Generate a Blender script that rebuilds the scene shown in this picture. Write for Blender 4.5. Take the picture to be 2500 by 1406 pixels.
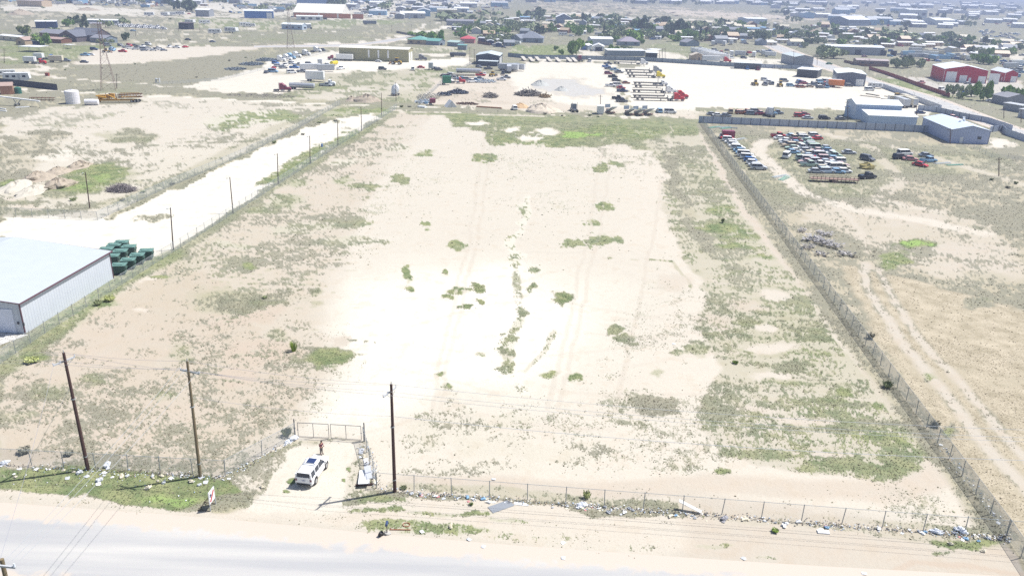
import bpy, bmesh, math, random
import numpy as np
from mathutils import Vector, Matrix
random.seed(7); RNG = np.random.default_rng(7)
SC = bpy.context.scene
for _o in list(bpy.data.objects): bpy.data.objects.remove(_o)
rad = math.radians

# ------------------------------------------------------------------ camera (drone, 50 m up, looking 21 degrees down)
TH, RO, FP, H = rad(21.4), rad(1.6), 1930.0, 50.0
CF = np.array([0, math.cos(TH), -math.sin(TH)])
_r = np.array([1.0, 0, 0]); _u = np.cross(_r, CF)
CI = math.cos(RO)*_r + math.sin(RO)*_u
CJ = -math.sin(RO)*_r + math.cos(RO)*_u
CP = np.array([0, 0, H])
cam = bpy.data.cameras.new('camera'); co = bpy.data.objects.new('camera', cam)
SC.collection.objects.link(co); SC.camera = co
cam.sensor_width = 36; cam.lens = FP/2500*36; cam.clip_end = 40000; cam.clip_start = 0.5
m = Matrix.Identity(4)
for k in range(3):
    m[k][0], m[k][1], m[k][2], m[k][3] = CI[k], CJ[k], -CF[k], CP[k]
co.matrix_world = m
# survey helpers: a sighting (x, y in the 2500 px photo) to the place on the ground it stands on
def G(x, y, z=0.0):
    d = CF*FP + CI*(x-1250) + CJ*(703-y)
    if d[2] > -8: d[2] = -8
    return Vector(CP + d*((z-H)/d[2]))
def P(p):
    q = np.array(p, float)-CP; w = q @ CF
    return 1250+FP*(q @ CI)/w, 703-FP*(q @ CJ)/w
def HT(x, y, ty):
    b = G(x, y); lo, hi = 0.0, 60.0
    for _ in range(40):
        mm = (lo+hi)/2
        if P((b.x, b.y, mm))[1] > ty: lo = mm
        else: hi = mm
    return lo

# ------------------------------------------------------------------ light
SUN_AZ, SUN_EL = rad(71), rad(58.8)
w = bpy.data.worlds.new('World'); SC.world = w; w.use_nodes = True
nt = w.node_tree; sky = nt.nodes.new('ShaderNodeTexSky'); sky.sky_type = 'NISHITA'; sky.sun_disc = False
sky.sun_elevation = SUN_EL; sky.sun_rotation = SUN_AZ; sky.dust_density = 1.5
nt.links.new(sky.outputs[0], nt.nodes['Background'].inputs[0]); nt.nodes['Background'].inputs[1].default_value = 0.072
sl = bpy.data.lights.new('sun', 'SUN'); so = bpy.data.objects.new('sun', sl); SC.collection.objects.link(so)
sl.energy = 4.0; sl.angle = rad(0.5); sl.color = (1, .965, .91)
sd = Vector((math.sin(SUN_AZ)*math.cos(SUN_EL), math.cos(SUN_AZ)*math.cos(SUN_EL), math.sin(SUN_EL)))
so.rotation_euler = sd.to_track_quat('Z', 'Y').to_euler(); so.location = (0, 0, 80)
SC.view_settings.view_transform = 'Standard'; SC.view_settings.look = 'None'
SC.view_settings.exposure = 0.76; SC.view_settings.gamma = 1
SC.cycles.use_denoising = False; SC.cycles.max_bounces = 6; SC.cycles.transparent_max_bounces = 24; SC.cycles.volume_bounces = 0

# ------------------------------------------------------------------ materials
MATS = {}
def bs(m): return m.node_tree.nodes['Principled BSDF']
def mat(name, col, rough=.7, metal=0.0, var=.12, scale=3.0, spec=.3):
    if name in MATS: return MATS[name]
    m = bpy.data.materials.new(name); m.use_nodes = True; n = m.node_tree.nodes; l = m.node_tree.links
    b = bs(m); b.inputs['Roughness'].default_value = rough; b.inputs['Metallic'].default_value = metal
    b.inputs['Specular IOR Level'].default_value = spec
    tc = n.new('ShaderNodeTexCoord'); no = n.new('ShaderNodeTexNoise'); no.inputs['Scale'].default_value = scale
    no.inputs['Detail'].default_value = 5; l.new(tc.outputs['Object'], no.inputs['Vector'])
    mx = n.new('ShaderNodeMix'); mx.data_type = 'RGBA'
    mx.inputs[6].default_value = tuple(c*(1-var) for c in col)+(1,)
    mx.inputs[7].default_value = tuple(min(1, c*(1+var)) for c in col)+(1,)
    l.new(no.outputs[0], mx.inputs[0]); l.new(mx.outputs[2], b.inputs['Base Color'])
    MATS[name] = m; return m
def siding(name, col, pitch=.6, dark=.75, rough=.5, ax='xy'):
    """painted corrugated sheet: narrow darker ribs at a fixed pitch"""
    if name in MATS: return MATS[name]
    m = mat(name, col, rough, .0, .06, .6); n = m.node_tree.nodes; l = m.node_tree.links
    tc = [x for x in n if x.type == 'TEX_COORD'][0]
    sp = n.new('ShaderNodeSeparateXYZ'); l.new(tc.outputs['Object'], sp.inputs[0])
    a = n.new('ShaderNodeMath'); a.operation = 'ADD'
    if 'x' in ax: l.new(sp.outputs[0], a.inputs[0])
    else: a.inputs[0].default_value = 0
    if 'y' in ax: l.new(sp.outputs[1], a.inputs[1])
    else: a.inputs[1].default_value = 0
    d = n.new('ShaderNodeMath'); d.operation = 'DIVIDE'; d.inputs[1].default_value = pitch; l.new(a.outputs[0], d.inputs[0])
    f = n.new('ShaderNodeMath'); f.operation = 'FRACT'; l.new(d.outputs[0], f.inputs[0])
    g = n.new('ShaderNodeMath'); g.operation = 'LESS_THAN'; g.inputs[1].default_value = .22; l.new(f.outputs[0], g.inputs[0])
    mx = n.new('ShaderNodeMix'); mx.data_type = 'RGBA'; mx.blend_type = 'MULTIPLY'
    old = [x for x in n if x.type == 'MIX'][0]
    l.new(g.outputs[0], mx.inputs[0]); l.new(old.outputs[2], mx.inputs[6]); mx.inputs[7].default_value = (dark, dark, dark*1.02, 1)
    l.new(mx.outputs[2], bs(m).inputs['Base Color']); return m
COL = dict(white=(.78,.79,.8), silver=(.5,.52,.55), gray=(.28,.3,.33), black=(.03,.032,.04), red=(.5,.03,.04), maroon=(.26,.05,.09),
  blue=(.08,.2,.48), lightblue=(.25,.42,.6), green=(.03,.2,.1), yellow=(.75,.6,.04), tan=(.48,.38,.27), brown=(.2,.1,.06), orange=(.65,.2,.04),
  teal=(.06,.3,.27), beige=(.5,.45,.3), pink=(.55,.25,.25), cream=(.62,.57,.45), rust=(.28,.1,.05), navy=(.04,.07,.16), slate=(.2,.23,.28), darkgray=(.12,.13,.15), palepink=(.6,.45,.45), palegreen=(.4,.52,.45), paleblue=(.45,.55,.68))
def paint(c): return mat('paint_'+c, COL[c], .35, 0, .05, 2.0, .5)
def wallm(c): return siding('wall_'+c, COL[c], .9, .86)
def roofm(c): return siding('roof_'+c, COL[c], 1.2, .9, .45)
GLASS = mat('glass', (.03,.04,.06), .12, 0, .05, 1, .6)
TYRE = mat('tyre', (.03,.03,.03), .9)
RIM = mat('rim', (.45,.46,.48), .35, .6)
STEEL = mat('steel', (.33,.35,.37), .45, .5)
GALV = mat('galvanised', (.36,.4,.42), .45, .3)
WOOD_D = mat('wood_dark', (.085,.05,.045), .9, 0, .3, 6)
WOOD_L = mat('wood_light', (.2,.16,.1), .9, 0, .3, 6)
WOOD_W = mat('wood_pale', (.45,.47,.5), .9, 0, .2, 6)
WHITE = paint('white')
RUBBER = mat('dark_plastic', (.03,.03,.035), .6)
BARK = mat('bark', (.11,.08,.06), .95, 0, .3, 4)

# ------------------------------------------------------------------ mesh builder
class MB:
    def __init__(s): s.v = []; s.f = []; s.mi = []
    def add(s, vs, fs, mi=0):
        b = len(s.v); s.v += [tuple(q) for q in vs]; s.f += [tuple(b+i for i in f) for f in fs]; s.mi += [mi]*len(fs)
    def box(s, c, d, mi=0, rz=0.0, M=None, taper=1.0):
        x, y, z = d[0]/2, d[1]/2, d[2]/2; vs = []
        for k in (-1, 1):
            t = taper if k > 0 else 1
            for i, j in ((-1,-1),(1,-1),(1,1),(-1,1)):
                p = Vector((i*x*t, j*y*t, k*z))
                if M: p = M @ p
                if rz: p = Vector((p.x*math.cos(rz)-p.y*math.sin(rz), p.x*math.sin(rz)+p.y*math.cos(rz), p.z))
                vs.append(p+Vector(c))
        s.add(vs, [(3,2,1,0),(4,5,6,7),(0,1,5,4),(1,2,6,5),(2,3,7,6),(3,0,4,7)], mi)
    def tube(s, p0, p1, r0, r1=None, n=8, mi=0, cap=True):
        r1 = r0 if r1 is None else r1; p0 = Vector(p0); p1 = Vector(p1); d = (p1-p0)
        if d.length < 1e-6: return
        d.normalize(); a = d.orthogonal().normalized(); b = d.cross(a); vs = []
        for p, r in ((p0, r0), (p1, r1)):
            for k in range(n):
                t = 2*math.pi*k/n; vs.append(p+a*math.cos(t)*r+b*math.sin(t)*r)
        fs = [(k, (k+1) % n, n+(k+1) % n, n+k) for k in range(n)]
        if cap: fs += [tuple(range(n-1, -1, -1)), tuple(range(n, 2*n))]
        s.add(vs, fs, mi)
    def prism(s, prof, y0, y1, mi=0, ax='y', sc1=None):
        """profile (a,z) extruded along the other ground axis"""
        n = len(prof); vs = []
        for y in (y0, y1):
            for a, z in prof: vs.append((a, y, z) if ax == 'y' else (y, a, z))
        fs = [(k, (k+1) % n, n+(k+1) % n, n+k) for k in range(n)]+[tuple(range(n-1, -1, -1)), tuple(range(n, 2*n))]
        s.add(vs, fs, mi)
    def frustum(s, r0, z0, r1, z1, mi=0, caps=True):
        """r = (x0,x1,y0,y1)"""
        vs = [(r0[0],r0[2],z0),(r0[1],r0[2],z0),(r0[1],r0[3],z0),(r0[0],r0[3],z0),(r1[0],r1[2],z1),(r1[1],r1[2],z1),(r1[1],r1[3],z1),(r1[0],r1[3],z1)]
        s.add(vs, [(3,2,1,0),(4,5,6,7),(0,1,5,4),(1,2,6,5),(2,3,7,6),(3,0,4,7)], mi)
    def loft(s, rings, mi=0, cap=True):
        n = len(rings[0]); b = []
        for r in rings: b += r
        fs = []
        for i in range(len(rings)-1):
            for k in range(n):
                fs.append((i*n+k, i*n+(k+1) % n, (i+1)*n+(k+1) % n, (i+1)*n+k))
        if cap: fs += [tuple(range(n-1, -1, -1)), tuple((len(rings)-1)*n+k for k in range(n))]
        s.add(b, fs, mi)
    def blob(s, c, r, mi=0, n=8, m_=6, rough=.15, flat=0.0):
        vs = []; ph = random.random()*9
        for i in range(m_+1):
            la = -math.pi/2+math.pi*i/m_
            for k in range(n):
                lo = 2*math.pi*k/n; q = 1+rough*random.uniform(-1, 1)
                z = math.sin(la)*r[2]*q
                vs.append((c[0]+math.cos(la)*math.cos(lo)*r[0]*q, c[1]+math.cos(la)*math.sin(lo)*r[1]*q, max(c[2]+z, flat) if flat is not None else c[2]+z))
        fs = [(i*n+k, i*n+(k+1) % n, (i+1)*n+(k+1) % n, (i+1)*n+k) for i in range(m_) for k in range(n)]
        s.add(vs, fs, mi)
    def mesh(s, name, mats, smooth=False):
        me = bpy.data.meshes.new(name); me.from_pydata(s.v, [], s.f)
        for q in (mats if isinstance(mats, (list, tuple)) else [mats]): me.materials.append(q)
        if any(s.mi): me.polygons.foreach_set('material_index', s.mi)
        if smooth: me.polygons.foreach_set('use_smooth', [True]*len(s.f))
        me.update(); return me
    def build(s, name, mats, parent=None, loc=(0,0,0), rz=0, smooth=False):
        return link(name, s.mesh(name, mats, smooth), parent, loc, rz)
def link(name, data, parent=None, loc=(0,0,0), rz=0):
    o = bpy.data.objects.new(name, data); SC.collection.objects.link(o)
    o.location = loc; o.rotation_euler = (0, 0, rz)
    if parent: o.parent = parent
    return o
THINGS = []
def tag(o, label, cat, group=None):
    o['label'] = label; o['category'] = cat
    if group: o['group'] = group
    THINGS.append(o); return o
def thing(name, label, cat, loc=(0,0,0), rz=0, group=None):
    o = link(name, None, None, loc, rz); o.empty_display_size = .2; return tag(o, label, cat, group)
def struct(o, kind='structure'): o['kind'] = kind; return o
def copytree(o, loc, rz, label, cat=None, group=None, scale=None):
    r = o.copy(); SC.collection.objects.link(r); r.location = loc; r.rotation_euler = (0, 0, rz)
    for ch in list(o.children):
        c = ch.copy(); SC.collection.objects.link(c); c.parent = r
        for g in ch.children:
            d = g.copy(); SC.collection.objects.link(d); d.parent = c
    if scale: r.scale = scale
    tag(r, label, cat or o['category'], group or o.get('group')); return r
PROTO = {}
def place(key, maker, loc, rz, label, cat, group=None, scale=None):
    """first use builds the thing, later uses copy it and its parts"""
    if key not in PROTO:
        o = maker(); o.location = loc; o.rotation_euler = (0, 0, rz); tag(o, label, cat, group)
        if scale: o.scale = scale
        PROTO[key] = o; return o
    return copytree(PROTO[key], loc, rz, label, cat, group, scale or (1,1,1))
def bare(name): return link(name, None)

# ------------------------------------------------------------------ noise
def vnoise(x, y, seed=0):
    xi = np.floor(x).astype(np.int64); yi = np.floor(y).astype(np.int64); xf = x-xi; yf = y-yi
    xf = xf*xf*(3-2*xf); yf = yf*yf*(3-2*yf)
    def h(a, b):
        n = (a*374761393+b*668265263+seed*974634777) & 0xffffffff
        n = ((n ^ (n >> 13))*1274126177) & 0xffffffff
        return ((n ^ (n >> 16)) & 0xffff)/65535.0
    return (h(xi, yi)*(1-xf)+h(xi+1, yi)*xf)*(1-yf)+(h(xi, yi+1)*(1-xf)+h(xi+1, yi+1)*xf)*yf
def fbm(x, y, scale, octv=5, seed=0, g=.55):
    s = 0; a = 1; t = 0
    for k in range(octv):
        s = s+a*vnoise(x/scale*2**k+17*k, y/scale*2**k+31*k, seed+k); t += a; a *= g
    return s/t
# ------------------------------------------------------------------ ground: one sheet to the horizon, its soils and weeds laid out in metres
def pts(s): return [tuple(float(a) for a in q.split(',')) for q in s.split()]
FINE_A = np.radians(np.arange(-50, 50.01, .11))
COARSE = np.radians(np.arange(54, 308, 8.0))
ANG = np.concatenate([FINE_A, COARSE])
dep = np.radians(np.concatenate([np.arange(52, 3, -.115), np.arange(3, .6, -.06), np.arange(.6, .28, -.04)]))
RAD = np.concatenate([[.5, 10, 22, 32], H/np.tan(dep), [12000.0]])
RR, AA = np.meshgrid(RAD, ANG, indexing='ij')
GX = (RR*np.sin(AA)).ravel(); GY = (RR*np.cos(AA)).ravel(); GR = RR.ravel()
wn = np.clip(GR*.012, .5, 14)
WX = GX+(fbm(GX, GY, 9, 4, 11)-.5)*wn*2.2+(fbm(GX, GY, 2.2, 3, 13)-.5)*np.minimum(wn, 1.6); WY = GY+(fbm(GX, GY, 9, 4, 12)-.5)*wn*4+(fbm(GX, GY, 2.2, 3, 14)-.5)*np.minimum(wn, 1.6)*1.5
GA = np.zeros((len(GX), 4)); GA[:] = (.84, .25, .1, .3)
def paint_mask(m_, idx, val, st):
    k = (m_*st)[:, None]; GA[idx] = GA[idx]*(1-k)+np.array(val)*k
def PO(px, val, st=1.0, soft=1.0):
    q = [G(*a) for a in pts(px)]; X = np.array([a.x for a in q]); Y = np.array([a.y for a in q])
    R = math.hypot(X.mean(), Y.mean()); pad = R*.04+3
    idx = np.nonzero((WX > X.min()-pad) & (WX < X.max()+pad) & (WY > Y.min()-pad) & (WY < Y.max()+pad))[0]
    x = WX[idx]; y = WY[idx]; ins = np.zeros(len(idx), bool); d2 = np.full(len(idx), 1e18)
    for i in range(len(X)):
        x0, y0, x1, y1 = X[i-1], Y[i-1], X[i], Y[i]
        c = ((y0 > y) != (y1 > y)); ins ^= c & (x < (x1-x0)*(y-y0)/(y1-y0+1e-12)+x0)
        t = np.clip(((x-x0)*(x1-x0)+(y-y0)*(y1-y0))/((x1-x0)**2+(y1-y0)**2+1e-9), 0, 1)
        d2 = np.minimum(d2, (x-x0-t*(x1-x0))**2+(y-y0-t*(y1-y0))**2)
    s = np.sqrt(d2)*np.where(ins, 1, -1); paint_mask(np.clip(s/(np.clip(GR[idx]*.008, .4, 8)*soft)+.5, 0, 1), idx, val, st)
def ST(px, wd, val, st=1.0, soft=.6):
    """a stroke: a track or a line of weeds, wd in metres"""
    q = [G(*a) for a in pts(px)]
    X = np.array([a.x for a in q]); Y = np.array([a.y for a in q]); pad = wd*1.5+4
    idx = np.nonzero((WX > X.min()-pad) & (WX < X.max()+pad) & (WY > Y.min()-pad) & (WY < Y.max()+pad))[0]
    x = GX[idx]*.6+WX[idx]*.4; y = GY[idx]*.6+WY[idx]*.4; d2 = np.full(len(idx), 1e18)
    for i in range(1, len(X)):
        x0, y0, x1, y1 = X[i-1], Y[i-1], X[i], Y[i]
        t = np.clip(((x-x0)*(x1-x0)+(y-y0)*(y1-y0))/((x1-x0)**2+(y1-y0)**2+1e-9), 0, 1)
        d2 = np.minimum(d2, (x-x0-t*(x1-x0))**2+(y-y0-t*(y1-y0))**2)
    paint_mask(np.clip((wd/2-np.sqrt(d2))/(wd*soft*.5)+.5, 0, 1), idx, val, st)
def EL(s, val, st=1.0):
    """patches: cx,cy,rx,ry"""
    for cx, cy, rx, ry in pts(s):
        c = G(cx, cy); a = G(cx+rx, cy)-c; b = G(cx, cy-ry)-c; det = a.x*b.y-a.y*b.x
        if abs(det) < 1e-6: continue
        R = abs(a.x)+abs(b.x)+3; R2 = abs(a.y)+abs(b.y)+3
        idx = np.nonzero((abs(WX-c.x) < R*1.6) & (abs(WY-c.y) < R2*1.6))[0]
        x = WX[idx]-c.x; y = WY[idx]-c.y
        d = np.sqrt(((x*b.y-y*b.x)/det)**2+((y*a.x-x*a.y)/det)**2)
        d = d*(.45+1.1*fbm(GX[idx], GY[idx], max(R*.28, .8), 4, 61)); paint_mask(np.clip((1.0-d)/.45, 0, 1), idx, val, st)
# val = (weed cover, greenness, whiteness of the soil, redness of the soil)
SAND = (.1, .3, .5, .35); CAL = (.0, .3, 1, 0); TAN = (.12, .3, .2, .6); PINK = (.02, .2, .25, .9)
# far country first
PO('0,0 620,0 700,70 400,110 0,60', (.5, .2, .4, .3), .7)
PO('0,12 180,12 400,28 320,40 150,30 0,26', (.1, .2, .8, .3), .8)
PO('260,30 600,34 640,40 560,48 300,40', (.2, .2, .7, .3), .7)
PO('430,42 640,48 700,60 640,75 430,66', (.45, .8, .4, .2), .6)
PO('430,18 720,45 900,52 1000,40 1120,20 1250,5 1250,0 700,0 560,0', (.12, .3, .9, .2), .75)
PO('760,48 990,50 985,66 760,74', (.45, .7, .6, .3), .7)
PO('870,62 1010,58 900,82 840,76', (.8, .2, .3, .2), .8)
PO('560,78 880,86 900,96 800,110 560,102', (.85, .35, .2, .2), .9)
PO('0,100 300,112 300,135 0,160', (.85, .75, .2, .2), .6)
PO('180,150 240,120 380,112 560,112 640,116 500,140 260,160 180,158', (.04, .3, .6, .6))
PO('90,180 300,160 620,125 640,130 560,165 640,170 540,195 430,208 380,205 230,190', (1, 0, .0, .0))
PO('60,190 200,195 380,206 400,226 200,222 60,212', (.8, .2, .2, .1), .8)
PO('0,166 120,166 60,178 0,182', (.2, .2, .8, .2), .8)
ST('0,169 110,168 200,158 330,150', 4, (.1, .3, .7, .3), .9)
ST('0,140 60,150 130,168 76,180 140,190 420,212 560,226', 4, (.05, .2, .7, .3), .9)
PO('430,212 530,192 640,162 760,130 830,126 830,150 1000,160 1130,150 1150,140 1100,130 1020,130 1020,138 1150,136 1160,158 1020,175 940,172 800,182 700,230 560,226', (.03, .3, .75, .35))
PO('830,150 1020,150 1130,138 1150,152 1130,160 1010,162 940,175 860,172 800,165 640,172 650,150 700,140 830,140', CAL)
PO('780,182 930,172 1130,165 1030,240 970,248 700,244 680,235 720,225', (.5, .45, .35, .25), .9)
PO('640,168 760,178 700,185 650,178', (.5, .6, .4, .2), .8)
EL('870,225,90,14 800,240,80,8 990,210,50,18', (.25, .4, .5, .3), .8)
ST('600,115 900,100 1000,85 1040,60 1160,45 1250,42', 5, (.02, .2, .7, 0), .9)
PO('700,108 880,106 960,96 1000,82 1080,66 1120,60 1100,72 1010,86 985,100 930,108 830,118 760,117', (.0, .2, .9, 0))
ST('240,130 600,88 760,76 900,82 980,84', 4, (.05, .2, .9, .2), .8)
ST('330,93 420,88 600,72 690,74 780,74', 3, (.05, .2, .9, .2), .7)
ST('180,110 260,108 430,96', 4, (.1, .2, .9, .2), .7)
ST('0,95 200,110 300,104', 3, (.2, .2, .6, .2), .5)
PO('890,112 1130,112 1150,128 1010,128 1010,118 840,112', (.35, .5, .5, .4), .8)
# the tan strip and fields left of the track
PO('0,225 130,222 220,228 700,250 820,262 240,538 0,528', (.3, .2, .55, .35))
PO('0,232 150,225 330,235 340,250 140,262 0,300', (.85, .1, .1, .1), .9)
PO('0,290 140,262 400,245 700,262 690,300 560,330 420,350 300,345 120,315 0,340', (.16, .3, .5, .35), .9)
EL('640,285,110,20 560,300,80,16', (.42, .7, .7, .1), .9)
EL('320,335,75,20', (.8, .35, .3, .2)); EL('275,335,30,14', (.7, .4, .4, .2))
EL('60,370,90,40 30,420,70,40 120,330,70,14', (.66, .1, .35, .35), .85)
EL('250,430,110,36 190,460,90,26', (.85, .75, .3, .2)); EL('240,435,45,14 200,455,40,12 15,450,30,10', (.95, 1, .3, .2), .9)
EL('130,480,60,14 50,500,60,10', (.85, .3, .3, .1), .9)
EL('110,385,60,10 160,375,40,6', (.1, .3, .8, .2), .8)
EL('60,505,60,6 20,490,40,6', (.1, .3, .5, .8), .9)
ST('0,515 120,520 240,500 330,480 420,440 560,370 680,310 800,268', 5, (.6, .35, .35, .2), .75)
PO('0,528 240,538 250,545 560,402 700,335 830,285 880,278 925,283 890,312 870,330 780,395 700,435 560,525 420,622 330,640 268,620 0,592', CAL, 1, .5)
EL('363,535,55,9', (.55, .3, .6, .1)); EL('850,318,30,5 820,300,30,5', (.35, .3, .8, .2), .8)
PO('636,452 655,430 757,370 850,320 870,318 840,345 760,392 690,440', (.72, .75, .5, .2))
EL('790,352,26,10 820,330,20,8', (.2, .4, .9, .2), .8)
PO('820,266 965,270 960,280 925,284 880,276 790,284', (.75, .75, .4, .2))
ST('0,218 130,222 330,232 560,243 820,256 980,262 1250,268 1700,292', 3.2, (.05, .3, .9, .2), .9)
ST('440,228 640,240 830,248 970,254 1240,262', 4, (.85, .1, .2, .1), .7)
# the big lot
PO('965,270 1710,290 2455,1310 920,1192 890,1076 722,1068 550,1164 0,1136 0,895 110,812 420,620', (.14, .35, .55, .5), 1, .4)
PO('965,272 1050,285 1010,350 900,480 860,600 840,700 860,840 900,940 700,1060 550,1164 0,1136 0,895 110,812 420,620', (.3, .25, .38, .6))
PO('0,905 110,830 420,640 560,700 620,800 700,900 780,960 600,1080 520,1150 0,1120', (.34, .15, .3, .7))
PO('1040,295 1180,310 1290,345 1500,400 1570,480 1560,590 1690,700 1560,820 1480,920 1330,1000 1180,990 1040,960 1000,980 900,1040 800,1032 780,1015 890,905 870,850 845,790 850,690 880,580 930,480 950,400 990,340', (.03, .6, .5, .25), 1, 9)  # bare sand; this and the two below paint the centre's glare as whiteness
PO('850,680 1000,640 1240,640 1500,700 1480,860 1330,980 1040,955 890,1035 790,1030 890,900 845,790', (0,.3,.7,.1), .9, 14)
PO('900,700 1240,660 1400,760 1330,900 1040,940 890,1030 800,1028 880,905 860,800', (0,.3,1,0), .9, 12)
EL('650,860,110,30 590,910,60,20 620,770,90,30', (.15, .3, .2, 1.0), .7)
EL('530,730,110,34 620,740,120,20 590,640,60,18', (.75, .25, .4, .3), .85); EL('610,650,26,9', (.9, .8, .4, .2))
EL('820,880,60,28 790,870,60,26', (.85, .8, .3, .3), .9); EL('830,835,30,16', (.02, .2, .3, .6), .9)
EL('650,745,70,8 770,720,20,9 770,745,24,9 680,825,36,14 720,880,20,9', (.75, .4, .3, .4), .8)
EL('450,860,40,30 400,960,50,10 215,930,30,14 210,945,50,8 110,960,70,30 40,1030,70,20', (.7, .5, .3, .4), .6)
EL('250,880,150,26 420,1000,100,40 300,1060,120,30', (.2, .2, .3, .75), .6)
EL('700,490,60,18 640,510,50,12 720,440,40,12 830,440,24,9 980,435,28,12 890,455,60,9', (.8, .55, .5, .2), .9)
EL('800,545,130,12 850,590,110,16 700,560,60,10 560,600,50,10', (.5, .45, .6, .3), .8)
EL('750,390,40,8 830,400,40,9 960,365,40,8 900,375,40,7', (.4, .4, .7, .2), .8)
for k in range(9): ST('%d,%d %d,%d' % (490+k*4, 596+k*13, 640+k*22, 604+k*14), .35, (.8, .35, .4, .3), .6)
for k in range(6): ST('%d,%d %d,%d' % (540-k*16, 570+k*6, 480-k*16, 660+k*6), .35, (.8, .4, .4, .3), .5)
ST('420,622 560,530 700,440 850,345 965,275', 3.2, (.85, .4, .35, .2), .9)
ST('0,900 110,822 280,690 420,622', 5, (.9, .55, .3, .2), .9)
EL('70,880,30,12 250,730,36,16 380,680,40,10', (.95, .9, .3, .2), .9)
EL('335,755,20,7 345,690,24,5', (.0, .3, .6, .6))
# back of the lot
PO('965,274 1710,292 1745,330 1730,400 1690,420 1600,370 1500,352 1440,362 1330,362 1240,348 1205,352 1180,316 1120,300 1080,284', (.95, .5, .3, .25))
PO('1100,290 1250,290 1290,310 1260,330 1230,345 1180,325 1160,312 1110,308', (.93, .62, .3, .2))
EL('1330,322,40,10 1250,318,22,7 1290,335,40,8 1160,302,30,6', (.03, .4, .8, .2)); EL('1320,352,60,9', (.55, .7, .6, .2))
EL('1420,330,70,9', (1, 1.3, .3, .2)); EL('1480,315,60,10 1570,325,50,12', (.85, .9, .3, .2), .7)
EL('1180,388,42,14 1040,375,30,9 1470,410,28,11 1500,400,30,5 1480,500,26,13 1395,590,42,11 1470,588,52,16 1450,543,28,9 1110,598,20,15', (.93, .6, .5, .2))
EL('1040,545,15,8 1040,562,14,6 1000,670,14,22 1004,705,16,14 1092,663,10,9 1120,705,34,14 1095,722,16,9 1170,700,16,14 1130,748,24,6 1172,738,8,9 1373,722,26,16 1182,866,14,9 1085,916,20,8 1087,950,22,12 1345,922,24,10 1405,925,24,12', (.95, .75, .6, .2))
EL('1283,520,14,26 1268,548,10,10 1252,590,14,24 1256,640,22,24 1300,660,18,14 1295,700,12,14', (.4, .6, .8, .2), .9)
EL('1265,790,18,36 1250,850,26,36 1250,890,26,16', (.62, .6, .7, .2), .8); EL('1250,862,20,14', (.98, .3, .4, .1), .9)
ST('1355,805 1330,860 1285,905', .8, (.5, .5, .6, .2), .8); ST('1290,480 1285,540 1250,600 1262,700 1270,760 1240,900 1290,960', 1.4, (.36, .5, .8, .2), .5)
EL('1500,805,24,16 1530,830,30,10 1545,845,20,6 1600,905,26,9 1650,870,20,8 1700,860,36,22 1610,1010,30,8', (.85, .5, .5, .2), .85)
EL('1590,975,60,12 1600,1010,60,10 1590,990,70,26', (.75, .1, .4, .2), .85)
EL('1120,1040,90,60 1080,970,40,24 1200,1090,130,40 1350,1110,130,26 1440,1100,90,20 1180,1150,190,30', (.42, .15, .6, .35), .75)
EL('1030,1060,60,60 1250,1030,100,24 1550,1040,60,12 1680,1140,50,12', (.45, .3, .6, .35), .7)
# the right-hand strip inside the lot
PO('1560,340 1735,330 1760,400 1840,540 1940,680 2050,840 2150,960 2230,1060 2285,1120 2240,1185 2080,1180 1900,1140 1780,1080 1700,1010 1760,900 1700,800 1720,720 1660,600 1620,500 1640,420 1600,390', (.52, .4, .4, .4))
for k in range(30):
    t = k/30; y = 372+t*t*520; x = 1655+t*230; ST('%d,%d %d,%d' % (x-20-40*t, y, x+110+30*t, y+4), 1.0+t, (.8, .35+.3*random.random(), .4, .3), .55)
PO('1610,370 1650,380 1670,470 1700,560 1745,590 1770,640 1740,620 1700,585 1670,540 1640,460', (.88, .1, .4, .2), .9)
EL('1750,508,55,12 1770,560,70,14 1830,580,90,12 1730,560,26,12 1860,630,60,9 1790,600,50,7', (.93, .75, .4, .2), .9)
EL('1790,625,60,26 1830,690,70,18 1800,655,70,12 1700,660,20,9', (.7, .25, .4, .3), .85); EL('1930,600,18,18 1945,640,36,20 1960,690,24,30 2000,740,20,20', (.85, .7, .4, .2), .8)
EL('1870,890,20,8 1935,890,50,9', (.95, .3, .4, .2)); EL('1930,790,60,20 1850,780,30,14 1990,760,30,9 1990,800,30,30', (.6, .4, .5, .3), .85)
EL('1905,730,36,16 1890,850,80,16 1900,915,70,9 1870,800,40,9', (.03, .3, .5, .45), .95)
ST('1720,320 1770,420 1850,545 1930,640 2010,740 2110,860 2185,960 2250,1050 2320,1130 2400,1235 2440,1290', 4.2, (.1, .3, .35, .65), .95)
ST('1800,480 1880,560 1990,700 2090,830 2190,960', 1.2, (.75, .3, .4, .3), .5)
PO('1700,1030 1780,1010 1900,985 2050,970 2150,965 2250,1060 2290,1110 2260,1180 2150,1185 2000,1165 1850,1140 1760,1110', (.42, .5, .35, .4), .9)
EL('1880,1110,110,16 2050,1150,150,18 2200,1150,70,30', (.9, .5, .3, .3), .9); EL('2060,955,20,14 2150,990,22,16 2215,1085,20,9', (.9, .75, .3, .2)); EL('1760,1155,28,12', (.9, .8, .3, .2))
EL('1960,1020,80,14 1840,990,50,10 2040,1120,60,8 1950,1110,24,6', (.1, .3, .4, .55), .9)
ST('1000,1175 1400,1200 1750,1180 1950,1195 2180,1205 2290,1170 2320,1110', 3.4, (.02, .3, .35, .65), .9)
ST('1690,700 1640,640 1480,632', .8, (.7, .4, .4, .4), .8)
EL('1640,690,60,20 1750,790,60,20 1820,750,60,20', (.05, .3, .3, .8), .5)
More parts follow.
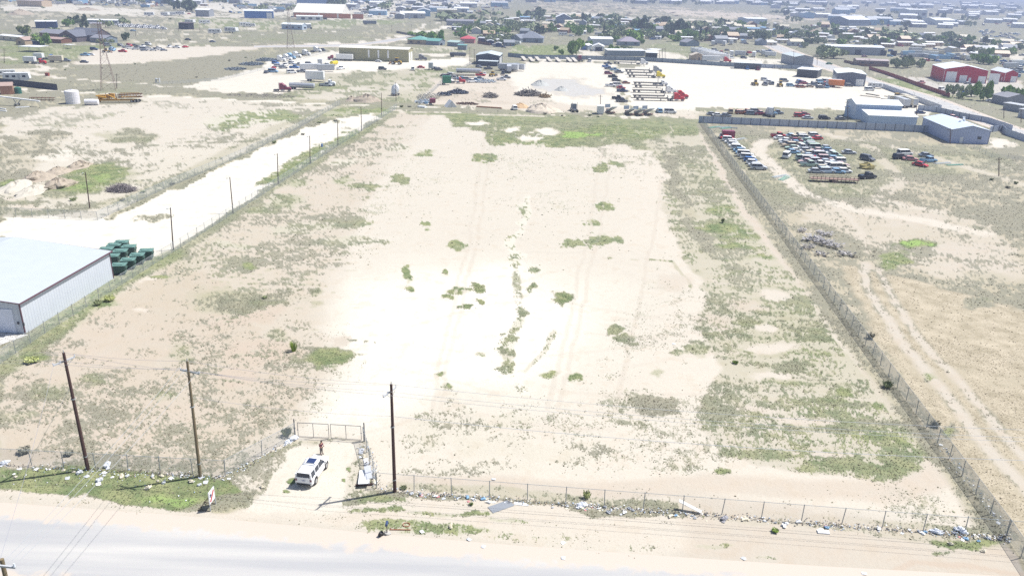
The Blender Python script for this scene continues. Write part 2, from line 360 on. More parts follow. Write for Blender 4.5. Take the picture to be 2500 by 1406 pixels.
for k in range(34):
    t = RNG.random(); y = 330+t*740; x = 1640+t*330+RNG.uniform(-60, 130)*(.4+t); L_ = RNG.uniform(30, 120)*(.5+t); ST('%d,%d %d,%d' % (x, y, x+L_, y+4), .5+.9*t, (.85, RNG.uniform(0, .7), .3, .3), .6)
for k in range(22):
    t = RNG.random(); y = 560+t*500; x = RNG.uniform(1000, 1700); a_ = RNG.uniform(-.3, .3); ST('%d,%d %d,%d' % (x-140, y-140*a_, x+140, y+140*a_), .7, (.04, .3, .35, .5), .35)
for x in (1130, 1150, 1420, 1445, 1580): ST('%d,300 %d,560 %d,1000' % (x+60, x+20, x-80), .7, (.04, .3, .3, .6), .4)
for k in range(30):
    t = RNG.random(); y = 470+t*500; x = 560+t*-60+RNG.uniform(-60, 330); ST('%d,%d %d,%d' % (x, y, x+RNG.uniform(20, 80), y+RNG.uniform(-4, 6)), .4, (.8, .4, .4, .3), .5)
# fence foot, verges, drive
ST('1715,305 1830,480 1990,700 2130,880 2300,1090 2500,1360', 4.6, (.9, .05, .05, .1), .9)
ST('930,1200 1400,1238 1800,1270 2200,1302 2456,1320', .8, (.95, .1, .1, .2), .8)
ST('965,1180 1400,1215 1800,1250 2200,1285 2500,1310', 1.6, (.72, .35, .35, .4), .8)
PO('0,1143 560,1167 610,1195 500,1215 430,1240 0,1198', (.88, .85, .3, .2), 1, .5); PO('0,1150 200,1160 180,1195 0,1200', (.9, .6, .3, .3), .6)
EL('430,1215,90,18', (.97, 1.1, .3, .2), .7)
PO('0,1200 430,1240 520,1250 700,1240 860,1230 1000,1210 1500,1250 2000,1290 2300,1330 2500,1345 2500,1450 -50,1450 -50,1200', (.03, .3, .5, .55), 1, .6)
PO('-60,1215 500,1256 900,1292 1250,1326 1700,1360 2100,1382 2500,1400 2500,1460 -60,1460', (.02, .3, .3, .1), .7, 2)
PO('1650,1200 2500,1320 2500,1450 1600,1450 1700,1330', (.02, .3, .15, .5), .6, 3)
EL('1100,1300,170,18 950,1290,90,14 1020,1300,60,16', (.75, .75, .5, .3), .9); EL('940,1248,90,9 1100,1262,150,8 1250,1275,60,5', (.7, .75, .5, .3), .85); EL('1300,1315,160,18 1500,1330,120,12', (.35, .6, .5, .4), .7)
EL('1750,1335,60,9 1870,1370,40,6 2300,1345,40,5', (.6, .7, .4, .4), .8); EL('2380,1325,120,12', (.95, .9, .3, .3), .9)
ST('2180,1400 2230,1372 2350,1375 2500,1400', .6, (.0, .2, .0, 1), .8)
PO('870,1205 1000,1215 990,1225 880,1226', (.8, .7, .4, .2), .8)
PO('700,1080 728,1072 885,1078 862,1150 840,1240 760,1255 560,1248 640,1200', (.02, .4, .62, .25), 1, 2)
PO('870,1080 895,1082 925,1190 850,1225 838,1180', (.36, .4, .5, .4), .9)
EL('712,1167,12,7 705,1192,12,6 838,1165,8,6 856,1137,6,5', (.97, 1, .4, .2), .9)
PO('560,1165 720,1074 700,1090 640,1195 600,1200', (.26, .1, .5, .5), 1)
ST('720,1080 660,1110 560,1160', .9, (.7, .3, .3, .2), .7)
# right of the fence
PO('1716,296 2270,325 2440,358 2500,368 2640,420 3400,600 3400,1450 2530,1420 2456,1306', (.7, .0, .15, .45), 1, .5)
PO('1760,320 2440,360 2500,420 2200,440 2140,500 1880,500 1790,400', (.72, .35, .2, .35), .85)
PO('2140,480 2400,530 2500,620 2500,700 2350,700 2200,640 2050,560 1950,540 1960,500', (.4, .0, .4, .5), .95)
PO('2050,640 2500,760 3200,900 3200,1450 2560,1400 2430,1250 2250,980 2120,800', (.92, -.8, .25, .5), .95, 2)
EL('2235,597,60,7', (1, 1.2, .3, .1)); EL('2170,630,50,30', (.75, .9, .3, .3), .8); EL('2390,565,40,9 2400,740,50,20', (.8, .5, .3, .3), .8)
EL('2030,590,80,26 2060,640,60,16', (.85, -.2, .1, .2), .85); EL('2370,690,130,26 2300,450,110,26 2450,470,90,30', (.65, .1, .2, .3), .8)
EL('2240,540,110,16 2350,610,120,22 2130,520,60,10 2380,650,120,12', (.2, -.3, .3, .45), .7)
ST('2025,330 2120,345 2300,390 2500,450', 5, (.3, .1, .6, .5), .7); ST('1870,340 1850,370 1900,420 1960,470 2080,510 2200,530 2400,570', 5, (.08, .1, .6, .5), .85)
ST('1855,350 1940,325 2020,330 2130,360 2200,440 2140,490 2300,520', 4, (.2, .1, .5, .5), .6)
ST('2112,640 2112,690 2140,745 2200,830 2280,930 2340,1000 2420,1100 2520,1215', 1.9, (.02, .1, .3, .4), .85, 1.4); ST('2140,650 2165,700 2215,790 2290,880 2370,970 2460,1070 2540,1160', 1.7, (.03, .1, .3, .4), .8, 1.4)
ST('2118,620 2095,560 2060,520 1990,480', 1.6, (.1, .1, .4, .4), .5, 1.4)
EL('2270,918,14,14 2330,1050,20,20', (.85, .9, .3, .3), .8)
# yards behind
PO('1150,180 1260,185 1310,200 1390,235 1520,262 1700,276 1700,290 1400,272 1160,262 1030,254 1060,200', (.12, .3, .5, .7)); EL('1120,235,90,14 1200,250,90,8', (.25, .2, .3, .6), .8)
PO('1260,146 1480,150 1570,160 1500,170 1540,262 1700,276 1700,262 2080,270 2085,262 2270,285 2270,262 2240,240 2110,205 1900,168 1780,160 1480,148 1280,142', (.0, .3, .9, .15), 1, .5)
PO('1280,150 1490,156 1500,200 1530,262 1400,258 1330,240 1250,215 1240,180', (.02, .3, .8, .25))
EL('1370,208,80,20 1425,225,65,16', (.05, -.0, .0, -.8), .9)
PO('1450,262 1800,272 1700,284 1400,272', (.35, .4, .6, .5), .7)
PO('1560,120 1640,122 1700,148 1600,146', (.1, .3, .8, .5), .9); PO('1380,120 1460,122 1470,145 1410,145', (.05, .2, .8, .1), .8)
PO('1250,112 1400,112 1400,138 1250,136', (.75, .95, .3, .2), .9); PO('1690,135 1880,142 1980,155 1880,165 1700,152', (.05, .2, .9, .2), .8)
PO('1640,100 1740,108 1740,125 1680,140 1580,115', (.7, .5, .3, .3), .8)
PO('1300,30 1620,40 1880,55 2000,60 2000,44 1700,20 1500,8 1300,5', (.5, -.1, .4, .6), .8)
PO('1330,33 1430,30 1480,40 1800,52 1880,56 1780,56 1400,42', (.02, 0, .8, .4), .8); PO('1600,22 1750,30 1900,38 2000,48 1820,48 1650,36', (.15, -.2, .5, .9), .8)
PO('2170,108 2500,150 2500,135 2250,108', (.05, .2, .8, .4), .8)
PO('1900,0 2500,0 2500,40 2050,36', (.75, -.1, .1, .7), .7)
PO('2050,165 2160,200 2245,240 2245,262 2120,250 2060,215', (.02, .2, .85, .2), .8)
PO('2160,185 2500,200 2500,235 2320,232 2200,200', (.0, .2, .3, -.5), .8)
PO('2200,196 2330,238 2400,250 2250,230 2140,190', (.8, .8, .4, .3), .9); PO('2330,240 2500,262 2500,285 2420,262', (.2, .4, .6, .4), .7)
PO('2415,360 2500,360 2500,345 2440,335', (0, .2, .9, .2), .8)
PO('-60,1244 500,1280 900,1316 1250,1344 1700,1376 2000,1394 2400,1414 2400,1500 -60,1500', (0,.3,.3,.3), 1, .3)
GA[:, 0] = np.clip(GA[:, 0], 0, 1)
r1 = fbm(GX, GY*1.0, 14, 4, 21); r2 = fbm(GX*.7, GY, 2.4, 4, 22); r3 = vnoise(GX/.5, GY/.5, 23)
r4 = vnoise(GX/.3, GY/.3, 24)
mix = .36*r1+.30*r2+.12*r3+.08*r4+.14*np.where(GR < 260, RNG.random(len(GX)), .5)
near = GR < 700
rank = np.argsort(np.argsort(mix))/len(mix)
cov = np.clip((GA[:, 0]-rank)/.42+.5, 0, 1); COV = np.where(GA[:, 0] < .025, 0, cov)*np.clip(.55+GA[:, 0]*.75, 0, 1)
GA2 = GA.copy(); GA2[:, 0] = COV
nr, na = RR.shape; I = np.arange(nr*na).reshape(nr, na); J = np.roll(I, -1, axis=1)
faces = np.stack([I[:-1].ravel(), I[1:].ravel(), J[1:].ravel(), J[:-1].ravel()], axis=1)
me = bpy.data.meshes.new('ground'); me.vertices.add(len(GX)); GZ = -np.clip(GR-3000, 0, 1e9)*0.0+(fbm(GX, GY, 6, 4, 41)-.5)*.0
me.vertices.foreach_set('co', np.stack([GX, GY, GZ], 1).ravel()); nf = len(faces)
me.loops.add(nf*4); me.polygons.add(nf); me.loops.foreach_set('vertex_index', faces[:, ::-1].ravel().astype(np.int32))
me.polygons.foreach_set('loop_start', np.arange(0, nf*4, 4, dtype=np.int32)); me.update(calc_edges=True); me.validate()
at = me.color_attributes.new('soil', 'FLOAT_COLOR', 'POINT'); at.data.foreach_set('color', GA2.ravel().astype(np.float32))
raw4 = np.ones((len(GX), 4)); raw4[:, :3] = np.clip(GA[:, 0]*(.55+.9*(fbm(GX, GY, 30, 4, 51))), 0, 1)[:, None]; at = me.color_attributes.new('cover', 'FLOAT_COLOR', 'POINT'); at.data.foreach_set('color', raw4.ravel().astype(np.float32))
gm = bpy.data.materials.new('ground'); gm.use_nodes = True; n = gm.node_tree.nodes; l = gm.node_tree.links; b = bs(gm)
b.inputs['Roughness'].default_value = .95; b.inputs['Specular IOR Level'].default_value = .1
geo = n.new('ShaderNodeNewGeometry')
def gn(scale, detail=6, rough=.6):
    q = n.new('ShaderNodeTexNoise'); q.inputs['Scale'].default_value = scale; q.inputs['Detail'].default_value = detail; q.inputs['Roughness'].default_value = rough
    l.new(geo.outputs['Position'], q.inputs['Vector']); return q.outputs[0]
def mixc(f, a, c):
    q = n.new('ShaderNodeMix'); q.data_type = 'RGBA'
    for s_, v_ in ((0, f), (6, a), (7, c)):
        if hasattr(v_, 'is_linked') or hasattr(v_, 'links'): l.new(v_, q.inputs[s_])
        else: q.inputs[s_].default_value = v_ if s_ == 0 else tuple(v_)+(1,)
    return q.outputs[2]
def mr(v_, a, c, d=0, e=1):
    q = n.new('ShaderNodeMapRange'); q.interpolation_type = 'SMOOTHSTEP'; l.new(v_, q.inputs[0])
    for i_, x_ in enumerate((a, c, d, e)): q.inputs[i_+1].default_value = x_
    return q.outputs[0]
def ma(op, a, c=0.0):
    q = n.new('ShaderNodeMath'); q.operation = op
    for i_, v_ in enumerate((a, c)):
        if isinstance(v_, (int, float)): q.inputs[i_].default_value = v_
        else: l.new(v_, q.inputs[i_])
    return q.outputs[0]
va = n.new('ShaderNodeVertexColor'); va.layer_name = 'soil'
sp = n.new('ShaderNodeSeparateColor'); l.new(va.outputs[0], sp.inputs[0])
veg, grn, wht, red = sp.outputs[0], sp.outputs[1], sp.outputs[2], va.outputs[1]
nfine = gn(4.2, 5, .75); nmid = gn(.35, 6, .6); nbig = gn(.03, 5, .6)
tan = mixc(mr(ma('ADD', red, ma('MULTIPLY', ma('SUBTRACT', nmid, .5), 1.0)), .2, 1.0), (.435,.40,.34), (.425,.358,.29))
white = mixc(nbig, (.66,.635,.56), (.56,.53,.46))
tan = mixc(mr(ma('MULTIPLY', red, -1), .05, .6), tan, (.43,.425,.41))
soil = mixc(mr(ma('ADD', wht, ma('MULTIPLY', ma('SUBTRACT', nmid, .5), .35)), .2, 1.05), tan, white)
soil = mixc(mr(nfine, .48, .7, 0, .42), soil, (.36,.30,.23)); soil = mixc(mr(nmid, .5, .68, 0, .35), soil, (.40,.345,.27))
gray = mixc(nmid, (.17,.175,.14), (.29,.27,.20))
green = mixc(mr(nmid, .35, .65), (.115,.16,.07), (.25,.265,.13))
bright = mixc(nfine, (.20,.33,.09), (.28,.37,.12))
vg = mixc(mr(ma('ADD', grn, ma('MULTIPLY', ma('SUBTRACT', nbig, .5), .8)), .15, .75), gray, green)
vg = mixc(mr(grn, .85, 1.15), vg, bright)
vg = mixc(mr(ma('MULTIPLY', grn, -1), .1, .7), vg, mixc(mr(ma('ADD', ma('MULTIPLY', nfine, .6), ma('MULTIPLY', nmid, .4)), .4, .6), (.27,.235,.165), (.46,.405,.31)))
vf = mr(ma('ADD', veg, ma('MULTIPLY', ma('SUBTRACT', nfine, .5), 1.7)), .22, .62, 0, .9)
vr = n.new('ShaderNodeVertexColor'); vr.layer_name = 'cover'; soil = mixc(mr(vr.outputs[0], .12, .9, 0, .7), soil, mixc(mr(ma('ADD', grn, ma('MULTIPLY', ma('SUBTRACT', nmid, .5), .6)), -.3, .9), (.33,.29,.2), (.25,.27,.15)))
l.new(mixc(vf, soil, vg), b.inputs['Base Color'])
bp = n.new('ShaderNodeBump'); bp.inputs['Strength'].default_value = .5; bp.inputs['Distance'].default_value = .12; l.new(gn(1.2, 7, .65), bp.inputs['Height']); l.new(bp.outputs[0], b.inputs['Normal'])
me.materials.append(gm); ground = struct(link('ground', me))

# roads: worn asphalt sheets a few millimetres above the ground, their ragged edges let the dirt through
def road_mat():
    m = mat('asphalt', (.33,.34,.36), .85, 0, .1, .05, .2); n = m.node_tree.nodes; l = m.node_tree.links
    geo = n.new('ShaderNodeNewGeometry'); mp = n.new('ShaderNodeMapping'); mp.inputs['Rotation'].default_value = (0, 0, rad(5)); mp.inputs['Scale'].default_value = (.03, .45, 1)
    l.new(geo.outputs['Position'], mp.inputs[0]); no = n.new('ShaderNodeTexNoise'); no.inputs['Scale'].default_value = 1.0; no.inputs['Detail'].default_value = 8; l.new(mp.outputs[0], no.inputs['Vector'])
    n2 = n.new('ShaderNodeTexNoise'); n2.inputs['Scale'].default_value = 9; n2.inputs['Detail'].default_value = 6; l.new(geo.outputs['Position'], n2.inputs['Vector'])
    r = n.new('ShaderNodeMapRange'); l.new(no.outputs[0], r.inputs[0]); r.inputs[1].default_value = .36; r.inputs[2].default_value = .64
    mx = n.new('ShaderNodeMix'); mx.data_type = 'RGBA'; l.new(r.outputs[0], mx.inputs[0]); mx.inputs[6].default_value = (.385,.388,.395,1); mx.inputs[7].default_value = (.50,.49,.47,1)
    m2 = n.new('ShaderNodeMix'); m2.data_type = 'RGBA'; m2.blend_type = 'MULTIPLY'; m2.inputs[0].default_value = .12; l.new(mx.outputs[2], m2.inputs[6]); l.new(n2.outputs[1], m2.inputs[7])
    va = n.new('ShaderNodeVertexColor'); va.layer_name = 'edge'; n3 = n.new('ShaderNodeTexNoise'); n3.inputs['Scale'].default_value = .8; n3.inputs['Detail'].default_value = 8; l.new(geo.outputs['Position'], n3.inputs['Vector'])
    ad = n.new('ShaderNodeMath'); ad.operation = 'ADD'; l.new(va.outputs[0], ad.inputs[0]); l.new(n3.outputs[0], ad.inputs[1])
    r2 = n.new('ShaderNodeMapRange'); r2.interpolation_type = 'SMOOTHSTEP'; l.new(ad.outputs[0], r2.inputs[0]); r2.inputs[1].default_value = .95; r2.inputs[2].default_value = 1.25
    m3 = n.new('ShaderNodeMix'); m3.data_type = 'RGBA'; l.new(r2.outputs[0], m3.inputs[0]); m3.inputs[6].default_value = (.5,.44,.38,1); l.new(m2.outputs[2], m3.inputs[7]); l.new(m3.outputs[2], bs(m).inputs['Base Color'])
    return m
ROADM = road_mat()
def road(name, A, B, z=.006, nseg=60, z_end=None):
    """A and B: the two edges as lists of ground points"""
    def res(Q):
        L = [0]
        for i in range(1, len(Q)): L.append(L[-1]+(Q[i]-Q[i-1]).length)
        out = []
        for k in range(nseg+1):
            s_ = L[-1]*k/nseg; i = max(j for j in range(len(L)) if L[j] <= s_+1e-9); i = min(i, len(Q)-2)
            out.append(Q[i].lerp(Q[i+1], (s_-L[i])/max(L[i+1]-L[i], 1e-9)))
        return out
    a = res(A); c = res(B); W = 8; V = []; E_ = []
    for p, q in zip(a, c):
        for k in range(W+1):
            t = k/W; v = p.lerp(q, t); V.append((v.x, v.y, z)); E_.append(min(1, min(t, 1-t)*3.2))
    F = [(i*(W+1)+k, (i+1)*(W+1)+k, (i+1)*(W+1)+k+1, i*(W+1)+k+1) for i in range(nseg) for k in range(W)]
    me = bpy.data.meshes.new(name); me.from_pydata(V, [], F); me.materials.append(ROADM)
    at = me.color_attributes.new('edge', 'FLOAT_COLOR', 'POINT'); at.data.foreach_set('color', np.repeat(np.array(E_, np.float32), 4)); me.update()
    return struct(link(name, me))
def gp(s): return [G(*a) for a in pts(s)]
rA = gp('0,1226 500,1262 900,1300 1250,1330 1700,1362 2000,1381 2400,1402')
d_ = (rA[-1]-rA[0]).normalized(); rA = [rA[0]-d_*60]+rA+[rA[-1]+d_*80]; nrm = Vector((d_.y, -d_.x, 0))
road('road', rA, [p+nrm*11.5 for p in rA])
road('street', gp('1880,100 2000,145 2150,198 2300,240 2420,285 2500,315 2620,350'), gp('1852,108 1960,155 2060,185 2230,240 2340,285 2430,318 2560,372'), .006)
road('side_street', gp('620,112 880,107 985,90 1060,72'), gp('620,117 840,116 960,104 1010,88'), .006)
# ------------------------------------------------------------------ chain-link fences
def mesh_mat(lo=.16, hi=.34):
    m = bpy.data.materials.new('chain_link'); m.use_nodes = True; n = m.node_tree.nodes; l = m.node_tree.links; b = bs(m)
    b.inputs['Base Color'].default_value = (.36,.41,.45,1); b.inputs['Roughness'].default_value = .5
    geo = n.new('ShaderNodeNewGeometry'); no = n.new('ShaderNodeTexNoise'); no.inputs['Scale'].default_value = .7; l.new(geo.outputs['Position'], no.inputs['Vector'])
    r = n.new('ShaderNodeMapRange'); l.new(no.outputs[0], r.inputs[0]); r.inputs[3].default_value = lo; r.inputs[4].default_value = hi
    l.new(r.outputs[0], b.inputs['Alpha']); return m
CHAIN = mesh_mat(.14, .3); CHAIN_D = mesh_mat(.3, .52); CHAIN_L = mesh_mat(.03, .08)
POSTM = MB(); POSTM.tube((0,0,0), (0,0,1.95), .045, .045, 6); POSTM.blob((0,0,1.97), (.05,.05,.04), 0, 6, 3, 0, None); POST = POSTM.mesh('post', mat('fence_post', (.32,.34,.35), .5, .2))
def chain_fence(P_, label, gap=3.4, h=1.9, cm=None):
    t = thing('chain_link_fence', label, 'fence', tuple(P_[0]), 0, None); o0 = P_[0]; r = MB(); c = MB()
    for i in range(1, len(P_)):
        a, b_ = P_[i-1]-o0, P_[i]-o0; L = (b_-a).length; k = max(1, round(L/gap))
        if L/k*0+k > 90: k = 90
        for j in range(k+(i == len(P_)-1)):
            p = a.lerp(b_, j/k); po = link('post', POST, t, (p.x, p.y, random.uniform(-.04, .03)), 0); po.rotation_euler = (random.gauss(0, .02), random.gauss(0, .02), 0)
            q = a.lerp(b_, (j+1)/k)
            if j < k: c.add([(p.x,p.y,.03),(q.x,q.y,.03),(q.x,q.y,h),(p.x,p.y,h)], [(0,1,2,3)])
        r.tube((a.x,a.y,h), (b_.x,b_.y,h), .022, n=5)
    r.build('top_rail', GALV, t); c.build('chain_mesh', cm or CHAIN, t); return t
def g2(s): return [G(*a) for a in pts(s)]
chain_fence(g2('968,266 420,618 110,814 0,889 -60,930'), 'long chain link fence between the big bare lot and the white gravel lane')
chain_fence(g2('1712,300 2456,1308 2530,1420'), 'long chain link fence between the big bare lot and the salvage yard field', 3.4, 2.0, CHAIN_D)
chain_fence(g2('920,1191 2456,1309 2560,1318'), 'litter lined chain link fence along the road from the gate to the corner', 3.9, 1.9, CHAIN_L)
chain_fence(g2('-80,1126 0,1131 550,1161'), 'chain link fence behind the green verge and the two wooden poles')
chain_fence(g2('550,1161 722,1067'), 'short slanting chain link wing from the roadside fence to the gate', 4)
chain_fence(g2('888,1078 920,1191'), 'short chain link wing beside the drive and the pale door panels', 2.6)
chain_fence(g2('-60,524 0,527 239,538 400,463 560,395 700,330 830,256'), 'chain link fence on the far side of the white gravel lane', 3.6)
chain_fence(g2('1020,262 1075,208 1150,158'), 'chain link fence between the shop field and the salvage heaps', 4)
chain_fence(g2('2350,352 2420,385 2500,392'), 'low wire pen by the pale blue gabled warehouse', 5, 1.2)
chain_fence(g2('380,208 540,197 690,160 800,128'), 'sagging wire fence along the grey brush field near the parked lorries', 8, 1.3)
# the double gate
gt = [G(726,1067), G(806,1071), G(885,1076)]
def gate_leaf(a, b_, label):
    t = thing('gate', label, 'gate', tuple(a)); d = b_-a; L = d.length; t.rotation_euler[2] = math.atan2(d.y, d.x); f = MB(); c = MB()
    for z in (.12, 1.95): f.tube((.12,0,z), (L-.12,0,z), .035, n=6)
    for x in (.12, L/2, L-.12): f.tube((x,0,.12), (x,0,1.95), .035, n=6)
    f.build('gate_frame', mat('gate_steel', (.16,.16,.18), .5, .4), t); c.add([(.12,0,.12),(L-.12,0,.12),(L-.12,0,1.95),(.12,0,1.95)], [(0,1,2,3)]); c.build('chain_mesh', CHAIN_L, t)
    b2 = MB(); b2.tube((.02,0,1.0), (.2,0,1.0), .04, n=6); b2.build('hinge', STEEL, t)
gate_leaf(gt[0], gt[1], 'chain link gate leaf nearer the grassy mattress heap'); gate_leaf(gt[2], gt[1], 'chain link gate leaf hung by the pale door panels')
for p, lb in ((gt[0]-Vector((.25,0,0)), 'thick steel gate post beside the crumpled mattress'), (gt[2]+Vector((.25,0,0)), 'thick steel gate post at the litter strewn fence wing')):
    m_ = MB(); m_.tube((0,0,0), (0,0,2.35), .07, n=8); m_.blob((0,0,2.37), (.08,.08,.06), 0, 8, 4, 0, None); m_.box((0,0,1.2), (.2,.1,.12)); tag(m_.build('gate_post', mat('gate_steel', (.16,.16,.18)), None, p), lb, 'post')

# ------------------------------------------------------------------ utility poles and wires
def pole_at(x, y, tx, ty):
    b = G(x, y); h = HT(x, y, ty); bx = P((b.x, b.y, h))[0]
    dpx = (np.array([b.x, b.y, h])-CP) @ CF/FP
    return b, Vector((b.x+(tx-bx)*dpx, b.y, h))
def upole(x, y, tx, ty, label, wood, r=.17, arm=None, armz=.9, armm=None, extra=True):
    b, t = pole_at(x, y, tx, ty); th_ = thing('utility_pole', label, 'utility pole', b); v = t-b
    m_ = MB(); m_.tube((0,0,-.3), v, r, r*.68, 10); m_.build('shaft', wood, th_)
    tips = [t]
    if arm is not None:
        a = Vector((math.cos(arm), math.sin(arm), 0))*1.15; z = v*(1-armz/v.length)
        q = MB(); q.box((0,0,0), (2.3,.12,.14), 0, 0, Matrix.Rotation(arm, 3, 'Z').to_4x4()); ar = q.build('crossarm', armm or WOOD_W, th_, z+Vector((-a.y, a.x, 0))*.2/1.15)
        for s_ in (-1, -.35, 1):
            i_ = MB(); i_.tube((0,0,.06), (0,0,.2), .03, n=6); i_.tube((0,0,.14), (0,0,.26), .06, .04, 8)
            i_.build('insulator', mat('porcelain', (.6,.65,.72), .3), ar, tuple(a*s_)); tips.append(b+z+a*s_+Vector((0,0,.28)))
        br = MB()
        for s_ in (-1, 1): br.tube(z+a*.6*s_, z-v*(.7/v.length), .02, n=5)
        br.build('brace', GALV, th_)
    q = MB(); q.tube((0,0,0), (0,0,.3), .05, .04, 8); q.build('pole_top_pin', GALV, th_, v)
    if extra:
        q = MB(); q.box(v*.12, (.36,.36,.1)); q.box(v*.62, (.38,.38,.08)); q.build('band', GALV, th_)
    return b, t, tips
p1 = upole(215,1146,155,861, 'dark brown wooden pole with slanted white crossarm by the grass verge', WOOD_D, .2, rad(62), 1.0)
p2 = upole(489,1163,457,881, 'olive weathered wooden pole with pale steel crossarm nearest the sale sign', WOOD_L, .18, rad(-18), 1.3, GALV)
p3 = upole(964,1200,955,938, 'dark wooden pole between the gate drive and the roadside fence', WOOD_D, .19, rad(66), .9)
tp = G(4, 1364, 12.4); bp_ = Vector((tp.x-.2, tp.y-.3, 0)); q = thing('utility_pole', 'olive wooden pole cut off by the bottom corner of the photo', 'utility pole', bp_)
m_ = MB(); m_.tube((0,0,-.3), tp-bp_, .19, .14, 10); m_.build('shaft', WOOD_L, q)
m_ = MB(); m_.box((.55,-.1,12.15), (1.7,.12,.14), 0, rad(-6)); ar = m_.build('crossarm', WOOD_W, q)
m_ = MB(); m_.tube((1.3,-.15,12.2), (1.3,-.15,12.45), .08, .05, 8); m_.build('insulator', mat('porcelain', (.6,.65,.72)), ar)
def wire(a, b_, sag, name, label, r=.012, mt=None):
    m_ = MB(); N = 18; o = Vector(a); pr = None
    for k in range(N+1):
        t = k/N; p = Vector(a).lerp(Vector(b_), t)-o; p.z -= sag*4*t*(1-t)
        if pr: m_.tube(pr, p, r, n=4, cap=False)
        pr = p
    return tag(m_.build(name, mt or WIREM, None, o), label, 'wire')
WIREM = mat('wire', (.42,.43,.5), .4, .4)
WIREW = mat('wire_bright', (.62,.65,.68), .35, .5)
nx = Vector((59, 63.5, 12.5))
near_ = ['pole top', 'near arm end', 'middle of the arm', 'far arm end']
for i in range(4):
    wire(p1[2][i], p2[2][i], .25, 'power_line', 'thin line from the dark slanted arm pole to the olive pole, %s' % near_[i])
    wire(p2[2][i], p3[2][i], .35, 'power_line', 'thin line from the olive pole to the drive pole, %s' % near_[i])
    o_ = p3[2][i]-p3[1]; wire(p3[2][i], nx+Vector((o_.x, o_.y, o_.z)), .9, 'power_line', 'pale line over the sandy corner from the drive pole, %s' % near_[i], .015, WIREW)
    wire(p1[2][i], p1[2][i]+Vector((-45, 2.5, .4)), .8, 'power_line', 'thin line leaving the dark slanted arm pole over the fence corner, %s' % near_[i])
wire(p3[0]+Vector((0,0,9)), nx-Vector((0,0,3.2)), 1.0, 'cable', 'low thick cable over the sandy corner below the power lines', .022, WIREW)
wire(p2[0]+Vector((-.1,0,9.6)), p3[0]+Vector((0,0,9)), .4, 'cable', 'low cable between the olive pole and the drive pole')
for i, (px, py) in enumerate(((77,1118), )): wire(p1[0]+(p1[1]-p1[0])*.72, G(px, py), 0, 'guy_wire', 'pale stay wire from the dark slanted arm pole to the weedy fence', .02, WIREW)
for i in range(3): wire(tp+Vector((.2+.5*i, 0, -.1)), p2[2][i+1], .4, 'service_line', 'pale line climbing over the verge to the olive pole, %s' % ['inner strand', 'middle strand', 'outer strand'][i], .014, WIREW)
wire(tp+Vector((-.2,0,-.2)), p1[2][1], .4, 'service_line', 'thin dark line from the corner pole to the slanted arm pole')

# the lane's lamp poles
for i, (x, y, tx, ty) in enumerate(((423,610,416,507),(569,520,561,433),(679,450,677,375),(757,400,756,332),(825,355,824,296),(883,320,881,262),(932,283,931,227),(967,247,966,201),(219,508,208,420))):
    b, t = pole_at(x, y, tx, ty); lb = ['by the dark green dumpsters', 'beside the first bend of the lane fence', 'at the near tip of the lane weed strip', 'beside the small blue barrel', 'on the weedy bank past the blue barrel', 'where the white lane turns', 'by the far end of the lane', 'at the far corner of the big lot', 'by the brush heap'][i]
    th_ = thing('light_pole', 'thin brown wooden pole '+lb, 'pole', b, 0, 'poles along the gravel lane'); v = t-b
    m_ = MB(); m_.tube((0,0,-.2), v, .13, .09, 8); m_.build('shaft', WOOD_D, th_)
    m_ = MB(); m_.tube(v-Vector((0,0,.25)), v+Vector((-.5,-.1,-.2)), .03, n=6); m_.blob(v+Vector((-.6,-.1,-.25)), (.2,.14,.1), 0, 8, 4, 0, None); m_.build('lamp_head', GALV, th_)

# ------------------------------------------------------------------ vehicles
def wheel(parent, x, y, r=.36, w_=.24, rim=True, mk={}):
    k = (r, w_)
    if k not in mk:
        t = MB(); t.tube((0,-w_/2,0), (0,w_/2,0), r, n=14); a = t.mesh('tyre', TYRE)
        t = MB(); t.tube((0,-w_/2-.015,0), (0,w_/2+.015,0), r*.62, n=12); mk[k] = (a, t.mesh('rim', RIM))
    o = link('wheel', mk[k][0], parent, (x, y, r))
    if rim: link('rim', mk[k][1], o)
    return o
def car_shape(kind):
    # L, W, belt z, roof z, nose zs; cabin base x0,x1, roof x0,x1  (front = +x)
    return dict(sedan=(4.6,1.8,.86,1.42,(-1.75,1.0),(-1.1,.35)), suv=(4.8,1.95,1.08,1.8,(-2.3,1.05),(-2.1,.45)), pickup=(5.5,1.95,1.08,1.85,(-.55,1.35),(-.4,.8)), van=(5.2,1.95,1.15,2.05,(-2.5,1.6),(-2.4,.9)), hatch=(4.1,1.75,.9,1.46,(-1.9,.85),(-1.5,.3)))[kind]
